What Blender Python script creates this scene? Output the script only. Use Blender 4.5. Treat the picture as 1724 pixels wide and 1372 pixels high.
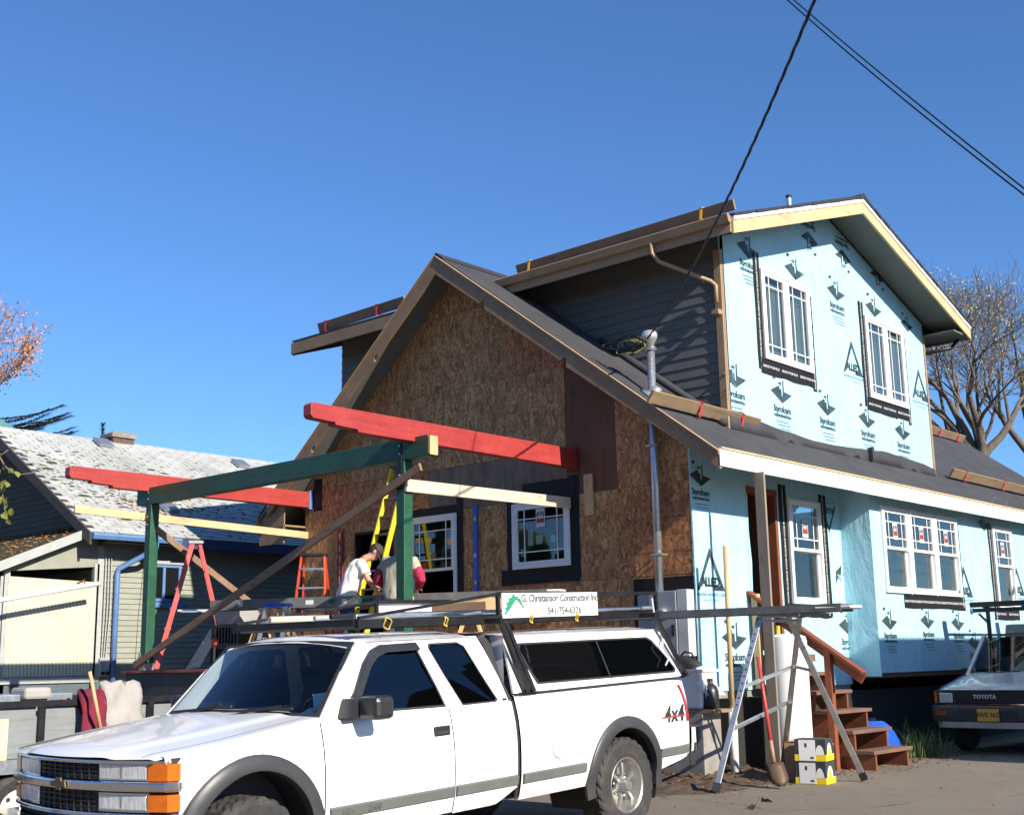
import bpy, bmesh, math, random
from mathutils import Vector, Matrix, noise
random.seed(7)
S = bpy.context.scene
for o in list(bpy.data.objects): bpy.data.objects.remove(o, do_unlink=True)
COL = S.collection
R = math.radians
# ------------------------------------------------------------------ camera
CAM = Vector((8.964, -13.547, 1.41)); FPX = 2085.8
def cam_basis(yaw, pitch, roll):
    f = Vector((-math.sin(yaw)*math.cos(pitch), math.cos(yaw)*math.cos(pitch), math.sin(pitch)))
    r0 = Vector((math.cos(yaw), math.sin(yaw), 0)); u0 = r0.cross(f)
    return (r0*math.cos(roll)+u0*math.sin(roll), u0*math.cos(roll)-r0*math.sin(roll), f)
CR, CU, CF = cam_basis(R(41.745), R(11.591), R(-1.063))
cd = bpy.data.cameras.new('camera'); cam = bpy.data.objects.new('camera', cd); COL.objects.link(cam)
cd.sensor_fit = 'HORIZONTAL'; cd.sensor_width = 36; cd.lens = FPX/1724*36; cd.clip_start = .1; cd.clip_end = 3000
m = Matrix((CR, CU, -CF)).transposed().to_4x4(); m.translation = CAM; cam.matrix_world = m
S.camera = cam
# ------------------------------------------------------------------ light
SUN = Vector((1, -.11, .55)).normalized()
sun_el = math.asin(SUN.z); sun_az = math.atan2(SUN.x, SUN.y)
w = bpy.data.worlds.new('World'); S.world = w; w.use_nodes = True
wn = w.node_tree.nodes; wl = w.node_tree.links
bgn = wn.get('Background') or wn.new('ShaderNodeBackground')
sky = wn.new('ShaderNodeTexSky'); sky.sky_type = 'NISHITA'; sky.sun_disc = False
sky.sun_elevation = sun_el; sky.sun_rotation = sun_az; sky.altitude = 60; sky.air_density = 1.0; sky.dust_density = .08; sky.ozone_density = 10
wl.new(sky.outputs[0], bgn.inputs[0]); bgn.inputs[1].default_value = .106
wl.new(bgn.outputs[0], wn['World Output'].inputs[0])
sd = bpy.data.lights.new('sun', 'SUN'); sd.energy = 5.0; sd.angle = R(.5); sd.color = (1, .92, .80)
so = bpy.data.objects.new('sun', sd); COL.objects.link(so); so.rotation_euler = (-SUN).to_track_quat('-Z', 'Y').to_euler(); so.location = (20, -10, 30)
S.view_settings.view_transform = 'Standard'; S.view_settings.look = 'None'; S.view_settings.gamma = 1; S.view_settings.use_curve_mapping = False
S.view_settings.exposure = .72
S.render.resolution_x = 1024; S.render.resolution_y = 814
# ------------------------------------------------------------------ pixel -> direction helpers (photo is 1724 x 1372)
def ray(x, y): return CF + CR*((x-862)/FPX) + CU*((686-y)/FPX)
def onp(x, y, ax, val):
    d = ray(x, y); return CAM + d*((val-CAM[ax])/d[ax])
def onpl(x, y, p0, n):
    d = ray(x, y); n = Vector(n); return CAM + d*((Vector(p0)-CAM).dot(n)/d.dot(n))
# ------------------------------------------------------------------ scene helpers
ROOTM = {}
def V(*a): return Vector(a)
def props(o, label=None, cat=None, group=None, kind=None):
    if label: o['label'] = label
    if cat: o['category'] = cat
    if group: o['group'] = group
    if kind: o['kind'] = kind
    return o
def thing(name, label, cat, loc=(0, 0, 0), rot=None, group=None):
    o = bpy.data.objects.new(name, None); COL.objects.link(o); o.empty_display_size = .1
    M = Matrix.Translation(Vector(loc))
    if rot is not None: M = M @ (rot if isinstance(rot, Matrix) else Matrix.Rotation(rot, 4, 'Z'))
    o.matrix_world = M; ROOTM[o.name] = M
    return props(o, label, cat, group)
def copy_tree(o, parent=None):
    c = o.copy(); COL.objects.link(c); c.parent = parent
    for ch in o.children: copy_tree(ch, c)
    return c
UX, UY, UZ = V(1, 0, 0), V(0, 1, 0), V(0, 0, 1)
class MB:
    def __init__(s): s.v = []; s.f = []; s.m = []; s.mi = 0
    def face(s, ids): s.f.append(ids); s.m.append(s.mi)
    def box(s, a, b):
        a = Vector(a); b = Vector(b); lo = [min(a[i], b[i]) for i in range(3)]; hi = [max(a[i], b[i]) for i in range(3)]
        return s.obox(Vector(lo), V(hi[0]-lo[0], 0, 0), V(0, hi[1]-lo[1], 0), V(0, 0, hi[2]-lo[2]))
    def obox(s, o, a, b, c):
        n = len(s.v); o = Vector(o)
        for k in (0, 1):
            for j, i in ((0, 0), (0, 1), (1, 1), (1, 0)): s.v.append(o+a*i+b*j+c*k)
        for q in ((3, 2, 1, 0), (4, 5, 6, 7), (0, 1, 5, 4), (1, 2, 6, 5), (2, 3, 7, 6), (3, 0, 4, 7)): s.face([n+x for x in q])
        return s
    def bar(s, p, q, w, h, side=None, taper=1):
        p = Vector(p); q = Vector(q); d = (q-p).normalized()
        if side is None: side = d.cross(UZ) if abs(d.z) < .95 else d.cross(UY)
        side = Vector(side); side = (side-d*side.dot(d)).normalized(); u = side.cross(d).normalized()
        n = len(s.v)
        for P, t in ((p, 1), (q, taper)):
            for i, j in ((-1, -1), (1, -1), (1, 1), (-1, 1)): s.v.append(P+side*(i*w*t/2)+u*(j*h*t/2))
        for qd in ((3, 2, 1, 0), (4, 5, 6, 7), (0, 1, 5, 4), (1, 2, 6, 5), (2, 3, 7, 6), (3, 0, 4, 7)): s.face([n+x for x in qd])
        return s
    def prism(s, poly, o, u, v, n, t):
        o, u, v, n = Vector(o), Vector(u), Vector(v), Vector(n); k = len(poly); b = len(s.v)
        for q in (0, 1):
            for (x, y) in poly: s.v.append(o+u*x+v*y+n*(t*q))
        s.face([b+k+i for i in range(k)]); s.face([b+i for i in range(k)][::-1])
        for i in range(k): j = (i+1) % k; s.face([b+i, b+j, b+k+j, b+k+i])
        return s
    def flat(s, poly, o, u, v):
        o, u, v = Vector(o), Vector(u), Vector(v); b = len(s.v)
        for (x, y) in poly: s.v.append(o+u*x+v*y)
        s.face(list(range(b, b+len(poly)))); return s
    def poly(s, pts):
        b = len(s.v); s.v += [Vector(p) for p in pts]; s.face(list(range(b, b+len(pts)))); return s
    def ring(s, c, a, b, n): return [Vector(c)+a*math.cos(2*math.pi*i/n)+b*math.sin(2*math.pi*i/n) for i in range(n)]
    def loft(s, rings, cap=True, closed=True):
        b = len(s.v); n = len(rings[0])
        for r in rings: s.v += [Vector(p) for p in r]
        for k in range(len(rings)-1):
            for i in range(n if closed else n-1):
                j = (i+1) % n; s.face([b+k*n+i, b+k*n+j, b+(k+1)*n+j, b+(k+1)*n+i])
        if cap:
            s.face([b+i for i in range(n)][::-1]); s.face([b+(len(rings)-1)*n+i for i in range(n)])
        return s
    def tube(s, pts, r, n=8, cap=True):
        pts = [Vector(p) for p in pts]; rs = r if isinstance(r, (list, tuple)) else [r]*len(pts); rings = []; side = None
        for i, p in enumerate(pts):
            d = (pts[min(i+1, len(pts)-1)]-pts[max(i-1, 0)]).normalized()
            if side is None:
                side = d.cross(UZ) if abs(d.z) < .9 else d.cross(UX)
            side = side-d*side.dot(d)
            side = side.normalized() if side.length > 1e-6 else d.orthogonal().normalized()
            rings.append(s.ring(p, side*rs[i], d.cross(side)*rs[i], n))
        return s.loft(rings, cap)
    def lathe(s, prof, o, ax=UZ, n=20, ref=None):
        ax = Vector(ax).normalized(); a = Vector(ref) if ref else ax.orthogonal(); a = a.normalized(); b = ax.cross(a); o = Vector(o)
        return s.loft([s.ring(o+ax*z, a*r, b*r, n) for r, z in prof])
    def ell(s, c, a, b, cc, n=12, m=8):
        c = Vector(c); rings = []
        for k in range(1, m):
            t = math.pi*k/m; rings.append(s.ring(c-cc*math.cos(t), a*math.sin(t), b*math.sin(t), n))
        st = len(s.v); s.loft(rings, False); s.v += [c-cc, c+cc]; x = len(s.v)-2
        for i in range(n):
            j = (i+1) % n; s.face([st+j, st+i, x]); s.face([st+(m-2)*n+i, st+(m-2)*n+j, x+1])
        return s
    def grid(s, fn, us, vs):
        b = len(s.v); n = len(vs)
        for u in us:
            for v in vs: s.v.append(Vector(fn(u, v)))
        for i in range(len(us)-1):
            for j in range(n-1): s.face([b+i*n+j, b+(i+1)*n+j, b+(i+1)*n+j+1, b+i*n+j+1])
        return s
    def mesh(s, me, M=None):
        b = len(s.v)
        for v in me.vertices: s.v.append((M @ v.co) if M else v.co.copy())
        for p in me.polygons: s.face([b+i for i in p.vertices])
        return s
    def build(s, name, mat, parent=None, smooth=False, bevel=0, local=False, solid=0, subs=0, auto=None):
        me = bpy.data.meshes.new(name); inv = None
        if parent is not None and not local: inv = ROOTM[parent.name].inverted()
        vs = [tuple(inv @ v) if inv else tuple(v) for v in s.v]
        me.from_pydata(vs, [], s.f); me.validate(clean_customdata=False)
        mats = mat if isinstance(mat, (list, tuple)) else [mat]
        for q in mats: me.materials.append(q)
        if len(mats) > 1 and len(me.polygons) == len(s.m): me.polygons.foreach_set('material_index', s.m)
        if smooth or auto:
            me.polygons.foreach_set('use_smooth', [True]*len(me.polygons))
            if auto: me.set_sharp_from_angle(angle=R(auto))
        o = bpy.data.objects.new(name, me); COL.objects.link(o)
        if parent is not None: o.parent = parent; ROOTM[o.name] = ROOTM[parent.name]
        else: ROOTM[o.name] = Matrix()
        if solid:
            md = o.modifiers.new('solid', 'SOLIDIFY'); md.thickness = solid; md.offset = 0
        if subs:
            md = o.modifiers.new('subd', 'SUBSURF'); md.levels = subs; md.render_levels = subs
        if bevel:
            md = o.modifiers.new('bev', 'BEVEL'); md.width = bevel; md.segments = 2; md.limit_method = 'ANGLE'; md.angle_limit = R(40)
        return o
def mb(): return MB()
def recentre(o):
    "put a one-mesh thing's origin at its base"
    me = o.data; n = len(me.vertices); xs = [v.co for v in me.vertices]
    c = V(sum(v.x for v in xs)/n, sum(v.y for v in xs)/n, min(v.z for v in xs))
    me.transform(Matrix.Translation(-c)); o.location = c; ROOTM[o.name] = Matrix.Translation(c); return o
def bake(o):
    "evaluate modifiers into the mesh"
    dg = bpy.context.evaluated_depsgraph_get(); me = bpy.data.meshes.new_from_object(o.evaluated_get(dg))
    o.modifiers.clear(); o.data = me; return o
TXT = {}
def text_mesh(txt, size, align='CENTER', shear=0, spacing=1.0, bold=0):
    k = (txt, size, align, shear, spacing, bold)
    if k in TXT: return TXT[k]
    c = bpy.data.curves.new('lettering', 'FONT'); c.body = txt; c.size = size; c.align_x = align; c.align_y = 'CENTER'; c.shear = shear; c.space_character = spacing; c.resolution_u = 2; c.offset = bold
    o = bpy.data.objects.new('lettering', c); COL.objects.link(o); bpy.context.view_layer.update()
    me = bpy.data.meshes.new_from_object(o.evaluated_get(bpy.context.evaluated_depsgraph_get()))
    bpy.data.objects.remove(o); TXT[k] = me; return me
def frm(o, u, v):
    u = Vector(u).normalized(); v = Vector(v).normalized(); n = u.cross(v)
    M = Matrix((u, v, n)).transposed().to_4x4(); M.translation = Vector(o); return M
def clip(poly, a, b, c):
    "keep a*x+b*y+c >= 0"
    out = []
    for i in range(len(poly)):
        p, q = poly[i-1], poly[i]; dp = a*p[0]+b*p[1]+c; dq = a*q[0]+b*q[1]+c
        if (dp >= 0) != (dq >= 0):
            t = dp/(dp-dq); out.append((p[0]+(q[0]-p[0])*t, p[1]+(q[1]-p[1])*t))
        if dq >= 0: out.append(q)
    return out if len(out) > 2 else []
def rect(x0, y0, x1, y1): return [(x0, y0), (x1, y0), (x1, y1), (x0, y1)]
def minus(polys, r):
    x0, y0, x1, y1 = r; out = []
    for p in polys:
        a = clip(p, -1, 0, x0); b = clip(p, 1, 0, -x1); mid = clip(clip(p, 1, 0, -x0), -1, 0, x1)
        c = clip(mid, 0, -1, y0) if mid else []; d = clip(mid, 0, 1, -y1) if mid else []
        out += [q for q in (a, b, c, d) if len(q) > 2]
    return out
# ------------------------------------------------------------------ materials
def lin(c): return tuple(((x/255)/12.92 if x/255 <= .04045 else ((x/255+.055)/1.055)**2.4) for x in c)
class NT:
    def __init__(s, name):
        s.m = bpy.data.materials.new(name); s.m.use_nodes = True; s.t = s.m.node_tree; s.n = s.t.nodes; s.b = s.n['Principled BSDF']; s.out = s.n['Material Output']; s.tc = s.n.new('ShaderNodeTexCoord')
    def node(s, ty, **kw):
        n = s.n.new(ty)
        for k, v in kw.items():
            if isinstance(k, str) and hasattr(n, k): setattr(n, k, v)
        return n
    def ln(s, a, b): s.t.links.new(a, b)
    def mapping(s, scale=(1, 1, 1), rot=(0, 0, 0), src=None, rnd=0):
        mp = s.node('ShaderNodeMapping'); mp.inputs['Scale'].default_value = scale; mp.inputs['Rotation'].default_value = rot
        src = src or s.tc.outputs['Object']
        if rnd:
            oi = s.node('ShaderNodeObjectInfo'); vm = s.node('ShaderNodeVectorMath'); vm.operation = 'SCALE'; vm.inputs[0].default_value = (rnd, rnd*1.7, rnd*.6); s.ln(oi.outputs['Random'], vm.inputs['Scale'])
            va = s.node('ShaderNodeVectorMath'); s.ln(src, va.inputs[0]); s.ln(vm.outputs[0], va.inputs[1]); src = va.outputs[0]
        s.ln(src, mp.inputs[0]); return mp.outputs[0]
    def noise(s, vec, scale=5, det=4, rough=.55, dist=0):
        n = s.node('ShaderNodeTexNoise'); n.inputs['Scale'].default_value = scale; n.inputs['Detail'].default_value = det; n.inputs['Roughness'].default_value = rough; n.inputs['Distortion'].default_value = dist
        s.ln(vec, n.inputs['Vector']); return n.outputs[0]
    def vor(s, vec, scale=5, feat='F1', out='Distance', rnd=1):
        n = s.node('ShaderNodeTexVoronoi'); n.feature = feat; n.inputs['Scale'].default_value = scale; n.inputs['Randomness'].default_value = rnd; s.ln(vec, n.inputs['Vector']); return n.outputs[out]
    def ramp(s, fac, stops, interp='LINEAR'):
        r = s.node('ShaderNodeValToRGB'); e = r.color_ramp.elements; r.color_ramp.interpolation = interp
        while len(e) < len(stops): e.new(.5)
        for i, (p, c) in enumerate(stops): e[i].position = p; e[i].color = (*c, 1) if len(c) == 3 else c
        s.ln(fac, r.inputs[0]); return r.outputs[0]
    def mix(s, fac, a, b, mode='MIX'):
        n = s.node('ShaderNodeMix'); n.data_type = 'RGBA'; n.blend_type = mode
        for sock, val in ((n.inputs[0], fac), (n.inputs[6], a), (n.inputs[7], b)):
            if isinstance(val, (int, float)): sock.default_value = val
            elif isinstance(val, tuple): sock.default_value = (*val[:3], 1)
            else: s.ln(val, sock)
        return n.outputs[2]
    def math(s, op, a, b=0):
        n = s.node('ShaderNodeMath'); n.operation = op
        for sock, val in ((n.inputs[0], a), (n.inputs[1], b)):
            if isinstance(val, (int, float)): sock.default_value = val
            else: s.ln(val, sock)
        return n.outputs[0]
    def color(s, c):
        if isinstance(c, tuple): s.b.inputs['Base Color'].default_value = (*c[:3], 1)
        else: s.ln(c, s.b.inputs['Base Color'])
    def bump(s, h, st=.3, dist=.01, prev=None):
        n = s.node('ShaderNodeBump'); n.inputs['Strength'].default_value = st; n.inputs['Distance'].default_value = dist; s.ln(h, n.inputs['Height'])
        if prev is not None: s.ln(prev, n.inputs['Normal'])
        s.ln(n.outputs[0], s.b.inputs['Normal']); return n.outputs[0]
    def set(s, rough=.6, metal=0, spec=None, coat=0):
        s.b.inputs['Roughness'].default_value = rough; s.b.inputs['Metallic'].default_value = metal
        if spec is not None: s.b.inputs['Specular IOR Level'].default_value = spec
        if coat: s.b.inputs['Coat Weight'].default_value = coat; s.b.inputs['Coat Roughness'].default_value = .06
        return s
def plain(name, c, rough=.6, metal=0, var=.12, scale=6, bump=0, stretch=(1, 1, 1), spec=None, coat=0, dirt=None, rnd=3, bscale=None):
    "colour with two octaves of uneven tone, optional dirt tint and fine relief"
    t = NT(name).set(rough, metal, spec, coat); vec = t.mapping(stretch, rnd=rnd)
    a = tuple(max(0, x*(1-var)) for x in c); b = tuple(min(1, x*(1+var)) for x in c)
    n1 = t.noise(vec, scale, 5, .65); col = t.ramp(n1, [(.3, a), (.7, b)])
    if dirt:
        n2 = t.noise(vec, scale*.35, 6, .7); f = t.ramp(n2, [(.48, (0, 0, 0)), (.75, (1, 1, 1))]); f2 = t.math('MULTIPLY', f, dirt[1]); col = t.mix(f2, col, dirt[0])
    t.color(col)
    if bump: t.bump(t.noise(vec, bscale or scale*6, 6, .6), bump, .004)
    rr = t.node('ShaderNodeMapRange'); rr.inputs[3].default_value = max(.02, rough-.08); rr.inputs[4].default_value = min(1, rough+.1); t.ln(n1, rr.inputs[0]); t.ln(rr.outputs[0], t.b.inputs['Roughness'])
    return t.m
def wood(name, c, dark, axis=0, scale=1, rough=.75, knots=True):
    "grain runs along axis (0 x, 1 y, 2 z)"
    t = NT(name).set(rough); st = [14*scale]*3; st[axis] = .7*scale; vec = t.mapping(tuple(st), rnd=9)
    n1 = t.noise(vec, 2.2, 6, .6, .6); col = t.ramp(n1, [(.25, dark), (.5, c), (.75, tuple(min(1, x*1.18) for x in c))])
    v2 = t.mapping((1, 1, 1), rnd=9); n2 = t.noise(v2, 2.5, 5, .6); col = t.mix(.35, col, t.ramp(n2, [(.3, tuple(x*.55 for x in c)), (.7, tuple(min(1, x*1.25) for x in c))]))
    if knots:
        st2 = [5]*3; st2[axis] = 1.6; k = t.vor(t.mapping(tuple(st2), rnd=9), 1.3); f = t.ramp(k, [(.07, (1, 1, 1)), (.16, (0, 0, 0))]); f = t.math('MULTIPLY', f, .6); col = t.mix(f, col, tuple(x*.45 for x in dark))
    t.color(col); t.bump(n1, .25, .003); return t.m
def osb_mat(name, tint):
    t = NT(name).set(.7)
    vec = t.mapping((1, 1, 1), rnd=11)
    wob = t.node('ShaderNodeTexNoise'); wob.inputs['Scale'].default_value = 3; t.ln(vec, wob.inputs['Vector'])
    va = t.node('ShaderNodeVectorMath'); va.operation = 'MULTIPLY_ADD'; t.ln(wob.outputs['Color'], va.inputs[0]); va.inputs[1].default_value = (.25, .25, .25); t.ln(vec, va.inputs[2])
    cols = [tuple(x*k for x, k in zip(tint, q)) for q in ((.42, .36, .3), (.75, .68, .6), (1, 1, 1), (1.35, 1.38, 1.4), (1.75, 1.9, 2.1))]
    def flakes(rot, sc):
        v = t.mapping(sc, (0, rot, 0), va.outputs[0]); c = t.vor(v, 1, out='Color'); sp = t.node('ShaderNodeSeparateColor'); t.ln(c, sp.inputs[0])
        return sp.outputs[0], t.vor(v, 1, 'DISTANCE_TO_EDGE')
    f1, e1 = flakes(.12, (19, 19, 5.5)); f2, e2 = flakes(-.65, (22, 22, 7)); f3, _ = flakes(.9, (24, 24, 7.5))
    stops = list(zip((.05, .3, .55, .8, .97), cols))
    c1 = t.ramp(f1, stops); c2 = t.ramp(f2, stops); c3 = t.ramp(f3, stops)
    pick = t.noise(vec, 14, 2); c = t.mix(t.ramp(pick, [(.44, (0, 0, 0)), (.5, (1, 1, 1))]), c1, c2)
    pick2 = t.noise(t.mapping((1.3, 1, .8), rnd=5), 19, 2); c = t.mix(t.ramp(pick2, [(.55, (0, 0, 0)), (.6, (1, 1, 1))]), c, c3)
    g = t.noise(t.mapping((60, 60, 6)), 2, 3); c = t.mix(.22, c, t.ramp(g, [(.3, tuple(x*.5 for x in tint)), (.7, tuple(min(1, x*1.5) for x in tint))]))
    big = t.noise(vec, 1.1, 4); c = t.mix(.3, c, t.ramp(big, [(.3, (.55, .5, .45)), (.7, (1.15, 1.1, 1.05))]), 'MULTIPLY')
    t.color(c); t.bump(f1, .3, .003); return t.m
M = {}
M['osb'] = osb_mat('osb_strands', (.41, .215, .085))
M['osb_red'] = osb_mat('osb_strands_reddish', (.41, .18, .07))
M['osb_grey'] = plain('weathered_plywood', (.2, .14, .095), .8, var=.3, scale=3, bump=.2, stretch=(3, 3, 1), dirt=((.07, .05, .04), .5))
M['ply_dark'] = wood('dark_plywood', (.15, .066, .032), (.062, .027, .014), 2, .6)
M['felt'] = plain('roofing_felt', (.040, .040, .044), .82, var=.22, scale=2.2, bump=.35, dirt=((.085, .082, .08), .35), bscale=60)
M['shingle_dark'] = plain('black_shingle', (.028, .029, .034), .9, var=.35, scale=30, bump=.5, bscale=160)
M['siding'] = plain('charcoal_siding_paint', (.118, .113, .103), .62, var=.07, scale=3, bump=.12, stretch=(.4, 1, 6), dirt=((.15, .15, .145), .25))
M['trim_tan'] = plain('tan_trim_paint', (.34, .225, .125), .5, var=.1, scale=3, bump=.08, dirt=((.2, .13, .08), .35))
M['rake'] = plain('brown_rake_paint', (.25, .16, .088), .62, var=.2, scale=4, bump=.15, dirt=((.33, .21, .11), .5))
M['soffit'] = plain('grey_soffit_paint', (.13, .135, .12), .7, var=.12, scale=2)
M['white'] = plain('white_paint', (.8, .79, .75), .5, var=.04, scale=2, dirt=((.6, .57, .5), .25))
M['vinyl'] = plain('white_vinyl', (.78, .79, .78), .4, var=.03, scale=3)
M['tape'] = plain('black_flashing_tape', (.013, .013, .013), .6, spec=.25, var=.3, scale=5, bump=.2)
M['print'] = plain('black_print', (.02, .024, .028), .55, var=.2)
M['print_w'] = plain('white_print', (.6, .62, .62), .5, var=.05)
M['print_soft'] = plain('faded_grey_print', (.13, .24, .31), .5, var=.2)
M['red_beam'] = plain('red_beam_paint', (.31, .022, .02), .5, var=.2, scale=3, bump=.25, stretch=(1, .35, 1), dirt=((.44, .12, .1), .6), bscale=45)
def timber_paint(name, c, c2, axis, chip):
    "painted timber: long grain relief, uneven coats, small chips"
    t = NT(name).set(.5); st = [18]*3; st[axis] = .8; vec = t.mapping(tuple(st), rnd=7); v1 = t.mapping(rnd=7)
    gr = t.noise(vec, 1.6, 6, .65, .5); big = t.noise(v1, 2.2, 6, .7)
    col = t.mix(t.ramp(big, [(.35, (0, 0, 0)), (.68, (1, 1, 1))]), c, c2); col = t.mix(.3, col, t.ramp(gr, [(.3, tuple(x*.45 for x in c)), (.7, tuple(min(1, x*1.25) for x in c2))]))
    d = t.vor(t.mapping((1, 1, 1), rnd=3), 34); f = t.ramp(d, [(.1, (1, 1, 1)), (.17, (0, 0, 0))]); f = t.math('MULTIPLY', f, t.ramp(t.noise(v1, 3, 4), [(.5, (0, 0, 0)), (.62, (1, 1, 1))])); col = t.mix(t.math('MULTIPLY', f, .7), col, chip)
    t.color(col); b = t.bump(gr, .35, .004); t.bump(t.noise(v1, 60, 3), .25, .002, b); return t.m
M['red_beam'] = timber_paint('red_beam_paint', (.30, .02, .018), (.38, .045, .036), 1, (.6, .3, .25))
M['green'] = timber_paint('dark_green_paint', (.012, .068, .036), (.026, .105, .06), 2, (.1, .2, .15)); M['green_x'] = timber_paint('dark_green_beam_paint', (.012, .06, .034), (.03, .1, .055), 0, (.1, .2, .15))
M['red_dark'] = plain('dark_red_primer', (.2, .018, .02), .6)
M['green'] = plain('dark_green_paint', (.016, .082, .042), .45, var=.25, scale=5, bump=.3, dirt=((.035, .12, .065), .6))
M['pine_x'] = wood('raw_pine_along_x', (.62, .41, .2), (.42, .25, .11), 0)
M['pine_y'] = wood('raw_pine_along_y', (.60, .42, .23), (.42, .27, .12), 1)
M['pine_z'] = wood('raw_pine_along_z', (.55, .37, .19), (.36, .22, .1), 2)
M['pale_y'] = wood('weathered_pale_board', (.60, .52, .38), (.45, .37, .25), 1)
M['brace'] = wood('dirty_brown_lumber', (.24, .15, .095), (.13, .075, .045), 0, .6)
M['grey_z'] = wood('grey_temporary_lumber', (.25, .205, .16), (.16, .125, .095), 2, .7)
M['plank'] = wood('roof_plank_lumber', (.27, .185, .105), (.15, .095, .055), 1, .7)
M['redwood_x'] = wood('red_stained_lumber_x', (.21, .058, .024), (.11, .03, .014), 0)
M['redwood_z'] = wood('red_stained_lumber_z', (.24, .064, .025), (.12, .032, .014), 2)
M['tread'] = wood('worn_stair_tread', (.17, .095, .065), (.09, .048, .035), 1)
M['concrete'] = plain('concrete', (.27, .25, .225), .85, var=.2, scale=5, bump=.3, dirt=((.15, .13, .11), .6))
M['porch_dark'] = plain('dark_porch_coating', (.032, .03, .03), .6, var=.3, scale=3, dirt=((.09, .08, .072), .5))
M['alu'] = plain('worn_aluminium', (.55, .56, .56), .38, .85, var=.12, scale=9, dirt=((.4, .39, .36), .5))
M['alu_dull'] = plain('dull_grey_aluminium', (.2, .195, .18), .55, .5, var=.2, scale=8)
M['galv'] = plain('galvanised_steel', (.52, .55, .58), .35, .8, var=.15, scale=25)
M['steel_black'] = plain('black_steel', (.018, .018, .02), .38, .3, var=.3, scale=10, dirt=((.06, .05, .045), .3))
M['black_rubber'] = plain('black_rubber', (.02, .02, .02), .7, var=.25, scale=12)
M['black_plastic'] = plain('black_plastic', (.022, .022, .024), .38, var=.15)
M['grey_plastic'] = plain('grey_plastic', (.33, .34, .33), .55, var=.1)
M['meter'] = plain('grey_enamel', (.30, .33, .35), .45, .2, var=.07, scale=4)
M['yellow'] = plain('yellow_fibreglass', (.72, .56, .015), .45, var=.1)
M['orange'] = plain('orange_fibreglass', (.60, .07, .02), .42, var=.12, dirt=((.3, .04, .02), .4))
M['red_ladder'] = plain('faded_red_fibreglass', (.44, .058, .05), .5, var=.15, scale=9, dirt=((.5, .2, .17), .6))
M['roofjack'] = plain('red_jack_paint', (.48, .03, .045), .5, var=.15)
M['jack_y'] = plain('yellow_jack_paint', (.75, .42, .02), .45, var=.1)
M['blue'] = plain('blue_plastic', (.02, .1, .52), .35, var=.12)
M['bluepaint'] = plain('blue_gutter_paint', (.10, .20, .42), .5, var=.12, scale=5, dirt=((.16, .24, .36), .5))
M['dark_in'] = plain('dark_interior', (.02, .018, .016), .9, var=.3)  # near-black colour paints in the darkness of the unlit rooms
M['cable'] = plain('black_cable', (.01, .01, .012), .45, var=.2)
M['cardboard'] = plain('cardboard', (.42, .26, .13), .85, var=.1, bump=.1)
M['leafbrown'] = plain('dry_leaf', (.23, .095, .03), .8, var=.6, scale=9)
def glass_mat(name, tint=(.75, .85, .85), rough=.02, f0=.06):
    t = NT(name); t.n.remove(t.b)
    gl = t.node('ShaderNodeBsdfGlossy'); gl.inputs['Roughness'].default_value = rough; gl.inputs['Color'].default_value = (1, 1, 1, 1)
    tr = t.node('ShaderNodeBsdfTransparent'); tr.inputs['Color'].default_value = (*tint, 1)
    ge = t.node('ShaderNodeNewGeometry'); dt = t.node('ShaderNodeVectorMath'); dt.operation = 'DOT_PRODUCT'; t.ln(ge.outputs['Normal'], dt.inputs[0]); t.ln(ge.outputs['Incoming'], dt.inputs[1])
    fc = t.math('SUBTRACT', 1, t.math('ABSOLUTE', dt.outputs['Value'])); f = t.math('MULTIPLY_ADD', t.math('POWER', fc, 4), .9); f.node.inputs[2].default_value = f0; f.node.use_clamp = True
    bp = t.node('ShaderNodeBump'); bp.inputs['Strength'].default_value = .04; bp.inputs['Distance'].default_value = .02; t.ln(t.noise(t.mapping(rnd=8), 1.6, 2), bp.inputs['Height']); t.ln(bp.outputs[0], gl.inputs['Normal'])
    mx = t.node('ShaderNodeMixShader'); t.ln(f, mx.inputs[0]); t.ln(tr.outputs[0], mx.inputs[1]); t.ln(gl.outputs[0], mx.inputs[2]); t.ln(mx.outputs[0], t.out.inputs[0])
    return t.m
M['glass'] = glass_mat('window_glass')
M['glass_dark'] = glass_mat('tinted_glass', (.16, .19, .22))
M['glass_ws'] = glass_mat('windscreen_glass', (.8, .86, .86), f0=.035)
# blue foam sheathing film: wrinkled, slightly glossy, with rows of fastener dots
def foam_mat(name, c):
    t = NT(name).set(.34); vec = t.mapping((1, 1, 1), rnd=4)
    n1 = t.noise(vec, .9, 4, .6); col = t.ramp(n1, [(.3, tuple(x*.9 for x in c)), (.7, tuple(min(1, x*1.08) for x in c))])
    n3 = t.noise(vec, 7, 5, .7); col = t.mix(.22, col, t.ramp(n3, [(.35, tuple(x*.8 for x in c)), (.65, tuple(min(1, x*1.12) for x in c))]))
    d = t.vor(t.mapping((1, 2.4, 2.1)), 1.05, rnd=.35); col = t.mix(t.ramp(d, [(.02, (.85,)*3), (.032, (0, 0, 0))]), col, (.05, .12, .17))
    t.color(col)
    h = t.noise(t.mapping((1, 1.1, .5)), 1.5, 5, .6, .8); b1 = t.bump(h, .8, .07); h2 = t.noise(vec, 11, 4, .6, 2.0); t.bump(h2, .35, .01, b1)
    return t.m
M['foam'] = foam_mat('blue_foam_film', (.40, .66, .75))
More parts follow.
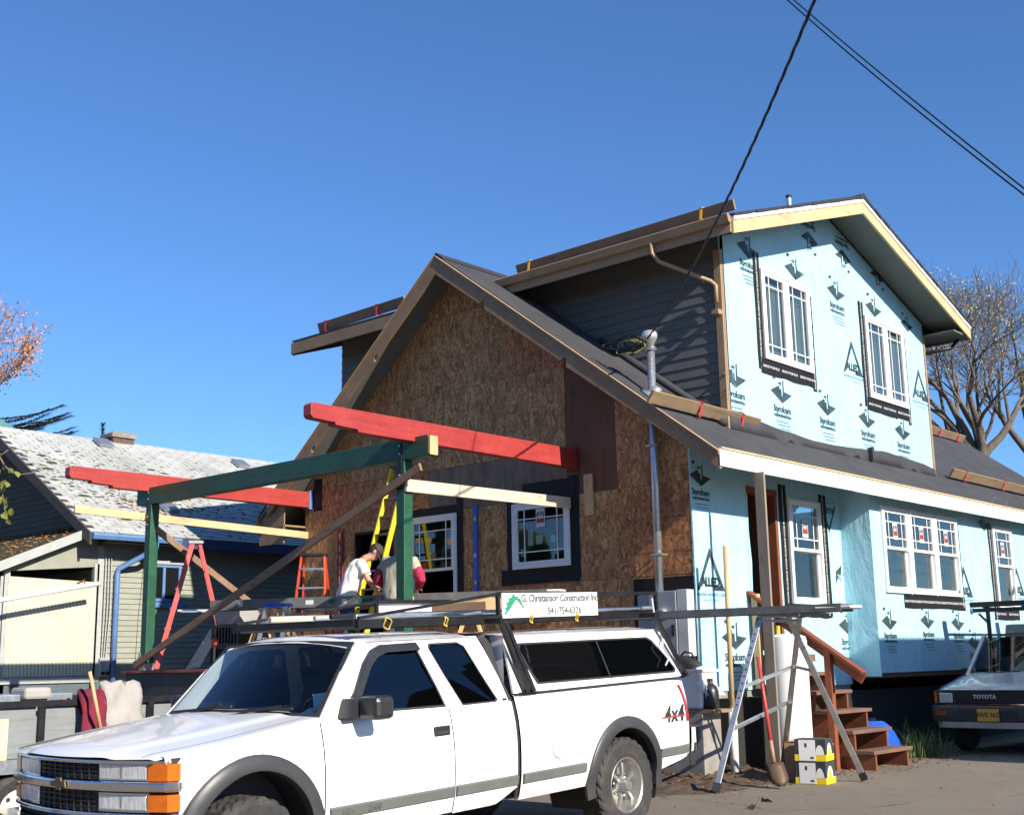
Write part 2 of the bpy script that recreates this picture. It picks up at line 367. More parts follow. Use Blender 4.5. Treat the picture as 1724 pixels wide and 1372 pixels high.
# ================================================================== GROUND AND SETTING
def gz(x, y):
    d = max(0, -4.6-y); z = -.036*min(d, 9)
    return z
t = NT('worn_asphalt').set(.9); vec = t.mapping()
n0 = t.noise(vec, .35, 6, .6); n1 = t.noise(vec, 2.2, 6, .65); n2 = t.noise(vec, 70, 3, .6)
c = t.ramp(n1, [(.3, (.145, .115, .082)), (.7, (.215, .178, .135))]); c = t.mix(.35, c, t.ramp(n0, [(.35, (.12, .097, .07)), (.65, (.24, .2, .15))])); c = t.mix(.5, c, t.ramp(n2, [(.3, (.07, .06, .05)), (.5, (.165, .138, .108)), (.72, (.31, .27, .22))]))
wv = t.node('ShaderNodeVectorMath'); wv.operation = 'MULTIPLY_ADD'; nn = t.node('ShaderNodeTexNoise'); nn.inputs['Scale'].default_value = 1.2; nn.inputs['Detail'].default_value = 5; t.ln(vec, nn.inputs['Vector']); t.ln(nn.outputs['Color'], wv.inputs[0]); wv.inputs[1].default_value = (.9, .9, 0); t.ln(vec, wv.inputs[2])
ck = t.vor(wv.outputs[0], .17, 'DISTANCE_TO_EDGE'); cf = t.ramp(ck, [(.0008, (1, 1, 1)), (.0035, (0, 0, 0))]); cf = t.math('MULTIPLY', cf, t.ramp(t.noise(vec, .5, 3), [(.45, (.1, .1, .1)), (.6, (.9, .9, .9))])); c = t.mix(cf, c, (.045, .038, .03))
st_ = t.ramp(t.noise(vec, .9, 7, .75, 1.2), [(.55, (0, 0, 0)), (.72, (1, 1, 1))]); c = t.mix(t.math('MULTIPLY', st_, .35), c, (.085, .068, .05))
t.color(c); b = t.bump(n2, .5, .006); M['asphalt'] = t.m
xs = [-700, -300, -120, -60, -30]+[i*1.0 for i in range(-24, 20)]+[25, 40, 80, 200, 700]
ys = [-700, -300, -120, -60, -30, -20, -16, -14, -13.6]+[-13+i*.7 for i in range(0, 44)]+[20, 30, 60, 150, 400, 700]
g = mb().grid(lambda x, y: (x, y, gz(x, y)+(.012*noise.noise(V(x*.5, y*.5, 0)) if abs(x) < 20 and -12 < y < 15 else 0)), xs, ys)
props(g.build('ground', M['asphalt'], smooth=True), kind='structure')
M['hill'] = plain('distant_wooded_hill', (.055, .075, .035), .95, var=.4, scale=.06)
def hill(a0, a1, r, h0, nm):
    g = mb(); n = 60; rows = []
    for i in range(n+1):
        a = R(a0+(a1-a0)*i/n); env = math.sin(math.pi*i/n)**.35; h = env*(h0*(.75+.5*noise.noise(V(math.cos(a)*3, math.sin(a)*3, 1)))+5*noise.noise(V(a*25, 3, 1)))
        rows.append([V(math.cos(a)*q, math.sin(a)*q, z) for q, z in ((r, -2), (r+30, h*.7), (r+80, h), (r+160, -2))])
    g.loft(rows, False, False); return props(g.build(nm, M['hill'], smooth=True), kind='structure')
hill(150, 345, 330, 34, 'hill'); hill(60, 150, 420, 15, 'hill')
# packed soil and rubble along the house foundation
M['soil'] = plain('damp_brown_soil', (.075, .05, .032), .95, var=.45, scale=4, bump=.9, bscale=26)
def soil_z(x, y):
    e = min(1, max(0, (x+1.2)/.5))*min(1, max(0, (1.5-x)/.7))*min(1, max(0, (y+2.6)/.8))*min(1, max(0, (.5-y)/.3)); e = max(0, e*(.7+.6*noise.noise(V(x*1.5, y*1.5, 0))))
    return -.01+e*(.075+.07*noise.noise(V(x*3, y*3, 2))+.06*noise.noise(V(x*9, y*9, 5))+.03*noise.noise(V(x*22, y*22, 1)))
g = mb().grid(lambda x, y: (x, y, soil_z(x, y)), [-1.2+i*.035 for i in range(78)], [-2.6+i*.035 for i in range(90)])
props(g.build('bare_soil', M['soil'], smooth=True), kind='structure')
# litter of dry leaves (uncountable) plus the two big leaves lying alone on the asphalt
def leaf(g, p, s, yaw, tilt):
    a = V(math.cos(yaw), math.sin(yaw), 0); b = V(-math.sin(yaw), math.cos(yaw), tilt); p = Vector(p)
    pr = ((-.5, 0), (-.2, .32), (.05, .2), (.2, .38), (.5, 0), (.2, -.35), (0, -.2), (-.25, -.3)); n = len(g.v)
    for x, y in pr: g.v.append(p+a*(x*s)+b*(y*s)+UZ*(abs(y)*s*.35+.004))
    g.v.append(p+UZ*.004)
    for i in range(8): g.face([n+8, n+i, n+(i+1) % 8])
rnd = random.Random(3); g = mb()
for k in range(2600):
    if k < 900: x, y = rnd.gauss(.9, .5), rnd.gauss(4.2, .8)
    elif k < 1500: x, y = rnd.uniform(-.6, 1.6), rnd.gauss(-.6, .8)
    elif k < 2100: x, y = rnd.gauss(1.0, .45), rnd.uniform(.2, 3.4)
    else: x, y = rnd.uniform(-1, 8), rnd.uniform(-8, 3)
    s = rnd.uniform(.02, .055) if k < 2100 else rnd.uniform(.015, .04)
    if x < .55 and y > 4: x = .55+rnd.random()*.5
    if x < .05 and y > -.05: x = .1+rnd.random()*.3
    leaf(g, (x, y, gz(x, y)+max(0, soil_z(x, y) if -1.2 < x < 1.5 and -2.6 < y < .5 else 0)+.003), s, rnd.uniform(0, 6.3), rnd.uniform(-.5, .5))
props(g.build('leaf_litter', M['leafbrown']), 'dry brown leaf litter scattered over soil and driveway', 'leaf litter', kind='stuff')
for (px, py, s, lb) in ((1262, 1362, .17, 'large curled orange-brown leaf lying on open driveway'), (1291, 1349, .13, 'small dark brown leaf lying on driveway near paint boxes')):
    g = mb(); p = onp(px, py, 2, gz(2, -2)+.004); leaf(g, p, s, .3+px, .5); o = recentre(g.build('fallen_leaf', M['leafbrown'])); props(o, lb, 'leaf')
# ================================================================== HOUSE UNDER CONSTRUCTION
RX, RZ, SR, SL = -4.2, 7.63, .745, .83          # ridge position, height, right / left pitch
XL = -7.95                                       # left wall
OV = .5                                          # front overhang
YB = 15.5
def ztop(x): return RZ-SR*(x-RX) if x >= RX else RZ-SL*(RX-x)
house = thing('house_under_construction', 'half-built two-storey house with strand-board front gable and pale blue foam side', 'house', (0, 0, 0))
# --- foundation
g = mb(); g.box((XL+.05, .02, -.3), (-.02, .2, 1.02)); g.box((-.2, .2, -.3), (-.02, 4.05, 1.0)); g.box((-.2, 4.05, -.3), (.28, 4.2, .5))
g.build('foundation', M['concrete'], house)
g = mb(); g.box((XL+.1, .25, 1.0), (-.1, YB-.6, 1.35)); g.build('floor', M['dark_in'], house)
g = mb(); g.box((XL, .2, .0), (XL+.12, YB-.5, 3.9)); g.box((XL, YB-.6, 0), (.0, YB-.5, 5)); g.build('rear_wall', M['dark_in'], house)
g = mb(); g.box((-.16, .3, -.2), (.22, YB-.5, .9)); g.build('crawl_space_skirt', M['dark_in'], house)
# --- front wall of strand-board panels
fw = mb().box((XL, .0, 1.0), (XL+.09, .09, 4.3)).build('front_wall', M['grey_z'], house)
WIN1 = (-5.32, 2.12, -4.28, 3.66); WIN2 = (-3.13, 2.72, -2.05, 3.67); FDOOR = (-6.6, 1.35, -5.75, 3.5)
def gable_clip(p, off=.13):
    p = clip(p, -SR, -1, RZ-off+SR*RX); return clip(p, SL, -1, RZ-off-SL*RX) if p else []
cols_osb = [-7.9, -6.92, -5.7, -4.9, -3.7, -2.09]
rows = [(1.0, 2.49), (2.49, 3.705), (3.705, 4.375), (4.375, 5.6), (5.6, 6.82), (6.82, 7.6)]
gap = .005
def panel(x0, z0, x1, z1, mat, nm='osb_panel', t=.013):
    ps = gable_clip(rect(x0+gap/2, z0+gap/2, x1-gap/2, z1-gap/2))
    if not ps: return
    ps = [ps]
    for r in (WIN1, WIN2, FDOOR): ps = minus(ps, r)
    if not ps: return
    g = mb(); t += random.uniform(0, .004)
    for p in ps: g.prism(p, (0, 0, 0), UX, UZ, -UY, t)
    g.build(nm, mat, fw)
for ri, (z0, z1) in enumerate(rows):
    off = (0, .42, 0, .3, .5, .1)[ri]
    if ri == 2:
        panel(-7.55, z0, -4.9, z1, M['osb_red']); panel(-4.9, z0, -2.09, z1, M['osb_grey'], 'plywood_strip', .010); continue
    cs = [XL]+[c+off for c in cols_osb[1:-1] if c+off > XL+.3 and c+off < -2.4]+[-2.09]
    if ri in (0, 1): cs += [-1.2, 0]
    for a, b in zip(cs, cs[1:]): panel(a, z0, b, z1, M['osb_red'] if (ri*3+int(a*7)) % 5 == 0 else M['osb'])
for z0, z1 in ((3.705, 5.7),): panel(-2.09, z0, -1.2, z1, M['ply_dark'], 'plywood_panel', .009)
for z0, z1 in ((3.705, 4.93), (4.93, 5.2)): panel(-1.2, z0, 0, z1, M['osb'])
panel(XL, 3.705, -7.55, 4.05, M['osb'])
g = mb().box((-7.72, -.016, 4.0), (-7.5, 0, 4.55)); g.build('tar_paper_patch', M['tape'], fw)
# dark nail lines on the near panels
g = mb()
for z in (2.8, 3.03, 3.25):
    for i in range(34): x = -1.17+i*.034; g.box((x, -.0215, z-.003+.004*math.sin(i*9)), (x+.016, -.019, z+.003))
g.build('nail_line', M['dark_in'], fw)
# --- openings in the front wall
def wbox(g, o, u, v, n, x0, y0, x1, y1, d0, d1): g.obox(o+u*x0+v*y0+n*d0, u*(x1-x0), v*(y1-y0), n*(d1-d0))
def ringf(g, o, u, v, n, x0, y0, x1, y1, b, d0, d1):
    wbox(g, o, u, v, n, x0, y0, x0+b, y1, d0, d1); wbox(g, o, u, v, n, x1-b, y0, x1, y1, d0, d1)
    wbox(g, o, u, v, n, x0+b, y0, x1-b, y0+b, d0, d1); wbox(g, o, u, v, n, x0+b, y1-b, x1-b, y1, d0, d1)
def window(par, o, u, v, w_, h_, kind, sticker=True):
    o, u, v = Vector(o), Vector(u), Vector(v); n = u.cross(v); f = .055
    g = mb(); ringf(g, o, u, v, n, 0, 0, w_, h_, f, -.06, .035); ringf(g, o, u, v, n, f*.45, f*.45, w_-f*.45, h_-f*.45, .02, .035, .047)
    if kind == 'casement': wbox(g, o, u, v, n, w_/2-.045, f, w_/2+.045, h_-f, -.06, .032)
    win = g.build('window', M['vinyl'], par, bevel=.003)
    def sash(x0, y0, x1, y1, d, muntin=True, s=.045, pane=True):
        g = mb(); ringf(g, o, u, v, n, x0, y0, x1, y1, s, d-.03, d+.012); so = g.build('sash', M['vinyl'], win, bevel=.003)
        if pane: g = mb(); wbox(g, o, u, v, n, x0+s*.5, y0+s*.5, x1-s*.5, y1-s*.5, d-.018, d-.012); g.build('pane', M['glass'], win)
        if muntin:
            mw = .016; e = .13 if (x1-x0) > .6 else .1
            for q in (x0+s+e, x1-s-e):
                g = mb(); wbox(g, o, u, v, n, q-mw/2, y0+s, q+mw/2, y1-s, d-.011, d-.004); g.build('muntin', M['vinyl'], win)
            for q in (y0+s+e*1.05, y1-s-e*1.05):
                g = mb(); wbox(g, o, u, v, n, x0+s, q-mw/2, x1-s, q+mw/2, d-.0115, d-.0035); g.build('muntin', M['vinyl'], win)
    if kind == 'casement':
        sash(f, f, w_/2-.045, h_-f, .02); sash(w_/2+.045, f, w_-f, h_-f, .02)
    elif kind == 'hung':
        sash(f, h_*.5, w_-f, h_-f, .02); sash(f, f, w_-f, h_*.5+.03, -.025, False)
    elif kind == 'fixed': sash(f, f, w_-f, h_-f, .02)
    elif kind == 'open':
        sash(f, h_*.44, w_-f, h_-f, .02)
    if sticker:
        c = o+u*(w_*.5)+v*(h_*(.72 if kind == 'hung' else .75)); g = mb(); sw, sh = .085, .13
        g.obox(c-u*sw-v*sh+n*.012, u*(2*sw), v*(2*sh), n*.001); g.build('paper_label', M['print_w'], win)
        g = mb(); g.flat([(-sw*.85, -sh*.55), (sw*.85, -sh*.55), (sw*.85, sh*.35), (sw*.2, -sh*.1), (0, sh*.1), (-sw*.25, -sh*.1), (-sw*.85, sh*.35)], c+n*.0145, u, v); g.build('label_print', M['red_beam'], win)
        g = mb(); g.mesh(text_mesh('AW', .09, bold=.003), frm(c+v*.055+n*.0145, u, v)); g.build('label_lettering', M['print'], win)
    return win
def jag(x0, y0, x1, y1, n=7, a=.012):
    "strip with uneven long edges"
    r = random.Random(x0*31+y1*7); L = []; H = []
    if (y1-y0) > (x1-x0):
        for i in range(n+1):
            y = y0+(y1-y0)*i/n; L.append((x0+r.uniform(-a, a), y)); H.append((x1+r.uniform(-a, a)*.3, y))
    else:
        for i in range(n+1):
            x = x0+(x1-x0)*i/n; L.append((x, y0+r.uniform(-a, a))); H.append((x, y1+r.uniform(-a, a)*.3))
        return L+H[::-1]
    return [(x, y) for x, y in L][::-1]+H if False else L+H[::-1]
def tape(par, o, u, v, strips, txt=True, lift=.004):
    o, u, v = Vector(o), Vector(u), Vector(v); n = u.cross(v)
    for k, (x0, y0, x1, y1) in enumerate(strips):
        p = jag(x0, y0, x1, y1)
        area = sum(p[i-1][0]*p[i][1]-p[i][0]*p[i-1][1] for i in range(len(p)))
        if area < 0: p = p[::-1]
        tp = mb().prism(p, o+n*(.001+.0015*k), u, v, n, lift).build('flashing_tape', M['tape'], par)
        if txt:
            g = mb(); L = (y1-y0) if (y1-y0) > (x1-x0) else (x1-x0); q = max(1, int(L/.42)); me = text_mesh('GRACE VYCOR PLUS', .05, bold=.0012)
            for i in range(q):
                tt = (i+.5)/q
                if (y1-y0) > (x1-x0): g.mesh(me, frm(o+u*((x0+x1)/2)+v*(y0+(y1-y0)*tt)+n*(lift+.003+.0015*k), v, -u))
                else: g.mesh(me, frm(o+u*(x0+(x1-x0)*tt)+v*((y0+y1)/2)+n*(lift+.003+.0015*k), u, v))
            g.build('tape_lettering', M['print_w'], tp)
FO = V(0, -.019, 0)
window(house, FO+V(WIN1[0], 0, WIN1[1]), UX, UZ, WIN1[2]-WIN1[0], WIN1[3]-WIN1[1], 'open', False)
window(house, FO+V(WIN2[0], 0, WIN2[1]), UX, UZ, WIN2[2]-WIN2[0], WIN2[3]-WIN2[1], 'fixed')
tape(house, FO, UX, UZ, [(WIN1[2]+.0, 1.9, WIN1[2]+.13, 3.95), (WIN1[0]-.1, WIN1[3], WIN1[2]+.1, WIN1[3]+.13)], False)
tape(house, FO, UX, UZ, [(WIN2[2], 2.55, WIN2[2]+.17, 3.98), (WIN2[0]-.12, 2.62, WIN2[0], 3.75), (WIN2[0]-.24, 2.5, WIN2[2]+.15, WIN2[1]), (WIN2[0]+.2, WIN2[3], WIN2[2]+.1, WIN2[3]+.28)], False)
g = mb()
for x, z, a, b in ((-2.86, 3.05, .1, .22), (-2.7, 3.06, .12, .13), (-2.42, 3.07, .08, .1), (-3.0, 2.9, .1, .11)): g.box((x, -.006, z), (x+a, -.005, z+b))
g.build('paper_notice', M['print_w'], fw)
g = mb(); g.box((FDOOR[0]-.04, -.03, FDOOR[1]), (FDOOR[0], .1, FDOOR[3]+.04)); g.box((FDOOR[2], -.03, FDOOR[1]), (FDOOR[2]+.04, .1, FDOOR[3]+.04)); g.box((FDOOR[0], -.03, FDOOR[3]), (FDOOR[2], .1, FDOOR[3]+.04)); g.build('door_frame', M['tape'], fw)
# --- blue foam side wall
sw = mb().box((-.1, .0, .95), (-.03, .1, 4.3)).build('side_wall', M['grey_z'], house)
SDOOR = (1.33, 1.5, 2.12, 3.7); WINS = (2.42, 2.15, 3.38, 3.67)
for k, (y0, y1) in enumerate(((-.02, 1.31), (1.31, 2.6), (2.6, 4.08))):
    ps = [rect(y0, .99, y1, 4.45)]
    for r in (SDOOR, WINS): ps = minus(ps, r)
    g = mb()
    for p in ps: g.prism(p, (-.025, 0, 0), UY, UZ, UX, .025+.0015*k)
    g.build('foam_sheet', M['foam'], sw)
g = mb(); pl = [(SDOOR[0]-.02, 1.75), (SDOOR[0]+.09, 1.72), (SDOOR[0]+.07, 1.95), (SDOOR[0]+.03, 2.3), (SDOOR[0]+.05, 2.7), (SDOOR[0]+.01, 3.1), (SDOOR[0]+.02, 3.6), (SDOOR[0]-.02, 3.68)]
g.prism(pl, (.004, 0, 0), UY, UZ, UX, .003); g.build('torn_film_edge', M['foam'], sw)
g = mb(); g.box((-.14, SDOOR[0], 3.66), (.02, SDOOR[2]+.02, 3.74)); g.box((-.14, SDOOR[2]-.05, 1.5), (.012, SDOOR[2]+.02, 3.66)); g.box((-.14, SDOOR[0]-.03, 1.5), (-.03, SDOOR[0]+.02, 3.66)); g.build('door_frame', M['redwood_z'], sw)
g = mb(); g.box((-.9, SDOOR[2]+.02, 1.35), (-.2, SDOOR[2]+.05, 4)); g.box((-1.6, .6, 1.35), (-1.5, 2.6, 4)); g.build('interior_partition', M['ply_dark'], sw)
# bay bump-out
XB = .5; bay = mb().box((.3, 4.2, 1.1), (.4, 4.3, 3.7)).build('bay', M['grey_z'], house)
g = mb().prism(rect(.001, 1.1, XB-.001, 4.0), (0, 4.051, 0), UX, UZ, -UY, .02); g.build('foam_sheet', M['foam'], bay)
BW = [(4.38, 2.34, 5.3, 3.67), (5.33, 2.34, 6.27, 3.67), (6.3, 2.34, 7.22, 3.67), (8.8, 2.2, 9.7, 3.65)]
for k, (y0, y1) in enumerate(((4.033, 7.6), (7.6, 12.2), (12.2, YB-.5))):
    ps = [rect(y0, 1.15, y1, 4.0)]
    for r in BW: ps = minus(ps, r)
    g = mb()
    for p in ps: g.prism(p, (XB-.02, 0, 0), UY, UZ, UX, .02+.0015*k)
    g.build('foam_sheet', M['foam'], bay)
g = mb().box((-.05, 4.06, 1.08), (XB-.021, YB-.5, 1.14)); g.build('bay_floor', M['ply_dark'], bay)
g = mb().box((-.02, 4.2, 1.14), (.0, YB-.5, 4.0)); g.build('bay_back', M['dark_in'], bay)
for i, (a, b, c_, d_) in enumerate(BW): window(house, V(XB+.006, a, b), UY, UZ, c_-a, d_-b, 'hung')
tape(house, (XB+.004, 0, 0), UY, UZ, [(5.0, 2.12, 7.35, 2.33), (7.235, 2.15, 7.33, 3.6)], True)
tape(house, (XB+.004, 0, 0), UY, UZ, [(8.64, 2.0, 8.79, 3.7), (8.62, 1.98, 9.8, 2.19)], True)
window(house, V(.006, WINS[0], WINS[1]), UY, UZ, WINS[2]-WINS[0], WINS[3]-WINS[1], 'hung')
tape(house, (.006, 0, 0), UY, UZ, [(2.2, 1.98, 2.41, 3.85), (3.39, 2.0, 3.6, 3.8), (2.25, 1.96, 3.58, 2.14)], True)
# --- upper storey
UYF, UYB, UXL = 1.0, 7.75, -8.2; UE = 7.08; UP = .335; URY = 4.36; UOV = .6
up = mb().box((-.12, UYF+.1, 4.6), (-.03, UYB-.1, 6.9)).build('upper_wall', M['grey_z'], house)
UW = [(2.05, 5.68, 3.49, 7.06), (5.39, 5.59, 6.85, 7.0)]
def ugab(p): p = clip(p, UP, -1, UE+.22-UP*UYF); return clip(p, -UP, -1, UE+.22+UP*UYB) if p else []
for k, (y0, y1) in enumerate(((UYF, 4.2), (4.2, UYB))):
    ps = [ugab(rect(y0, 4.35, y1, 9))]
    for r in UW: ps = minus(ps, r)
    g = mb()
    for p in ps: g.prism(p, (-.025, 0, 0), UY, UZ, UX, .025+.0015*k)
    g.build('foam_sheet', M['foam'], up)
for (a, b, c_, d_) in UW:
    window(house, V(.006, a, b), UY, UZ, c_-a, d_-b, 'casement', False)
    tape(house, (.005, 0, 0), UY, UZ, [(a-.17, b-.17, a, d_+.22), (c_, b-.27, c_+.1, d_-.12), (a-.1, b-.22, c_+.08, b)], True)
g = mb().box((UXL, UYF+.2, 4.5), (UXL+.1, UYB, 7.1)); g.box((UXL, UYB-.1, 4.5), (0, UYB, 7.1)); g.build('upper_rear_wall', M['siding'], up)
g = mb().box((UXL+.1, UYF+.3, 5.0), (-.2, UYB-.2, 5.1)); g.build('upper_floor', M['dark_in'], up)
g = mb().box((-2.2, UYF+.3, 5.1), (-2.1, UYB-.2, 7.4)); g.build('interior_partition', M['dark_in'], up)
# lap siding on the front of the upper storey
sd_ = mb().box((UXL, UYF+.001, 4.3), (-.0, UYF+.08, 7.37)).build('siding_wall', M['siding'], house)
z = 4.42
while z < 7.2:
    h = .15; zl = z
    for (xa, xb) in ((max(RX+(RZ-z)/SR-.15, -4.2), -.09), (UXL, min(RX-(RZ-z)/SL+.15, -4.2))):
        if xb-xa < .1: continue
        g = mb(); n0 = len(g.v); y0, y1 = UYF-.022, UYF-.006
        for x in (xa, xb): g.v += [V(x, y0, z), V(x, UYF, z), V(x, UYF, z+h+.012), V(x, y1, z+h+.012)]
        for q in ((0, 3, 2, 1), (4, 5, 6, 7), (0, 4, 7, 3), (1, 2, 6, 5), (0, 1, 5, 4), (3, 7, 6, 2)): g.face([n0+i for i in q])
        g.build('siding_board', M['siding'], sd_)
    z += h
g = mb().box((-.1, UYF-.04, 4.3), (.014, UYF-.001, 7.1)); g.build('corner_board', M['trim_tan'], house, bevel=.004)
g = mb().box((.003, UYF-.001, 4.4), (.016, UYF+.03, 7.1)); g.build('corner_board', M['trim_tan'], house)
g = mb().box((.003, UYB-.03, 4.3), (.018, UYB+.03, 7.1)); g.build('corner_board', M['trim_tan'], house)
# --- main roof: deck slabs, felt strips, rake boards, soffits, fascia
def slope_pt(x, y, off=0): return V(x, y, ztop(x)+off)
def slope_slab(g, x0, x1, y0, y1, o0, o1):
    b = len(g.v)
    for o_ in (o0, o1):
        for (x, y) in ((x0, y0), (x1, y0), (x1, y1), (x0, y1)): g.v.append(slope_pt(x, y, o_))
    for q in ((3, 2, 1, 0), (4, 5, 6, 7), (0, 1, 5, 4), (1, 2, 6, 5), (2, 3, 7, 6), (3, 0, 4, 7)): g.face([b+i for i in q])
XE, XEL = .76, -8.65
roof = mb(); slope_slab(roof, RX, XE, -OV, YB, -.10, -.02); roof = roof.build('roof', M['soffit'], house)
g = mb(); slope_slab(g, XEL, RX, -OV, YB, -.10, -.02); g.build('roof_deck', M['soffit'], roof)
xs_ = [RX]
while xs_[-1] < XE-.05: xs_.append(min(xs_[-1]+.74, XE+.02))
for i in range(len(xs_)-1):
    for (a, b_) in ((-OV-.015, 6.3+.3*(i % 3)), (6.3+.3*(i % 3), YB+.02)):
        g = mb(); n = 26; L = []
        x0, x1 = xs_[i]-.05, xs_[i+1]; k = len(xs_)-i
        slope_slab(g, max(x0, RX), x1, a, b_, -.018, .004*k+.001); g.build('felt_strip', M['felt'], roof)
for i in range(5):
    g = mb(); x1 = RX-.9*i; slope_slab(g, max(x1-.95, XEL-.02), x1, -OV-.015, YB+.02, -.018, .004*(5-i)+.002); g.build('felt_strip', M['felt'], roof)
g = mb()
for s_ in (1, -1):
    pr = [V(RX, 0, .055), V(RX+s_*.14, 0, ztop(RX+s_*.14)-RZ+.05)]
    n0 = len(g.v)
    for y in (-OV-.02, 1.7): g.v += [V(RX, y, RZ+.062), V(RX+s_*.15, y, ztop(RX+s_*.15)+.055), V(RX+s_*.15, y, ztop(RX+s_*.15)+.045), V(RX, y, RZ+.05)]
    for q in ((0, 1, 5, 4), (1, 2, 6, 5), (2, 3, 7, 6), (0, 3, 2, 1), (4, 5, 6, 7)): g.face([n0+j for j in q])
g.build('ridge_cap', M['shingle_dark'], roof)
# felt flap turned up against the upper wall, and the roll of felt left in the valley
g = mb(); pts = []
for i in range(30):
    y = UYF+i*(UYB-UYF)/29; h = .16+.05*math.sin(y*1.3)+.03*noise.noise(V(y*2, 0, 0)); pts.append((y, h))
g.loft([[V(.022+.01*math.sin(y*3), y, ztop(.02)+.0), V(.017, y, ztop(.02)+.02+h), V(.021, y, ztop(.02)+.02+h), V(.03, y, ztop(.02))] for y, h in pts], True)
g.build('felt_upstand', M['felt'], roof, smooth=True)
g = mb(); P = [slope_pt(x, UYF-.13, .07) for x in (-2.1, -1.5, -.95, -.3, .02)]; g.tube(P, [.055, .06, .062, .06, .058], 10); g.build('felt_roll', M['felt'], roof, smooth=True)
# rake boards with notches
def rake(side):
    g = mb(); d = .27
    if side > 0:
        xa, xb = RX, XE+.02; nt = [-3.22, -1.68]; f = lambda x: ztop(x)
        top = [(xa, f(xa)+.01), (xb, f(xb)+.01)]; bot = [(xb, f(xb)-d+.05)]
        for q in nt[::-1]: bot += [(q+.06, f(q+.06)-d-.03), (q+.055, f(q)-d+.075), (q-.05, f(q)-d+.04)]
        bot += [(xa, f(xa)-d-.02)]
    else:
        xa, xb = RX, XEL+.3; f = lambda x: ztop(x); top = [(xa, f(xa)-d-.02)]
        for q in (-5.55, -7.1): top += [(q+.03, f(q+.03)-d), (q, f(q)-d+.06), (q-.05, f(q-.05)-d+.055), (q-.06, f(q-.06)-d)]
        top += [(xb, f(xb)-d)]; bot = [(xb, f(xb)+.01), (xa, f(xa)+.01)]
    poly = (top+bot); a = sum(poly[i-1][0]*poly[i][1]-poly[i][0]*poly[i-1][1] for i in range(len(poly)))
    if a < 0: poly = poly[::-1]
    g.prism(poly, (0, -OV, 0), UX, UZ, -UY, .04); g.build('rake_board', M['rake'], house)
    g = mb(); xs2 = (RX, XE+.02) if side > 0 else (XEL+.3, RX)
    p = [(xs2[0], f(xs2[0])-.045), (xs2[1], f(xs2[1])-.045), (xs2[1], f(xs2[1])+.0), (xs2[0], f(xs2[0])+.0)]
    g.prism(p, (0, -OV-.04, 0), UX, UZ, -UY, .016); g.build('rake_trim', M['rake'] if side > 0 else M['rake'], house)
    g = mb(); p = [(xs2[0], f(xs2[0])+.001), (xs2[1], f(xs2[1])+.001), (xs2[1], f(xs2[1])+.012), (xs2[0], f(xs2[0])+.012)]
    g.prism(p, (0, -OV-.03, 0), UX, UZ, -UY, .03); g.build('deck_edge', M['pine_x'], house)
rake(1); rake(-1)
for (x0, x1) in ((RX, XE-.03), (XEL+.3, RX)):
    g = mb(); slope_slab(g, x0, x1, -OV+.001, -.02, -.135, -.101); g.build('rake_soffit', M['soffit'], house)
# eave fascia (white, right side) and the dim left eave
g = mb().box((XE, -OV-.04, 3.735), (XE+.035, 3.05, 3.95)); g.build('eave_fascia', M['white'], house, bevel=.004)
g = mb().box((XE+.001, 3.052, 3.73), (XE+.036, YB, 3.945)); g.build('eave_fascia', M['white'], house, bevel=.004)
g = mb().box((XE-.01, -OV-.02, 3.952), (XE+.05, YB, 3.975)); g.build('deck_edge', M['pine_y'], house)
g = mb().box((XEL, -OV-.03, ztop(XEL)-.3), (XEL+.04, YB, ztop(XEL))); g.box((XEL+.04, -OV+.02, ztop(XEL)-.2), (XL, YB-.2, ztop(XEL)-.17)); g.build('eave_fascia', M['rake'], house)
g = mb().prism([(XEL+.02, ztop(XEL)-.05), (XEL+.02, 3.45), (XL+.0, 3.45), (XL+.0, ztop(XL)-.12)], (0, -OV+.03, 0), UX, UZ, UY, .02); g.build('eave_return', M['rake'], house)
# --- upper roof
UXR = .6; EY0 = UYF-.65; EY1 = UYB+.65
def uz(y): return 7.28+UP*(y-EY0) if y <= URY else 7.28+UP*(2*URY-EY0-y)
uroof = mb()
def uslab(g, y0, y1, x0, x1, o0, o1):
    b = len(g.v)
    for o_ in (o0, o1):
        for (x, y) in ((x0, y0), (x1, y0), (x1, y1), (x0, y1)): g.v.append(V(x, y, uz(y)+o_))
    for q in ((3, 2, 1, 0), (4, 5, 6, 7), (0, 1, 5, 4), (1, 2, 6, 5), (2, 3, 7, 6), (3, 0, 4, 7)): g.face([b+i for i in q])
uslab(uroof, EY0, URY, UXL-.62, UXR, -.12, -.015); uroof = uroof.build('upper_roof', M['soffit'], house)
g = mb(); uslab(g, URY, EY1, UXL-.62, UXR, -.12, -.015); g.build('roof_deck', M['soffit'], uroof)
rs = random.Random(5)
for s_ in (0, 1):
    for i in range(28):
        y0 = EY0-.02+i*.15; y1 = y0+.2
        if s_: y0, y1 = 2*URY-y1, 2*URY-y0
        y0c, y1c = (y0, min(y1, URY)) if not s_ else (max(y0, URY), y1)
        if y1c-y0c < .03: continue
        g = mb(); uslab(g, y0c, y1c, UXL-.64, UXR+.068+rs.uniform(-.008, .008), -.011, .022+.0008*i+rs.uniform(0, .004)); g.build('shingle_course', M['shingle_dark'], uroof)
g = mb(); n0 = len(g.v)
for x in (UXL-.64, UXR+.07): g.v += [V(x, URY-.16, uz(URY)+.0), V(x, URY, uz(URY)+.075), V(x, URY+.16, uz(URY)+.0)]
g.face([0, 1, 4, 3]); g.face([1, 2, 5, 4]); g.face([0, 2, 1]); g.face([3, 4, 5]); g.build('ridge_cap', M['shingle_dark'], uroof)
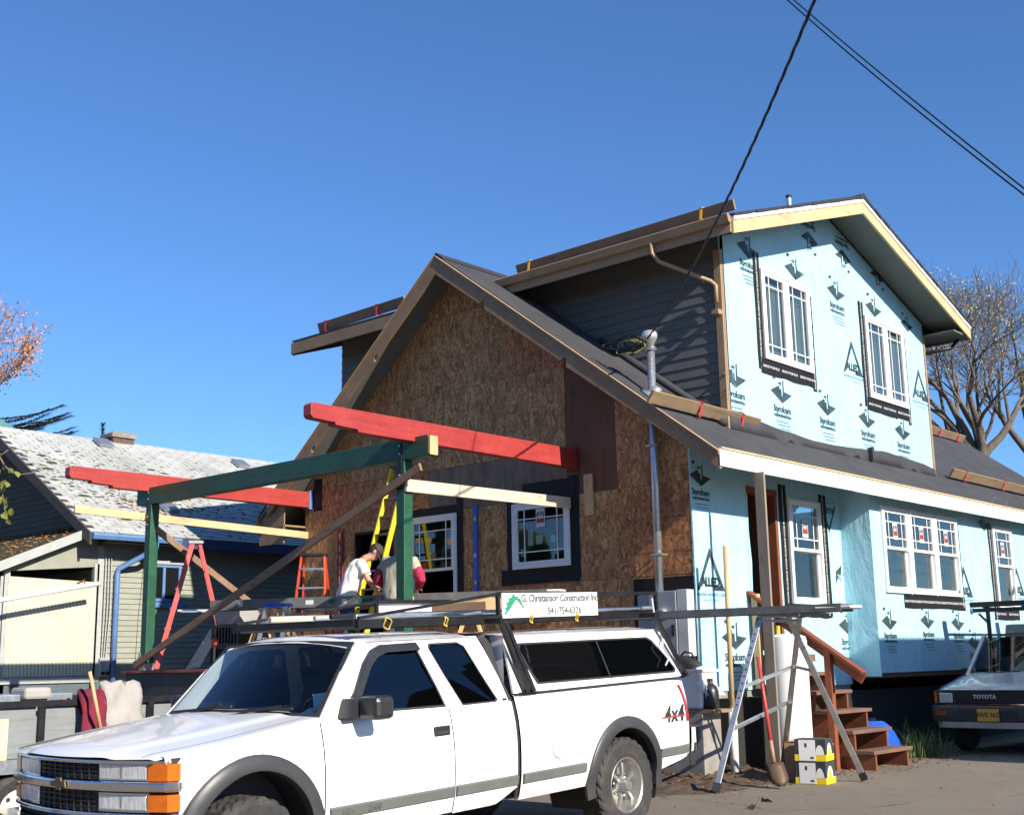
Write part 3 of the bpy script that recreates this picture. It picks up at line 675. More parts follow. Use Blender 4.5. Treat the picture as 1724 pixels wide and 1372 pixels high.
def urake(x, nm, mat, d0, d1, t):
    for (ya, yb) in ((EY0, URY), (URY, EY1)):
        g = mb().prism([(ya, uz(ya)+d0), (yb, uz(yb)+d0), (yb, uz(yb)+d1), (ya, uz(ya)+d1)], (x, 0, 0), UY, UZ, UX, t); g.build(nm, mat, house)
urake(UXR, 'rake_board', M['pine_y'], -.26, -.075, .035); urake(UXR+.0, 'rake_trim', M['white'], -.074, -.012, .05)
urake(UXL-.66, 'rake_board', M['rake'], -.26, -.02, .035)
for (ya, yb) in ((EY0+.02, URY), (URY, EY1-.02)):
    g = mb(); uslab(g, ya, yb, .02, UXR-.002, -.16, -.121); g.build('rake_soffit', M['soffit'], house)
for (xa, xb, mt) in ((-3.75, UXR, 'trim_tan'), (UXL-.66, -4.6, 'rake')):
    g = mb().box((xa, EY0-.03, 7.04), (xb, EY0, 7.25)); g.build('eave_fascia', M[mt], house, bevel=.003)
g = mb().box((UXL-.6, UYB, 7.06), (UXR-.01, EY1, 7.09)); g.box((UXL-.6, EY1, 7.02), (UXR, EY1+.03, 7.26)); g.build('eave_soffit', M['soffit'], house)
# gutter (K profile) along the front eave with a kinked downspout
prof = [(-.031, 7.25), (-.125, 7.285), (-.135, 7.27), (-.12, 7.225), (-.095, 7.165), (-.031, 7.16)]
g = mb(); g.prism([(y, z) for y, z in prof], (-3.72, EY0, 0), UY, UZ, UX, 3.72+UXR+.02); g.build('gutter', M['trim_tan'], house)
g = mb(); g.tube([(-.66, EY0-.085, 7.17), (-.66, EY0-.085, 7.02), (-.6, EY0+.0, 6.9), (-.1, UYF-.12, 6.62), (-.045, UYF-.09, 6.55), (-.045, UYF-.09, 6.3)], .032, 8); g.build('downspout', M['trim_tan'], house, smooth=True)
g = mb(); g.box((-.1, UYF-.15, 6.13), (.01, UYF-.04, 6.19)); g.tube([(-.045, UYF-.085, 6.12), (-.045, UYF-.085, 6.2)], .05, 8); g.build('downspout_strap', M['trim_tan'], house)
g = mb(); g.tube([(UXR-.2, EY1+.06, 7.1), (.3, EY1-.1, 6.9), (.04, UYB+.04, 6.75)], .035, 8); g.build('downspout', M['steel_black'], house, smooth=True)
# vent pipe, turned-up felt nib
g = mb(); g.tube([(-.64, 4.3, 8.45), (-.64, 4.3, 8.95)], .045, 12); g.build('vent_pipe', M['galv'], house, smooth=False); g = mb(); g.tube([(-.64, 4.3, 8.95), (-.64, 4.3, 9.0)], .05, 12); g.build('vent_cap', M['black_rubber'], house)
g = mb().box((.03, 5.15, ztop(.03)+.03), (.1, 5.22, ztop(.03)+.24)); g.build('felt_upstand', M['felt'], roof)
# --- printed marks on the foam: building-board logo and a triangle logo
def logo_mesh(full=True, flip=False):
    g = mb(); Z = V(0, 0, 0)
    g.mi = 0
    g.flat([(-.3, -.02), (-.06, .1), (-.045, .03), (.0, .045), (.005, -.08), (.04, -.09), (.045, .12), (.07, .115), (.075, .0), (.3, -.03), (.02, -.21)], Z, UX, UY)
    g.flat([(.045, .12), (.045, .2), (.065, .21), (.075, .2), (.07, .115)], Z, UX, UY)
    g.flat([(-.12, .125), (-.03, .165), (.015, .15), (-.005, .105), (-.06, .135)], Z, UX, UY)
    g.flat([(-.235, .22), (-.17, .265), (-.12, .23), (-.185, .185)], Z, UX, UY)
    for q in g.v: q.x *= 1.22
    if full:
        g.mesh(text_mesh('Styrofoam', .165, spacing=.86, bold=.003), Matrix.Translation((0, -.33, 0)))
        g.mesh(text_mesh('WEATHERMATE Plus', .068, spacing=.92, bold=.0025), Matrix.Translation((0, -.45, 0)))
        g.mi = 1
        for i in range(3): g.flat(rect(-.22+.05*i, -.56-.06*i, .2+.03*i, -.545-.06*i), Z, UX, UY)
    return g
def tri_mesh():
    g = mb(); Z = V(0, 0, 0); g.mi = 0
    A, B, C = (-.4, -.24), (.4, -.24), (0, .44); a, b, c = (-.25, -.165), (.27, -.165), (0, .3)
    g.flat([A, (-.33, -.24), c, (.0, .44)][:4], Z, UX, UY); g.flat([c, b, (.4, -.24), C], Z, UX, UY); g.flat([(.08, -.24), (.4, -.24), (.27, -.165), (.1, -.165)], Z, UX, UY)
    g.mesh(text_mesh('ALLiED', .2, spacing=.82, bold=.008), Matrix.Translation((-.01, -.115, .0)))
    g.mi = 1; g.mesh(text_mesh('BUILDING PRODUCTS CORP', .062, bold=.001), Matrix.Translation((.0, -.31, 0))); g.mesh(text_mesh('www.alliedbuilding.com', .05), Matrix.Translation((0, -.39, 0)))
    return g
t = NT('faded_foam_print').set(.5); fm_ = t.ramp(t.noise(t.mapping(rnd=6), 4, 5, .7), [(.35, (.018, .028, .03)), (.62, (.05, .085, .1)), (.8, (.2, .33, .38))]); t.color(fm_); M['foam_print'] = t.m
LG = logo_mesh(); LH = logo_mesh(False); TR = tri_mesh()
def mark(src, px, py, X, rot=0, sc=1.0, ax=0, nm='printed_logo'):
    p = onp(px, py, ax, X); u = UY if ax == 0 else UX; n = u.cross(UZ)
    u2 = u*math.cos(rot)+UZ*math.sin(rot); v2 = n.cross(u2); Mx = frm(p+n*.0065, u2, v2) @ Matrix.Scale(sc, 4)
    g = MB(); g.v = [Mx @ q for q in src.v]; g.f = src.f; g.m = src.m; return g.build(nm, [M['foam_print'], M['print_soft']], house)
for (x, y) in ((1337, 453), (1407, 489), (1470, 517), (1315, 659), (1391, 681), (1459, 703), (1519, 724), (1258, 416), (1236, 632)): mark(LG, x, y, 0, 0, .84)
for (x, y) in ((1362, 407), (1419, 437), (1477, 468)): mark(LG, x, y, 0, math.pi, .78)
mark(LH, 1526, 545, 0, 0, .7)
for (x, y) in ((1435, 610), (1548, 655)): mark(TR, x, y, 0, 0, .84)
mark(TR, 1196, 968, 0, 0, .82); mark(LG, 1236, 1070, 0, 0, .85); mark(LG, 1178, 800, 0, 0, .7); mark(TR, 1394, 867, 0, math.pi, .62); mark(LG, 1427, 1050, 0, 0, .82); mark(LH, 1412, 968, 0, -2.2, .5)
for (x, y) in ((1497, 1043), (1561, 1042), (1612, 1046)): mark(LG, x, y, XB, 0, .72)
mark(TR, 1624, 986, XB, 0, .78); mark(TR, 1713, 985, XB, 0, .78); mark(LH, 1655, 880, XB, 0, .7); mark(LG, 1640, 1078, XB, 0, .72)
g = mb(); q = onp(1635, 1028, 0, XB); g.lathe([(.0, 0), (.055, .002), (.05, .03), (.0, .035)], q+UX*.004, UX, 14); g.build('hose_bib_cover', M['bluepaint'], house)
# ================================================================== PORCH
PF = 1.4
porch = thing('porch_platform', 'dark coated porch base with thin red cap board in front of house', 'porch', (-4.8, -1.7, 0))
g = mb(); g.box((XL+.05, -3.38, -.1), (-1.65, -3.24, PF-.05)); g.box((XL+.05, -3.24, -.1), (XL+.2, -.0, PF-.05)); g.box((-1.8, -3.24, -.1), (-1.65, 0, PF-.05)); g.build('porch_wall', M['porch_dark'], porch)
g = mb().box((XL+.2, -3.23, PF-.12), (-1.81, -.03, PF-.01)); g.build('porch_floor', M['concrete'], porch)
g = mb().box((XL-.02, -3.42, PF-.05), (-1.6, -3.235, PF-.012)); g.build('cap_board', plain('red_cap_paint', (.3, .05, .03), .6, var=.3, dirt=((.4, .25, .15), .4)), porch)
def post(x0, lb):
    t_ = thing('porch_post', lb, 'post', (x0+.07, -3.13, PF))
    g = mb().box((x0, -3.2, PF+.09), (x0+.145, -3.055, 3.868)); g.build('shaft', M['green'], t_, bevel=.006)
    g = mb(); g.box((x0-.006, -3.206, PF-.01), (x0+.151, -3.049, PF+.09)); g.box((x0-.008, -3.208, PF+.09), (x0+.02, -3.199, PF+.25)); g.build('post_base', M['galv'], t_)
    for (ya, yb, dd) in ((-3.2, -3.2, -1), ):
        g = mb().box((x0+.045, -3.209, 3.5), (x0+.1, -3.2005, 4.09)); st = g.build('steel_strap', M['steel_black'], t_)
        for z_ in (3.56, 3.68, 3.95, 4.05):
            g = mb(); g.lathe([(0, 0), (.016, .0), (.016, .008), (.009, .014), (0, .015)], (x0+.072, -3.209, z_), -UY, 8); g.build('bolt_head', M['galv'], st)
    return t_
post(-7.83, 'dark green square porch post beside red step ladder'); post(-2.21, 'dark green square porch post between the two workers and windows')
# green header beam: chamfered ends, raw end grain
tg = thing('porch_beam', 'long dark green header beam resting on two porch posts', 'beam', (-4.9, -3.13, 3.87))
def chamfer_beam(g, o, u, v, n, L, H, T, c=.03, notch=0):
    poly = [(c, 0), (L-c, 0), (L, c), (L, H-c), (L-c, H), (c, H), (0, H-c), (0, c)]
    g.prism(poly, o, u, v, n, T)
g = mb(); chamfer_beam(g, (-8.1, -3.06, 3.87), UX, UZ, -UY, 6.46, .262, .14); g.build('beam', M['green_x'], tg, bevel=.008)
g = mb().prism([(-3.19, 3.885), (-3.07, 3.885), (-3.062, 3.9), (-3.062, 4.1), (-3.07, 4.117), (-3.19, 4.117), (-3.198, 4.1), (-3.198, 3.9)], (-1.64, 0, 0), UY, UZ, UX, .028); g.build('raw_beam_end', M['pine_z'], tg)
def redbeam(xr, y0, lb):
    t_ = thing('porch_rafter_beam', lb, 'beam', (xr-.07, -2.4, 4.07))
    poly = [(y0+.03, 4.335), (y0, 4.305), (y0, 4.185), (y0+.035, 4.155), (y0+.36, 4.145), (y0+.365, 4.115), (y0+.7, 4.105), (y0+.71, 4.072), (-.03, 4.066), (-.03, 4.335)]
    g = mb().prism([(a, b) for a, b in poly][::-1], (xr-.14, 0, 0), UY, UZ, UX, .14); g.build('beam', M['red_beam'], t_, bevel=.006)
    g = mb().box((xr-.16, -.09, 4.04), (xr+.012, -.022, 4.36)); g.build('steel_hanger', M['red_dark'] if xr > -5 else M['bluepaint'], t_)
redbeam(-1.87, -4.82, 'bright red notched porch beam running to wall above square front window')
redbeam(-7.76, -4.52, 'bright red notched porch beam over the left green post by neighbouring roof')
# temporary boards and braces
def board(nm, lb, p, q, w_, h_, side, mat, cat='board', bev=.003):
    g = mb().bar(p, q, w_, h_, side); o = recentre(g.build(nm, mat, bevel=bev)); return props(o, lb, cat)
board('tie_board', 'raw yellow pine board nailed level behind left green post', (-7.86, -4.36, 3.72), (-7.86, -.03, 3.6), .04, .115, UX, M['pine_y'])
board('tie_board', 'pale weathered board from right green post to the house wall', (-2.04, -3.2, 3.55), (-2.04, -.03, 3.59), .04, .155, UX, M['pale_y'])
board('nailer_block', 'short upright wood block on wall at end of pale board', (-1.68, -.045, 3.38), (-1.68, -.045, 3.96), .15, .035, UX, M['pine_z'])
board('diagonal_brace', 'long brown diagonal brace across porch front between green posts', (-7.92, -3.232, 1.46), (-1.74, -3.232, 3.74), .10, .04, UZ, M['brace'])
board('diagonal_brace', 'brown diagonal brace sloping back from left green post to porch floor', (-7.7, -3.1, 3.5), (-7.7, -.15, 1.72), .04, .1, UX, M['brace'])
board('loose_board', 'pale plywood offcut leaning on porch floor near red ladder', (-6.9, -2.9, PF), (-7.02, -2.4, 2.0), .3, .02, UX, M['pale_y'])
board('loose_board', 'dark plank leaning on porch floor behind red ladder', (-7.35, -2.7, PF), (-6.95, -2.2, 2.15), .22, .03, UX, M['ply_dark'])
# ladders -----------------------------------------------------------
def stepladder(lb, loc, yaw, h, mat, capmat, stepmat, spread=None, wb=.52, wt=.3, nm='step_ladder', steps=None):
    t_ = thing(nm, lb, 'ladder', loc, yaw); d = spread or h*.30; n = steps or int(h/.3)
    for s_ in (-1, 1):
        g = mb().bar((s_*wb/2, -d*.55, 0), (s_*wt/2, -.06, h-.03), .028, .075, UX); g.build('front_rail', mat, t_, local=True, bevel=.003)
        g = mb().bar((s_*wb*.46, d*.55, 0), (s_*wt*.46, .05, h-.05), .026, .05, UX); g.build('rear_rail', mat, t_, local=True, bevel=.003)
        g = mb().bar((s_*wb*.36, -d*.26, h*.45), (s_*wb*.33, d*.27, h*.45), .012, .025, UX); g.build('spreader', M['alu'], t_, local=True)
    for i in range(1, n+1):
        f = i*.295/h
        if f > .93: break
        ww = (wb+(wt-wb)*f)-.03; y = -d*.55+(d*.55-.06)*f
        g = mb().box((-ww/2, y-.045, f*h-.014), (ww/2, y+.045, f*h+.014)); g.build('step', stepmat, t_, local=True)
        if i % 2: y2 = d*.55+(.05-d*.55)*f; g = mb().box((-ww*.45, y2-.012, f*h-.012), (ww*.45, y2+.012, f*h+.012)); g.build('rear_rung', M['alu'], t_, local=True)
    g = mb().box((-wt/2-.03, -.12, h-.045), (wt/2+.03, .1, h)); g.build('top_cap', capmat, t_, local=True, bevel=.01)
    return t_
stepladder('faded red fibreglass step ladder with grey cap beside left green post', (-7.32, -2.62, PF), R(-32), 1.9, M['red_ladder'], M['grey_plastic'], M['alu'], .95)
stepladder('bright orange step ladder with black cap against strand-board wall', (-6.3, -1.15, PF), R(38), 1.72, M['orange'], M['black_plastic'], M['alu'], .7, .6, .36)
t_ = thing('leaning_ladder', 'tall yellow ladder leaning on strand-board wall behind right green post', 'ladder', (-5.7, -.9, PF))
la, lb_ = V(-5.85, -.92, PF), V(-5.66, -.07, 4.52); ldx = V(.37, -.02, 0)
for q in (0, 1): g = mb().bar(la+ldx*q, lb_+ldx*q, .035, .085, ldx); g.build('rail', M['yellow'], t_, bevel=.004)
for i in range(1, 11): c_ = la.lerp(lb_, i*.092); g = mb().bar(c_, c_+ldx, .075, .028, V(0, 1, 0)); g.build('rung', M['alu_dull'], t_)
for q in (0, 1): g = mb().bar(la+ldx*q-UZ*.0, la+ldx*q+(lb_-la)*.02, .06, .1, ldx); g.build('foot', M['black_rubber'], t_)
g = mb().bar(lb_-V(.03, 0, 0), lb_+ldx+V(.03, 0, 0), .1, .05, UY); g.build('top_cap', M['black_plastic'], t_)
stepladder('small aluminium step ladder with blue cap low on porch', (-4.9, -2.9, PF), R(20), .85, M['alu'], M['blue'], M['alu'], .5, .42, .3)
# spirit levels
t_ = thing('spirit_level', 'dark red spirit level standing upright against strand-board wall', 'level', (-6.98, -.06, 2.2)); g = mb().box((-7.05, -.05, 1.85), (-6.92, -.025, 3.65)); g.build('body', M['red_dark'], t_, bevel=.004)
g = mb(); r_ = random.Random(2)
for i in range(9): g.box((-6.995, -.0515, 2.0+i*.18), (-6.98, -.0505, 2.08+i*.18+r_.uniform(0, .06)))
g.build('scale_print', M['print_w'], t_)
t_ = thing('spirit_level', 'blue spirit level standing upright between the two front windows', 'level', (-3.86, -.06, 2.2)); g = mb().box((-3.91, -.055, 2.2), (-3.83, -.025, 3.72)); g.build('body', M['blue'], t_, bevel=.004)
for z_ in (2.55, 2.95, 3.5): g = mb().box((-3.89, -.057, z_), (-3.85, -.0555, z_+.06)); g.build('vial', M['yellow'] if z_ != 2.95 else M['print_w'], t_)
# aluminium walk plank with stickers
pa, pb = V(-6.2, -3.0, 2.34), V(-1.75, -.85, 2.34); pd = (pb-pa).normalized(); ps_ = pd.cross(UZ)
t_ = thing('walk_plank', 'long dull aluminium walk plank set level across the porch', 'plank', tuple((pa+pb)/2-UZ*.9), None)
for s_ in (-1, 1): g = mb().bar(pa+ps_*(s_*.17)-UZ*.07, pb+ps_*(s_*.17)-UZ*.07, .02, .14, ps_); g.build('side_rail', M['alu_dull'], t_)
g = mb().bar(pa-UZ*.02, pb-UZ*.02, .33, .025, ps_); g.build('deck', M['alu_dull'], t_)
me_ = None
for i, (f, w_, c_) in enumerate(((.09, .07, 'print_w'), (.3, .12, 'print_w'), (.37, .09, 'green'), (.41, .07, 'print_w'), (.46, .22, 'green'), (.53, .08, 'print_w'), (.57, .14, 'grey_plastic'), (.61, .07, 'print_w'), (.9, .08, 'print_w'))):
    p = pa+(pb-pa)*f+ps_*.1805-UZ*.1; g = mb().obox(p, pd*w_, UZ*.06, ps_*.001); g.build('sticker', M[c_], t_)
g = mb(); g.tube([pb+ps_*.17-UZ*.02, pb+pd*.16+ps_*.15-UZ*.02, pb+pd*.2-UZ*.02, pb+pd*.16-ps_*.15-UZ*.02, pb-ps_*.17-UZ*.02], .016, 8); g.build('end_handle', M['print_w'], t_)
# saw horses carrying the plank, bins
def sawhorse(lb, c, yaw, h, mat):
    t_ = thing('saw_horse', lb, 'saw horse', c, yaw)
    g = mb().box((-.5, -.045, h-.09), (.5, .045, h)); g.build('top_rail', mat, t_, local=True)
    for a in (-1, 1):
        for b in (-1, 1): g = mb().bar((a*.42, b*.03, h-.08), (a*.5, b*.28, 0), .09, .03, UX); g.build('leg', mat, t_, local=True)
sawhorse('wooden saw horse under left half of aluminium plank', (-5.3, -2.6, PF), R(116), .80, M['pine_x']); sawhorse('wooden saw horse under right half of aluminium plank', (-2.6, -1.3, PF), R(116), .80, M['pine_x'])
t_ = thing('tool_bin', 'light grey plastic tool bin with ribbed rim on stacked crates on porch', 'bin', (-6.5, -2.35, PF))
g = mb(); b0 = V(-6.85, -2.6, PF+.62)
g.loft([[b0+V(x, y, z) for x, y in ((.03*k, .03*k), (.66-.03*k, .03*k), (.66-.03*k, .4-.03*k), (.03*k, .4-.03*k))] for k, z in ((1, 0), (0, .22))]); g.build('body', M['grey_plastic'], t_, bevel=.01)
g = mb().box(b0+V(-.02, -.02, .222), b0+V(.68, .42, .26)); g.build('lid', M['grey_plastic'], t_, bevel=.01)
for i in range(2):
    c_ = thing('plastic_crate', ('black slotted crate directly under the grey tool bin', 'black slotted crate lowest on the porch floor under grey bin')[i], 'crate', (-6.52, -2.4, PF+.308*(1-i)))
    z0 = PF+.31*(1-i)
    for (x0, y0, x1, y1) in ((-6.86, -2.62, -6.84, -2.2), (-6.2, -2.62, -6.18, -2.2), (-6.84, -2.62, -6.2, -2.6), (-6.84, -2.22, -6.2, -2.2)):
        if x1-x0 > .3:
            for k in range(9): xx = x0+.02+k*(x1-x0-.04)/8; g = mb().box((xx-.014, y0, z0+.04), (xx+.014, y1, z0+.27)); g.build('slat', M['black_plastic'], c_)
            g = mb(); g.box((x0, y0, z0), (x1, y1, z0+.04)); g.build('rim', M['black_plastic'], c_); g = mb(); g.box((x0, y0, z0+.27), (x1, y1, z0+.305)); g.build('rim', M['black_plastic'], c_)
        else: g = mb().box((x0, y0, z0), (x1, y1, z0+.3)); g.build('end_panel', M['black_plastic'], c_)
t_ = thing('work_light', 'small red and black work light standing on porch floor', 'lamp', (-6.15, -3.05, PF)); g = mb(); g.lathe([(.06, 0), (.07, .02), (.02, .05), (.02, .3), (.05, .33)], (-6.15, -3.05, PF), UZ, 12); g.build('stand', M['black_plastic'], t_); g = mb(); g.ell((-6.15, -3.05, PF+.36), UX*.06, UY*.05, UZ*.06); g.build('housing', M['orange'], t_, smooth=True)
# hanging plumb line by the left post
g = mb(); g.tube([(-7.55, -3.3, 3.85), (-7.56, -3.42, 2.2), (-7.56, -3.46, .9)], .004, 5); o = recentre(g.build('plumb_line', M['cable'])); props(o, 'thin black string hanging from green beam past the red cap board', 'string')
# ================================================================== WORKERS
M['skin'] = plain('skin', (.45, .24, .16), .5, var=.12, scale=14); M['hair'] = plain('dark_hair', (.02, .014, .01), .7, var=.3, scale=40)
def ftube(g, pts, rad, side, n=14):
    pts = [Vector(p) for p in pts]; rings = []
    for i, p in enumerate(pts):
        d = (pts[min(i+1, len(pts)-1)]-pts[max(i-1, 0)]).normalized(); s_ = (side-d*side.dot(d)).normalized(); u_ = s_.cross(d)
        a, b = rad[i] if isinstance(rad[i], tuple) else (rad[i], rad[i]); rings.append(g.ring(p, s_*a, u_*b, n))
    g.loft(rings)
def remesh(o, vox, disp=0, ds=9, it=6):
    md = o.modifiers.new('r', 'REMESH'); md.mode = 'VOXEL'; md.voxel_size = vox
    md = o.modifiers.new('s', 'SMOOTH'); md.iterations = it; md.factor = .5
    bake(o); me = o.data
    if disp:
        ns = [v.normal.copy() for v in me.vertices]
        for v, n_ in zip(me.vertices, ns): q = v.co; v.co = q+n_*(disp*(noise.noise(V(q.x*ds*1.6, q.y*ds*1.6, q.z*ds*.45))+.5*noise.noise(V(q.x*ds*2.6, q.y*ds*2.6, q.z*ds))))
    me.polygons.foreach_set('use_smooth', [True]*len(me.polygons)); return o
def hand(g, wrist, d, palmn):
    d = d.normalized(); s_ = d.cross(palmn).normalized(); palmn = s_.cross(d)
    g.obox(wrist-s_*.04-palmn*.014, d*.09, s_*.08, palmn*.028)
    for i, L in enumerate((.068, .078, .072, .055)):
        b = wrist+d*.085+s_*(-.032+.021*i); g.tube([b, b+d*L*.5+palmn*.008, b+d*L*.8+palmn*.03, b+d*L*.85+palmn*.05], [.0095, .009, .0085, .007], 8)
    b = wrist+d*.03-s_*.04; g.tube([b, b-s_*.03+d*.03, b-s_*.03+d*.06+palmn*.02], [.012, .011, .009], 8)
def worker(lb, loc, f, lean, headlean, armR, armL, shirt, sleeve, trous, capmat, longsl=False, sc=1):
    f = Vector(f).normalized(); r_ = f.cross(UZ); t_ = thing('person', lb, 'person', loc); B = Vector(loc)
    P = lambda a, b, c: B+f*a+r_*b+UZ*c
    hip = P(0, 0, .95); ch = P(lean*.45, 0, 1.2); sh = P(lean, 0, 1.40); nk = P(lean+headlean*.35, 0, 1.475); hd = P(lean+headlean, 0, 1.565)
    spine = [P(-.01, 0, .86), hip, P(lean*.2, 0, 1.07), ch, P(lean*.8, 0, 1.34), sh, P(lean+headlean*.2, 0, 1.45)]
    tr = [(.165, .11), (.175, .12), (.165, .115), (.185, .125), (.19, .12), (.15, .095), (.06, .06)]
    shR, shL = sh+r_*.19-UZ*.02, sh-r_*.19-UZ*.02
    g = mb(); ftube(g, spine, tr, r_); g.tube([sh, nk, hd-UZ*.05], [.065, .058, .055], 12)
    # head: skull, jaw, nose, ears
    hu = (hd-nk).normalized(); hf = (f-hu*f.dot(hu)).normalized(); hf = (hf-UZ*.35).normalized()
    g.ell(hd+hu*.02, r_*.076, hf*.095, hu*.105, 16, 12); g.ell(hd+hf*.035-hu*.06, r_*.055, hf*.06, hu*.055, 12, 8); g.ell(hd+hf*.1-hu*.015, r_*.014, hf*.022, hu*.025, 8, 6)
    g.ell(hd+hf*.088-hu*.055, r_*.026, hf*.012, hu*.010, 8, 6); g.ell(hd+hf*.085+hu*.018, r_*.05, hf*.012, hu*.012, 8, 6)
    for s_ in (-1, 1): g.ell(hd+r_*(s_*.079), r_*.01, hf*.02, hu*.033, 8, 6)
    arms = []
    for s_, (el, wr) in ((1, armR), (-1, armL)):
        s0 = shR if s_ > 0 else shL; e = P(*el); w_ = P(*wr); arms.append((s0, e, w_)); g.tube([s0, s0.lerp(e, .5), e, e.lerp(w_, .4), w_], [.055, .047, .04, .04, .027], 10); hand(g, w_, w_-e, (UZ*-1 if abs((w_-e).normalized().z) < .8 else f))
    for s_ in (-1, 1): g.tube([P(0, s_*.09, .93), P(.02, s_*.1, .5), P(-.02, s_*.11, .08)], [.09, .06, .042], 10); g.ell(P(.05, s_*.11, .04), f*.13, r_*.045, UZ*.04, 10, 6)
    body = remesh(g.build('body', M['skin'], t_), .011)
    g = mb(); ftube(g, [spine[0]+UZ*-.02]+spine[1:6]+[P(lean+headlean*.12, 0, 1.435)], [(a+.022, b+.022) for a, b in tr[:6]]+[(.075, .07)], r_)
    for s0, e, w_ in arms: q = s0.lerp(e, .5) if longsl else s0.lerp(e, .62); g.tube([s0-(s0-sh)*.3, s0, s0.lerp(q, .5), q], [.075, .078, .072, .078], 12)
    remesh(g.build('shirt', shirt, t_), .016, .011, 8, 4)
    if longsl:
        for s0, e, w_ in arms: g = mb(); g.tube([s0.lerp(e, .45), s0.lerp(e, .75), e, e.lerp(w_, .5), e.lerp(w_, .92)], [.082, .084, .066, .058, .045], 12); remesh(g.build('sleeve', sleeve, t_), .016, .014, 14, 2)
    g = mb(); ftube(g, [P(0, 0, .8), P(0, 0, .9), P(0, 0, .98)], [(.19, .135), (.185, .13), (.178, .125)], r_)
    for s_ in (-1, 1): g.tube([P(0, s_*.09, .9), P(.03, s_*.1, .5), P(-.01, s_*.11, .1), P(.0, s_*.11, .05)], [.115, .085, .08, .082], 12)
    remesh(g.build('trousers', trous, t_), .018, .012, 7, 3)
    # hair fringe and cap
    g = mb(); g.ell(hd+hu*.012-hf*.012, r_*.081, hf*.096, hu*.085, 16, 10); h_ = g.build('hair', M['hair'], t_, smooth=True)
    g = mb(); cu = (hu+hf*.12).normalized(); cf = (hf-cu*hf.dot(cu)).normalized(); cc = hd+hu*.035
    rings = [[cc+cu*(.1*math.sin(a))+(r_*math.cos(2*math.pi*k/20)*.088+cf*math.sin(2*math.pi*k/20)*.106)*math.cos(a) for k in range(20)] for a in [i*R(88)/7 for i in range(8)]]
    g.loft(rings); cp = g.build('cap', capmat, t_, smooth=True)
    g = mb(); br = []
    for k in range(11):
        a = R(-75+15*k); br.append((math.sin(a)*.085, .095*math.cos(a)))
    top = [cc+r_*x+cf*y for x, y in br]; out = [cc+r_*(x*1.02)+cf*(y+.085*math.cos(R(-75+15*k))**.5)-cu*.022 for k, (x, y) in enumerate(br)]
    g.loft([top, out, [p-cu*.006 for p in out], [p-cu*.006 for p in top]], False, False); g.build('cap_brim', capmat, cp, smooth=True)
    g = mb(); g.lathe([(0, .0), (.009, 0), (.007, .006), (0, .008)], cc+cu*.099, cu, 8); g.build('cap_button', capmat, cp)
    t_.scale = (sc, sc, sc); return t_
sh1 = plain('white_tshirt_cotton', (.72, .7, .67), .85, var=.06, scale=5); sh2 = plain('beige_vest_cloth', (.40, .36, .27), .85, var=.1, scale=5); sl2 = plain('crimson_sleeve_cloth', (.33, .015, .055), .8, var=.2)
jeans = plain('dark_blue_denim', (.03, .04, .075), .85, var=.25, scale=20); cap1 = plain('brown_cap_cloth', (.05, .035, .03), .8, var=.15); cap2 = plain('khaki_cap_cloth', (.22, .2, .15), .8, var=.4, scale=20)
wp = onp(583, 998, 1, -1.15); worker('worker in white t-shirt and brown cap bending over beside yellow ladder', (wp.x, wp.y, PF), (.66, .75, 0), .20, .19, ((.30, .22, 1.16), (.42, .06, 1.02)), ((.34, -.2, 1.14), (.5, -.1, 1.05)), sh1, None, jeans, cap1, False, 1.08)
wp = onp(667, 1000, 1, -2.1); worker('worker in beige vest with crimson sleeves and khaki cap behind green post', (wp.x, wp.y, PF), (-.45, .89, 0), .12, .10, ((.1, .32, 1.12), (.3, .2, 1.02)), ((.1, -.32, 1.12), (.3, -.18, 1.02)), sh2, sl2, jeans, cap2, True, 1.0)
# ================================================================== WHITE PICKUP WITH CANOPY AND RACK
def carpaint(name, c, rough=.28):
    t = NT(name).set(rough, 0, .5, .6); vec = t.mapping(); n1 = t.noise(vec, 1.3, 5, .6); col = t.mix(.5, c, t.ramp(n1, [(.3, tuple(x*.93 for x in c)), (.7, tuple(min(1, x*1.04) for x in c))]))
    # road dirt low on the body
    sp = t.node('ShaderNodeSeparateXYZ'); t.ln(t.tc.outputs['Object'], sp.inputs[0]); mr = t.node('ShaderNodeMapRange'); t.ln(sp.outputs[2], mr.inputs[0]); mr.inputs[1].default_value = .68; mr.inputs[2].default_value = .42; mr.clamp = True
    n2 = t.noise(vec, 9, 6, .7); f = t.math('MULTIPLY', mr.outputs[0], t.ramp(n2, [(.35, (0, 0, 0)), (.7, (1, 1, 1))])); f = t.math('MULTIPLY', f, .75); col = t.mix(f, col, (.33, .25, .17)); t.color(col); t.bump(t.noise(vec, 2.5, 2), .03, .02); return t.m
M['truck_white'] = carpaint('white_car_paint', (.80, .80, .79)); M['chrome'] = plain('chrome', (.75, .76, .78), .09, 1, var=.04, scale=8)
M['flare'] = plain('dark_grey_flare', (.045, .045, .047), .42, var=.12, scale=3); M['mould'] = plain('grey_moulding', (.115, .125, .11), .5, var=.12, scale=3)
M['amber'] = plain('amber_lens', (.58, .13, .006), .18, var=.12, scale=20, coat=.5); M['redlens'] = plain('red_lens', (.42, .012, .015), .18, var=.1, coat=.5); M['lens'] = plain('clear_lamp_lens', (.72, .75, .78), .14, .45, var=.35, scale=11, bump=.5, stretch=(6, 1, 1), bscale=8)
M['tyre'] = plain('tyre_rubber', (.032, .031, .03), .78, var=.3, scale=20, dirt=((.13, .105, .08), .5)); M['rim'] = plain('alloy_rim', (.5, .49, .46), .36, .8, var=.1, scale=12, dirt=((.2, .16, .12), .35))
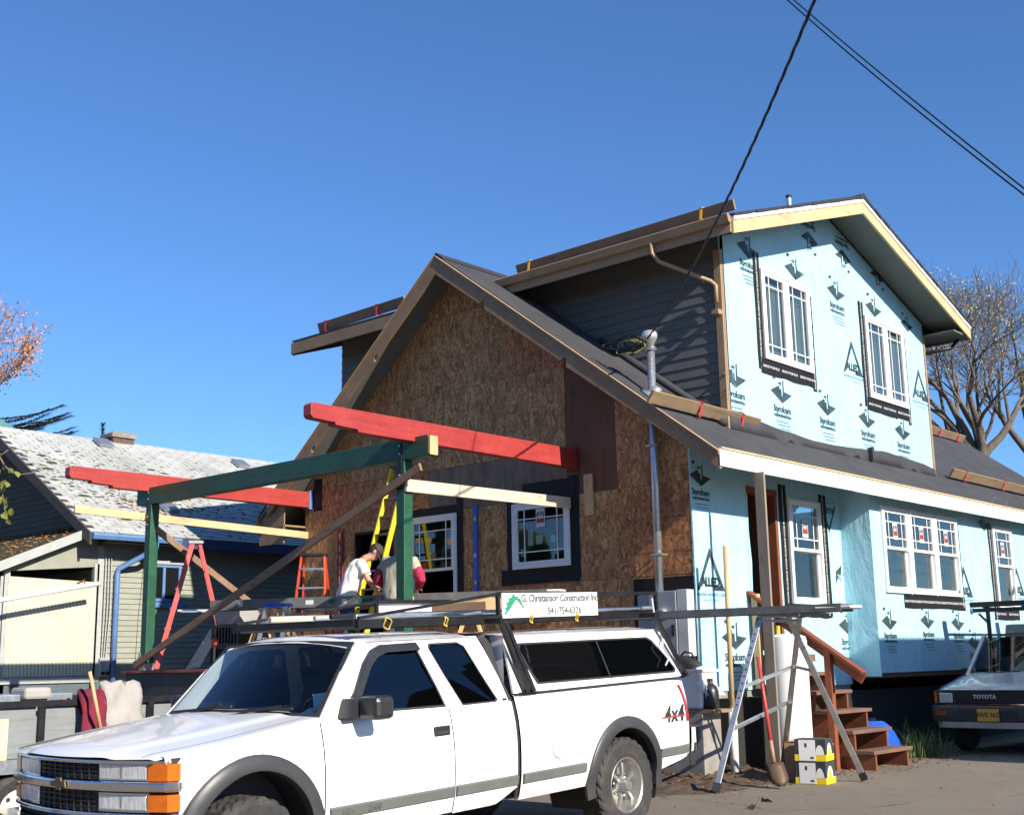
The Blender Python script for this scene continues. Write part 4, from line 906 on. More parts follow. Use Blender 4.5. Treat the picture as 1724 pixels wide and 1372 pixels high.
M['cabin'] = plain('cabin_trim', (.03, .031, .033), .8, var=.2); M['seat'] = plain('grey_seat_cloth', (.07, .075, .085), .9, var=.2, scale=30)
k_ = .036; th_ = R(-1); nX = V(math.cos(th_), -math.sin(th_), 0); dY = V(math.sin(th_), math.cos(th_), k_).normalized(); uZ = nX.cross(dY)
O_ = V(2.487, -4.903, 0)-nX*.95; TM = Matrix((nX, dY, uZ)).transposed().to_4x4()
truck = thing('pickup_truck', 'white four-wheel-drive pickup with canopy and black ladder rack in driveway', 'pickup truck', tuple(O_), TM)
def tb(g, nm, mat, par=truck, **kw): return g.build(nm, mat, par, local=True, **kw)
PROF = [(.40, .885), (.47, .915), (.55, .937), (.63, .948), (.75, .955), (.88, .957), (1.0, .947), (1.1, .928), (1.22, .895)]
def hw(z):
    for (a, b), (c, d) in zip(PROF, PROF[1:]):
        if z <= c: return b+(d-b)*(z-a)/(c-a)
    return PROF[-1][1]
FC, RC = -3.84, 0.0
AZ = {FC: .47, RC: .42}
def plan(y):
    q = 0
    if y < -3.95: q += ((-3.95-y)/.47)**2*.085
    if y > .75: q += ((y-.75)/.27)**2*.04
    return q
def arch(y, c, r): return AZ[c]+math.sqrt(max(0, r*r-(y-c)**2)) if abs(y-c) < r else 0
def side(nm, y0, y1, zt, zb, s_=1, n=None):
    ys = set(); n = n or max(6, int((y1-y0)/.05))
    for i in range(n+1): ys.add(y0+(y1-y0)*i/n)
    for c, r in ((FC, .465), (RC, .44)):
        for q in (-r, -r*.995, -r*.97, r*.97, r*.995, r):
            if y0 < c+q < y1: ys.add(c+q)
    ys = sorted(ys); g = mb(); m_ = 12; L = []
    for y in ys:
        a = max(zb(y), arch(y, FC, .465), arch(y, RC, .44)); b = zt(y); col = []
        for j in range(m_+1):
            z = a+(b-a)*j/m_; col.append(V(s_*(hw(z)-plan(y)), y, z))
        col.append(V(s_*(hw(b)-plan(y)-.03), y, b+.012)); L.append(col)
    g.loft(L, False, False); return tb(g, nm, M['truck_white'], smooth=True)
for s_ in (1, -1):
    side('front_fender', -4.345, -3.295, lambda y: 1.06+.125*(y+4.42)/1.13, lambda y: .66 if y < FC else .45, s_); side('fender_tip', -4.415, -4.344, lambda y: 1.06+.125*(y+4.42)/1.13, lambda y: 1.03, s_, 3)
    side('door', -3.285, -2.09, lambda y: 1.165, lambda y: .45, s_)
    side('rear_cab_panel', -2.08, -1.40, lambda y: 1.165, lambda y: .44+.1*max(0, (y+1.62)/.22), s_)
    side('bed_side', -1.355, 1.02, lambda y: 1.205, lambda y: .44+max(0, (y-.45)*.16), s_)
    # shut-line gaskets
    for y in (-3.29, -2.085, -1.377):
        g = mb(); w_ = .006 if y < -1.5 else .02; col = [[V(s_*(hw(z)-.014), y-w_, z), V(s_*(hw(z)-.014), y+w_, z)] for z in [.45+.06*i for i in range(13)]]; g.loft(col, False, False); tb(g, 'shut_line', M['black_rubber'])
    # rub moulding
    for (a, b, nm) in ((-3.25, -2.095, 'body_moulding'), (-2.075, -1.405, 'body_moulding'), (-1.34, -.56, 'body_moulding'), (.5, .99, 'body_moulding')):
        g = mb(); L = [[V(s_*(hw(z)-plan(y)+o_), y, z) for z, o_ in ((.555, .0), (.562, .016), (.622, .018), (.632, .0))] for y in [a+(b-a)*i/8 for i in range(9)]]; g.loft(L, False, False); mo = tb(g, nm, M['mould'])
        if s_ > 0 and a == -3.25:
            g = mb(); g.mesh(text_mesh('2500', .06, bold=.002), frm((hw(.6)+.0195, -2.87, .592), (0, 1, 0), (0, 0, 1))); tb(g, 'model_badge', M['chrome'], mo); g = mb(); g.flat([(-.05, -.008), (-.018, -.008), (-.015, -.02), (.015, -.02), (.018, -.008), (.05, -.008), (.05, .008), (.018, .008), (.015, .02), (-.015, .02), (-.018, .008), (-.05, .008)], (hw(.6)+.0195, -3.1, .592), UY, UZ); tb(g, 'badge', M['chrome'], mo)
    # wheel-arch flares
    for c, r, lo in ((FC, .465, -16), (RC, .44, -10)):
        g = mb(); L = []
        for i in range(33):
            a = R(lo+(180-2*lo)*i/32); ring = []
            for rr, o_ in ((r-.012, -.03), (r-.008, .03), (r+.006, .037), (r+.078, .024), (r+.088, .016), (r+.09, -.006)):
                y = c-math.cos(a)*rr; z = AZ[c]+math.sin(a)*rr; ring.append(V(s_*(hw(min(max(z, .45), 1.1))+o_-plan(max(y, -4.4))*.95), y, z))
            L.append(ring)
        g.loft(L, False, False); tb(g, 'wheel_flare', M['flare'], auto=40)
        g = mb(); L = [[V(s_*.93, c-math.cos(a)*r, AZ[c]+math.sin(a)*r), V(s_*.45, c-math.cos(a)*r, AZ[c]+math.sin(a)*r)] for a in [R(-25+230*i/20) for i in range(21)]]; g.loft(L, False, False); tb(g, 'wheel_well', M['black_rubber'])
# hood with raised centre panel
def hoodz(x, y):
    f = (y+4.42)/1.16; e = 1.055+.135*min(1, f); c = .035*(1-(abs(x)/.93)**2.2)
    ridge = .014/(1+math.exp((abs(x)-.47-.1*f)*60)); roll = -.05*max(0, (-4.3-y)/.14)**2*(1-.9*min(1, abs(x)/.85)**2)
    return e+c+ridge+roll
g = mb(); xs2 = [-.925+1.85*i/44 for i in range(45)]; ys2 = [-4.43+1.19*i/28 for i in range(29)]
def hoodp(x, y):
    lim = hw(1.14)-plan(max(y, -4.42))-.012; xx = x/.925*lim; bow = -.16*(1-(xx/.9)**2)*max(0, min(1, (-3.9-y)/.5)); return (xx, y+bow, hoodz(xx, y)+(.0 if abs(x) < .9 else -.01))
g.grid(hoodp, xs2, ys2); tb(g, 'hood', M['truck_white'], smooth=True)
for s_ in (-1, 1):
    g = mb(); L = []
    for i in range(21):
        y = -4.40+1.1*i/20; x = s_*(.78-.0*i); p = hoodp(x, y); L.append([V(p[0]-.004, p[1], p[2]+.0012), V(p[0]+.004, p[1], p[2]+.0012)])
    g.loft(L, False, False); tb(g, 'hood_gap', M['cabin'])
# front face: chrome surround, two grilles, stacked lamps
def fy(x): return -4.39-.17*(1-(x/.9)**2)
def fbar(nm, x0, x1, z0, z1, d0, d1, mat, par=truck, n=14, bev=0, tilt=0):
    g = mb(); L = []
    P = [(x0+(x1-x0)*i/n, fy(x0+(x1-x0)*i/n)) for i in range(n+1)]
    if x1 > .87: P += [(.89+d1*.5, -4.372), (.902+d1*.9, -4.34)]
    if x0 < -.87: P = [(-.902-d1*.9, -4.34), (-.89-d1*.5, -4.372)]+P
    for x, y in P:
        k = 0 if abs(x) < .873 else .3; L.append([V(x*(1-.03*(k > 0)), y+d0*(1-k), z0), V(x, y-d1*(1-k), z0), V(x, y-d1*(1-k)+tilt, z1), V(x*(1-.03*(k > 0)), y+d0*(1-k), z1)])
    g.loft(L); return tb(g, nm, mat, par, bevel=bev)
fbar('front_panel', -.872, .872, .68, 1.055, .06, -.02, M['cabin'])
fbar('chrome_upper_trim', -.865, .865, 1.022, 1.044, .05, .008, M['chrome'], bev=.006)
cb = fbar('chrome_centre_bar', -.872, .872, .868, .925, .05, .03, M['chrome'], bev=.012)
fbar('chrome_lower_trim', -.872, .872, .715, .742, .05, .012, M['chrome'], bev=.006)
gr = fbar('upper_grille', -.33, .33, .93, 1.022, .03, -.012, M['cabin']); fbar('lower_grille', -.33, .33, .745, .862, .03, -.012, M['cabin'])
for (z0, z1) in ((.93, 1.022), (.745, .862)):
    for k in range(1, 4): z = z0+(z1-z0)*k/4; fbar('grille_bar', -.32, .32, z-.003, z+.003, .02, .0, M['black_plastic'])
    for k in range(1, 9):
        x = -.33+.66*k/9; fbar('grille_bar', x-.004, x+.004, z0, z1, .02, .001, M['black_plastic'], n=1)
for s_ in (-1, 1):
    for (z0, z1) in ((.935, 1.018), (.762, .845)):
        a, b = sorted((s_*.355, s_*.725)); fbar('lamp_surround', a-.012, b+.012, z0-.012, z1+.012, .03, -.006, M['chrome']); hl = fbar('headlight', a, b, z0, z1, .02, .004, M['lens'], n=8, bev=.006)
        fbar('reflector_divider', (a+b)/2-.006, (a+b)/2+.006, z0+.008, z1-.008, .0, .0052, M['chrome'], hl, n=1)
        g = mb(); L = []
        for i in range(9):
            tt = i/8; x = .74+(.872-.74)*min(1, tt*1.6); y = fy(x) if tt < .63 else fy(.872)+(tt-.6)*.155
            xx = x+(.0 if tt < .63 else (tt-.6)*.085); L.append([V(s_*(xx-.02), y+.02, z0-.006), V(s_*xx, y-.008, z0-.006), V(s_*xx, y-.008, z1+.006), V(s_*(xx-.02), y+.02, z1+.006)])
        g.loft(L); tb(g, 'corner_lamp', M['amber'], smooth=False)
g = mb(); bw = [(-.085, -.016), (-.032, -.016), (-.026, -.036), (.026, -.036), (.032, -.016), (.085, -.016), (.078, .018), (.036, .018), (.03, .038), (-.03, .038), (-.036, .018), (-.078, .018)]
g.prism(bw, (0, fy(0)-.032, .897), UX, UZ, -UY, .012); tb(g, 'grille_emblem', plain('dull_gold_emblem', (.13, .085, .04), .5, .2), bevel=.004)
# bumpers
g = mb(); L = []
for i in range(25):
    x = -.94+1.88*i/24; y = fy(x*.93)-.10+(.16*max(0, (abs(x)-.86)/.14)**2); L.append([V(x, y+.1, .68), V(x, y-.02, .678), V(x, y-.035, .62), V(x, y-.02, .5), V(x, y+.02, .46), V(x, y+.1, .46)])
g.loft(L); tb(g, 'front_bumper', M['chrome'], auto=40)
fbar('air_dam', -.85, .85, .34, .46, .1, .02, M['black_plastic'])
g = mb(); L = []
for i in range(21):
    x = -.97+1.94*i/20; y = 1.24-(.13*max(0, (abs(x)-.84)/.13)**2); L.append([V(x, 1.04, .77), V(x, y, .77), V(x, y+.02, .74), V(x, y+.02, .67), V(x, y-.02, .58), V(x, 1.04, .56)])
g.loft(L); rb_ = tb(g, 'rear_bumper', M['chrome'], auto=40)
g = mb().box((-.75, 1.06, .7705), (.75, 1.2, .775)); tb(g, 'step_pad', M['black_rubber'], rb_)
g = mb().box((.93, .98, .44), (.935, 1.06, .56)); tb(g, 'mud_flap', M['black_rubber'])
g = mb().box((-.86, 1.0, .55), (.86, 1.03, 1.2)); tb(g, 'tailgate', M['truck_white'], bevel=.01)
for s_ in (1, -1):
    g = mb(); L = []
    for i in range(9):
        z = .83+.32*i/8; y = 1.035-.1*(i/8)**2; x = hw(z)-plan(y)+.006; L.append([V(s_*(hw(z)-plan(y-.08)+.006), y-.08+.02*i/8, z), V(s_*(x+.008), y-.02, z), V(s_*(x-.012), y+.006, z), V(s_*(x-.12), y+.012, z)])
    g.loft(L); tb(g, 'tail_light', M['redlens'], smooth=False)
# under body
g = mb(); g.box((-.55, -4.3, .40), (.55, 1.0, .52)); g.box((-.8, -3.2, .44), (.8, 1.0, .5)); g.box((-.7, -4.3, .5), (.7, -3.3, .98)); tb(g, 'chassis', M['cabin'])
for y in (FC, RC): g = mb(); g.tube([(-.8, y, .39), (.8, y, .39)], .05, 10); tb(g, 'axle', M['cabin'])
g = mb().box((.7, -2.05, .2), (.74, -2.02, .46)); tb(g, 'step_bracket', M['grey_plastic'])
# --- cab upper body
def cx(z, y=0): return .888-.155*(z-1.165)/.5-.02*max(0, (z-1.6)/.07)
def cabpoly(pts, s_, nm, mat, off=0, thick=.02):
    g = mb(); n = len(pts); a = [V(s_*(cx(z)+off), y, z) for y, z in pts]; b = [V(s_*(cx(z)+off-thick), y, z) for y, z in pts]; g.v = a+b
    g.face(list(range(n))); g.face(list(range(n, 2*n))[::-1])
    for i in range(n): j = (i+1) % n; g.face([i, j, n+j, n+i])
    return tb(g, nm, mat)
DW = [(-3.02, 1.195), (-2.92, 1.33), (-2.78, 1.52), (-2.69, 1.6), (-2.6, 1.625), (-2.3, 1.628), (-2.24, 1.6), (-2.13, 1.32), (-2.085, 1.178)]
QW = [(-1.91, 1.172), (-2.03, 1.4), (-2.125, 1.6), (-2.1, 1.632), (-1.80, 1.632), (-1.74, 1.6), (-1.6, 1.33), (-1.52, 1.19), (-1.55, 1.17)]
for s_ in (1, -1):
    cabpoly([(-3.28, 1.166), (-3.02, 1.195), (-2.92, 1.33), (-2.78, 1.52), (-2.69, 1.6), (-2.6, 1.625), (-2.62, 1.668), (-2.78, 1.668), (-3.0, 1.47)], s_, 'front_pillar', M['truck_white'])
    cabpoly([(-2.62, 1.668), (-2.6, 1.625), (-2.3, 1.628), (-2.24, 1.6), (-2.125, 1.6), (-2.1, 1.632), (-1.80, 1.632), (-1.74, 1.6), (-1.66, 1.668)], s_, 'roof_rail', M['truck_white'])
    cabpoly([(-2.085, 1.178), (-2.13, 1.32), (-2.24, 1.6), (-2.125, 1.6), (-2.03, 1.4), (-1.91, 1.172)], s_, 'door_pillar', M['truck_white'])
    cabpoly([(-1.52, 1.19), (-1.6, 1.33), (-1.74, 1.6), (-1.66, 1.668), (-1.56, 1.668), (-1.47, 1.45), (-1.40, 1.166), (-1.55, 1.166)], s_, 'rear_pillar', M['truck_white'])
    cabpoly([(-3.28, 1.165), (-3.02, 1.194), (-2.085, 1.177), (-1.91, 1.171), (-1.55, 1.168), (-1.40, 1.165), (-1.4, 1.14), (-3.28, 1.14)], s_, 'belt_line', M['truck_white'])
    for W_, nm in ((DW, 'door_glass'), (QW, 'quarter_glass')):
        c_ = (sum(p[0] for p in W_)/len(W_), sum(p[1] for p in W_)/len(W_)); cabpoly(W_, s_, nm, M['glass_dark'], -.009, .004)
        inn = [(c_[0]+(y-c_[0])*.955, c_[1]+(z-c_[1])*.94) for y, z in W_]; g = mb(); g.loft([[V(s_*(cx(z)+.002), y, z) for y, z in W_], [V(s_*(cx(z)+.001), y, z) for y, z in inn]], False); tb(g, 'window_seal', M['black_rubber'])
    vis = [(-3.06, 1.22), (-2.93, 1.345), (-2.8, 1.525), (-2.7, 1.61), (-2.6, 1.64), (-2.24, 1.645), (-2.22, 1.59), (-2.56, 1.585), (-2.66, 1.555), (-2.74, 1.49), (-2.87, 1.32), (-3.0, 1.22)]
    cabpoly(vis, s_, 'rain_visor', M['black_plastic'], .022, .012)
    g = mb(); L = [[V(s_*(cx(z)-.03), -1.395+.0*z, z), V(s_*(cx(z)+.0), -1.385-(z-1.165)*.33, z), V(s_*(cx(z)-.0), -1.36-(z-1.165)*.33, z)] for z in [1.165+.5*i/8 for i in range(9)]]; g.loft(L, False, False); tb(g, 'cab_gap_seal', M['cabin'])
    # mirror
    g = mb(); g.box((s_*.97, -3.03, 1.16), (s_*1.17, -2.86, 1.315)) if s_ > 0 else g.box((-1.17, -3.03, 1.16), (-.97, -2.86, 1.315)); mi = tb(g, 'door_mirror', M['black_plastic'], bevel=.035)
    g = mb(); g.prism([(-3.12, 1.18), (-2.98, 1.18), (-2.95, 1.3), (-3.05, 1.3)], (s_*.86, 0, 0), UY, UZ, UX*s_, .13); tb(g, 'mirror_arm', M['black_plastic'], mi)
    # door handle
    g = mb().box((s_*(hw(1.02)-.004), -2.28, .985), (s_*(hw(1.02)+.012), -2.12, 1.055)); h_ = tb(g, 'door_handle', M['black_plastic'], bevel=.01)
    g = mb().box((s_*(hw(1.02)+.0122), -2.26, 1.0), (s_*(hw(1.02)+.014), -2.14, 1.02)); tb(g, 'handle_recess', M['cabin'], h_)
g = mb(); xs3 = [-.735+1.47*i/16 for i in range(17)]; ys3 = [-2.84, -2.8, -2.7, -2.5, -2.2, -1.9, -1.65, -1.56]
g.grid(lambda x, y: (x, y-.07*(1-(x/.735)**2)*(1 if y < -2.6 else 0)*(1-(y+2.84)/.3 if y < -2.54 else 0), 1.665+.062*(1-(abs(x)/.735)**2.6)-(.05*max(0, (-2.68-y)/.16)**2)-(.02*max(0, (y+1.7)/.14)**2)), xs3, ys3); tb(g, 'roof', M['truck_white'], smooth=True)
g = mb().box((-.72, -1.42, 1.16), (.72, -1.405, 1.66)); tb(g, 'cab_back', M['cabin'])
def wsp(u, v):   # u -1..1 across, v 0 bottom .. 1 top
    x = u*(.86+(.725-.86)*v); y = (-3.26+(.45)*v)-(.115-.04*v)*(1-u*u); z = 1.175+.49*v+.03*(1-u*u)*(1-.2*v); return (x, y, z)
g = mb(); g.grid(lambda u, v: wsp(u, v), [-1+i/8 for i in range(17)], [i/6 for i in range(7)]); tb(g, 'windscreen', M['glass_ws'], smooth=True)
g = mb(); g.loft([[Vector(wsp(u, v))+V(0, -.004, .004) for (u, v) in ring] for ring in ([(-1, 0), (-.5, 0), (0, 0), (.5, 0), (1, 0), (1, .5), (1, 1), (.5, 1), (0, 1), (-.5, 1), (-1, 1), (-1, .5)], [(-.955, .07), (-.5, .07), (0, .07), (.5, .07), (.955, .07), (.955, .5), (.955, .955), (.5, .955), (0, .955), (-.5, .955), (-.955, .955), (-.955, .5)])], False); tb(g, 'windscreen_seal', M['black_rubber'])
g = mb(); g.grid(lambda x, y: (x, y-.1*(1-(x/.9)**2), 1.178+.03*(1-(x/.9)**2)), [-.86+1.72*i/10 for i in range(11)], [-3.33, -3.2]); tb(g, 'cowl', M['black_plastic'], smooth=True)
for a, b in (((.02, .02), (.62, .05)), ((-.72, .02), (-.1, .05))):
    p = Vector(wsp(a[0], .03))+V(0, -.03, .012); q = Vector(wsp(b[0], .13))+V(0, -.03, .012); g = mb().bar(p+V(.1, -.04, -.02), q, .012, .012); wi = tb(g, 'wiper', M['black_plastic']); g = mb().bar(p.lerp(q, .3)+V(-.2, .0, -.015), q+V(.12, .0, -.015), .016, .018); tb(g, 'wiper_blade', M['black_plastic'], wi)
# cabin fittings
g = mb(); g.loft([[V(x, -3.22, .95), V(x, -3.2, 1.13), V(x, -2.95, 1.16), V(x, -2.78, 1.1), V(x, -2.75, .85)] for x in (-.8, .8)], True); tb(g, 'dashboard', M['cabin'])
for x in (-.42, .42):
    g = mb(); g.box((x-.26, -2.75, .6), (x+.26, -2.2, .82)); g.prism([(-2.3, .8), (-2.12, .8), (-1.98, 1.4), (-2.1, 1.4)], (x-.25, 0, 0), UY, UZ, UX, .5); g.prism([(-2.07, 1.38), (-1.97, 1.38), (-1.94, 1.58), (-2.04, 1.58)], (x-.13, 0, 0), UY, UZ, UX, .26); tb(g, 'seat', M['seat'], bevel=.03)
g = mb(); ctr = V(.42, -2.82, 1.13); ax_ = V(0, .75, .45).normalized(); a_ = V(1, 0, 0); b_ = ax_.cross(a_); g.tube([ctr+(a_*math.cos(2*math.pi*i/24)+b_*math.sin(2*math.pi*i/24))*.185 for i in range(25)], .015, 8); g.bar(ctr-a_*.18, ctr+a_*.18, .05, .02); g.bar(ctr, ctr-ax_*.25, .05, .05); tb(g, 'steering_wheel', M['black_plastic'], smooth=False)
g = mb().box((-.8, -3.1, .55), (.8, -1.43, .6)); tb(g, 'cab_floor', M['cabin'])
pp = thing('dash_papers', 'pale green papers lying on pickup dashboard behind windscreen', 'papers', tuple(O_+nX*.5+dY*-3.05+uZ*1.17), TM)
for i, (x, y, a) in enumerate(((-.05, -.06, .3), (.02, .02, -.5), (.1, -.03, .9))): g = mb(); u_ = V(math.cos(a), math.sin(a), .1); v_ = V(-math.sin(a), math.cos(a), .25+.1*i); g.obox(V(x, y, .015+.03*i), u_*.24, v_*.17, V(0, 0, .002)); g.build('sheet', plain('pale_green_paper', (.55, .68, .62), .8), pp, local=True)
# wheels
def wheel(c, s_, par, R0=.388, W=.245, rimr=.222):
    ax = V(s_, 0, 0); c = Vector(c); g = mb(); n = 72; rings = []
    prof = [(rimr, -.5), (rimr+.03, -.5), (R0*.87, -.52), (R0*.96, -.46), (R0, -.38), (R0, -.2), (R0, -.06), (R0, .06), (R0, .2), (R0, .38), (R0*.96, .46), (R0*.87, .52), (rimr+.03, .5), (rimr, .46)]
    for i in range(n):
        a = 2*math.pi*i/n; rd = V(0, math.cos(a), math.sin(a)); q = []
        for j, (r_, w_) in enumerate(prof):
            if 3 <= j <= 10:
                blk = ((i+(j % 2)*1) % 3 == 0) or (j in (6, 7) and i % 2 == 0); r_ = r_-(.011 if blk else 0)
            q.append(c+rd*r_+ax*(w_*W))
        rings.append(q)
    rings.append(rings[0]); b = len(g.v)
    for q in rings[:-1]: g.v += q
    m_ = len(prof)
    for i in range(n):
        for j in range(m_-1): i2 = (i+1) % n; g.face([b+i*m_+j, b+i2*m_+j, b+i2*m_+j+1, b+i*m_+j+1])
    ty = tb(g, 'tyre', M['tyre'], par)
    g = mb(); g.lathe([(rimr, -.1), (rimr+.012, .105), (rimr, .118), (rimr-.012, .11), (rimr-.03, .05), (rimr-.045, .0), (rimr-.05, -.1)], c, ax, 40); g.lathe([(rimr-.02, -.02), (rimr-.02, -.03)], c, ax, 40); tb(g, 'rim', M['rim'], par, auto=35)
    g = mb(); g.lathe([(rimr-.03, -.06), (rimr-.03, -.055)], c, ax, 30); tb(g, 'brake_disc', M['cabin'], par)
    for k in range(6):
        a = 2*math.pi*k/6+.35; rd = V(0, math.cos(a), math.sin(a)); td = ax.cross(rd); g = mb(); L = []
        for r_, w_, d_ in ((.04, .052, .062), (.1, .04, .07), (.16, .036, .06), (rimr-.012, .05, .045)): L.append([c+rd*r_+td*w_*.5+ax*(d_-.035), c+rd*r_+td*w_*.36+ax*d_, c+rd*r_-td*w_*.36+ax*d_, c+rd*r_-td*w_*.5+ax*(d_-.035)])
        g.loft(L); tb(g, 'spoke', M['rim'], par, bevel=.004)
        a2 = a+math.pi/6; g = mb(); g.lathe([(.014, 0), (.014, .03), (.008, .036)], c+V(0, math.cos(a2), math.sin(a2))*.075+ax*.03, ax, 6); tb(g, 'lug_nut', M['chrome'], par)
    g = mb(); g.lathe([(.06, .02), (.06, .075), (.05, .1), (.048, .125), (.04, .135), (.0, .136)], c, ax, 20); tb(g, 'hub_cap', M['rim'], par, auto=35)
for y in (FC, RC):
    for s_ in (1, -1):
        wp = mb().lathe([(.08, -.02), (.08, .0)], (s_*.82, y, .388), V(s_, 0, 0), 12); wp = tb(wp, 'wheel', M['cabin']); wheel((s_*.822, y, .388), s_, wp)
# --- canopy over the bed
def tx(z): return .905-.09*(z-1.215)/.44
def tpoly(pts, s_, nm, mat, off=0, thick=.02, par=truck):
    g = mb(); n = len(pts); a = [V(s_*(tx(z)+off), y, z) for y, z in pts]; b = [V(s_*(tx(z)+off-thick), y, z) for y, z in pts]; g.v = a+b
    g.face(list(range(n))); g.face(list(range(n, 2*n))[::-1])
    for i in range(n): j = (i+1) % n; g.face([i, j, n+j, n+i])
    return tb(g, nm, mat, par)
TW = [(-1.06, 1.275), (-1.14, 1.4), (-1.22, 1.56), (-1.2, 1.598), (.55, 1.588), (.62, 1.56), (.8, 1.4), (.9, 1.29), (.87, 1.262)]
can = mb(); xs4 = [-.815+1.63*i/14 for i in range(15)]; ys4 = [-1.36, -1.33, -1.2, -.6, 0, .4, .62, .72, .78]
can.grid(lambda x, y: (x, y, 1.655+.04*(1-(abs(x)/.815)**3)-.03*max(0, (y-.6)/.18)**2), xs4, ys4); can = tb(can, 'canopy', M['truck_white'], smooth=True)
for s_ in (1, -1):
    tpoly([(-1.36, 1.222), (-1.06, 1.275), (-1.14, 1.4), (-1.22, 1.56), (-1.2, 1.598), (-1.36, 1.657)], s_, 'canopy_side', M['truck_white'], par=can)
    tpoly([(-1.36, 1.657), (-1.2, 1.598), (.55, 1.588), (.62, 1.56), (.70, 1.65)], s_, 'canopy_side', M['truck_white'], par=can)
    tpoly([(.70, 1.65), (.62, 1.56), (.8, 1.4), (.9, 1.29), (.87, 1.262), (1.02, 1.222), (.9, 1.46), (.78, 1.62)], s_, 'canopy_side', M['truck_white'], par=can)
    tpoly([(-1.36, 1.222), (1.02, 1.222), (.87, 1.262), (-1.06, 1.275)], s_, 'canopy_side', M['truck_white'], par=can)
    tpoly(TW, s_, 'canopy_window', M['glass_dark'], -.008, .004, can)
    c_ = (-.15, 1.43); inn = [(c_[0]+(y-c_[0])*.975, c_[1]+(z-c_[1])*.91) for y, z in TW]; g = mb(); g.loft([[V(s_*(tx(z)+.004), y, z) for y, z in TW], [V(s_*(tx(z)+.003), y, z) for y, z in inn]], False); tb(g, 'window_seal', M['black_rubber'], can)
    tpoly([(-.2, 1.59), (-.185, 1.59), (-.085, 1.265), (-.1, 1.265)], s_, 'window_bar', M['black_rubber'], .003, .01, can)
    g = mb().box((s_*.885, -1.35, 1.208), (s_*.92, 1.0, 1.221)); tb(g, 'canopy_seal', M['black_rubber'], can)
g = mb(); g.poly([(-.81, -1.36, 1.2), (.81, -1.36, 1.2), (.81, -1.36, 1.66), (-.81, -1.36, 1.66)]); tb(g, 'canopy_front', M['truck_white'], can)
g = mb(); g.poly([(-.87, 1.0, 1.21), (.87, 1.0, 1.21), (.78, .78, 1.63), (-.78, .78, 1.63)]); tb(g, 'canopy_rear_glass', M['glass_dark'], can)
g = mb().box((-.85, -1.34, .6), (.85, .98, .64)); tb(g, 'bed_floor', M['cabin'])
# 4x4 decal and small badges
g = mb(); p = (hw(.9)+.003, .80, .895); g.mesh(text_mesh('4x4', .19, shear=.25, spacing=1.1, bold=.006), frm((p[0]-.002, .73, .905), (0, 1, 0), (-.06, 0, 1))); d4 = tb(g, 'four_by_four_decal', M['print'])
g = mb().flat(rect(-.19, -.01, .17, .003), (p[0]+.003, .73, .892), UY, V(-.06, 0, 1)); tb(g, 'decal_stripe', M['red_beam'], d4)
g = mb().box((cx(1.19)+.001, -1.47, 1.175), (cx(1.19)+.004, -1.42, 1.195)); tb(g, 'badge', M['print'])
g = mb(); g.tube([V(hw(.8)+.001, -.9+.085*math.cos(a), .8+.1*math.sin(a)) for a in [2*math.pi*i/28 for i in range(29)]], .003, 5); tb(g, 'fuel_door_gap', M['mould'])
# --- rack
rk = thing('ladder_rack', 'black steel ladder rack with sign boards standing over white pickup', 'rack', tuple(O_+uZ*1.2), TM)
RB = Matrix.Translation((0, 0, -1.2))
def rb(g, nm, mat, par=None, **kw):
    g.v = [RB @ v for v in g.v]; return g.build(nm, mat, par or rk, local=True, **kw)
for s_ in (1, -1):
    x = s_*.7
    rb(mb().bar((x, -2.77, 1.79), (x, .95, 1.785), .045, .06, UX), 'lower_rail', M['steel_black']); rb(mb().bar((x, -1.27, 1.985), (x, .95, 1.975), .03, .03, UX), 'upper_rail', M['steel_black']); rb(mb().bar((x, -2.75, 1.83), (x, -1.27, 1.985), .022, .022, UX), 'front_slope_rail', M['steel_black'])
    for y in (-1.27, .93): rb(mb().bar((x, y, 1.82), (x, y, 1.975), .028, .028, UX), 'upright', M['steel_black'])
    for (a, b) in (((s_*.865, -1.44, 1.79), (s_*.935, -1.24, 1.225)), ((s_*.865, .64, 1.79), (s_*.935, 1.0, 1.225)), ((s_*.865, -1.38, 1.76), (s_*.935, -1.16, 1.225))): rb(mb().bar(a, b, .035, .035, UX), 'leg', M['steel_black'])
    rb(mb().box((s_*.9, -1.3, 1.218), (s_*.945, -1.1, 1.226)), 'foot_plate', M['steel_black']); rb(mb().box((s_*.9, .93, 1.222), (s_*.945, 1.06, 1.228)), 'foot_plate', M['steel_black'])
for y in (-1.44, .64): rb(mb().bar((-.88, y, 1.775), (.88, y, 1.775), .04, .04, UY), 'outrigger', M['steel_black'])
for y in (-2.76, -1.27, -.2, .92): rb(mb().bar((-.68, y, 1.80), (.68, y, 1.80), .05, .05, UY), 'cross_bar', M['steel_black'])
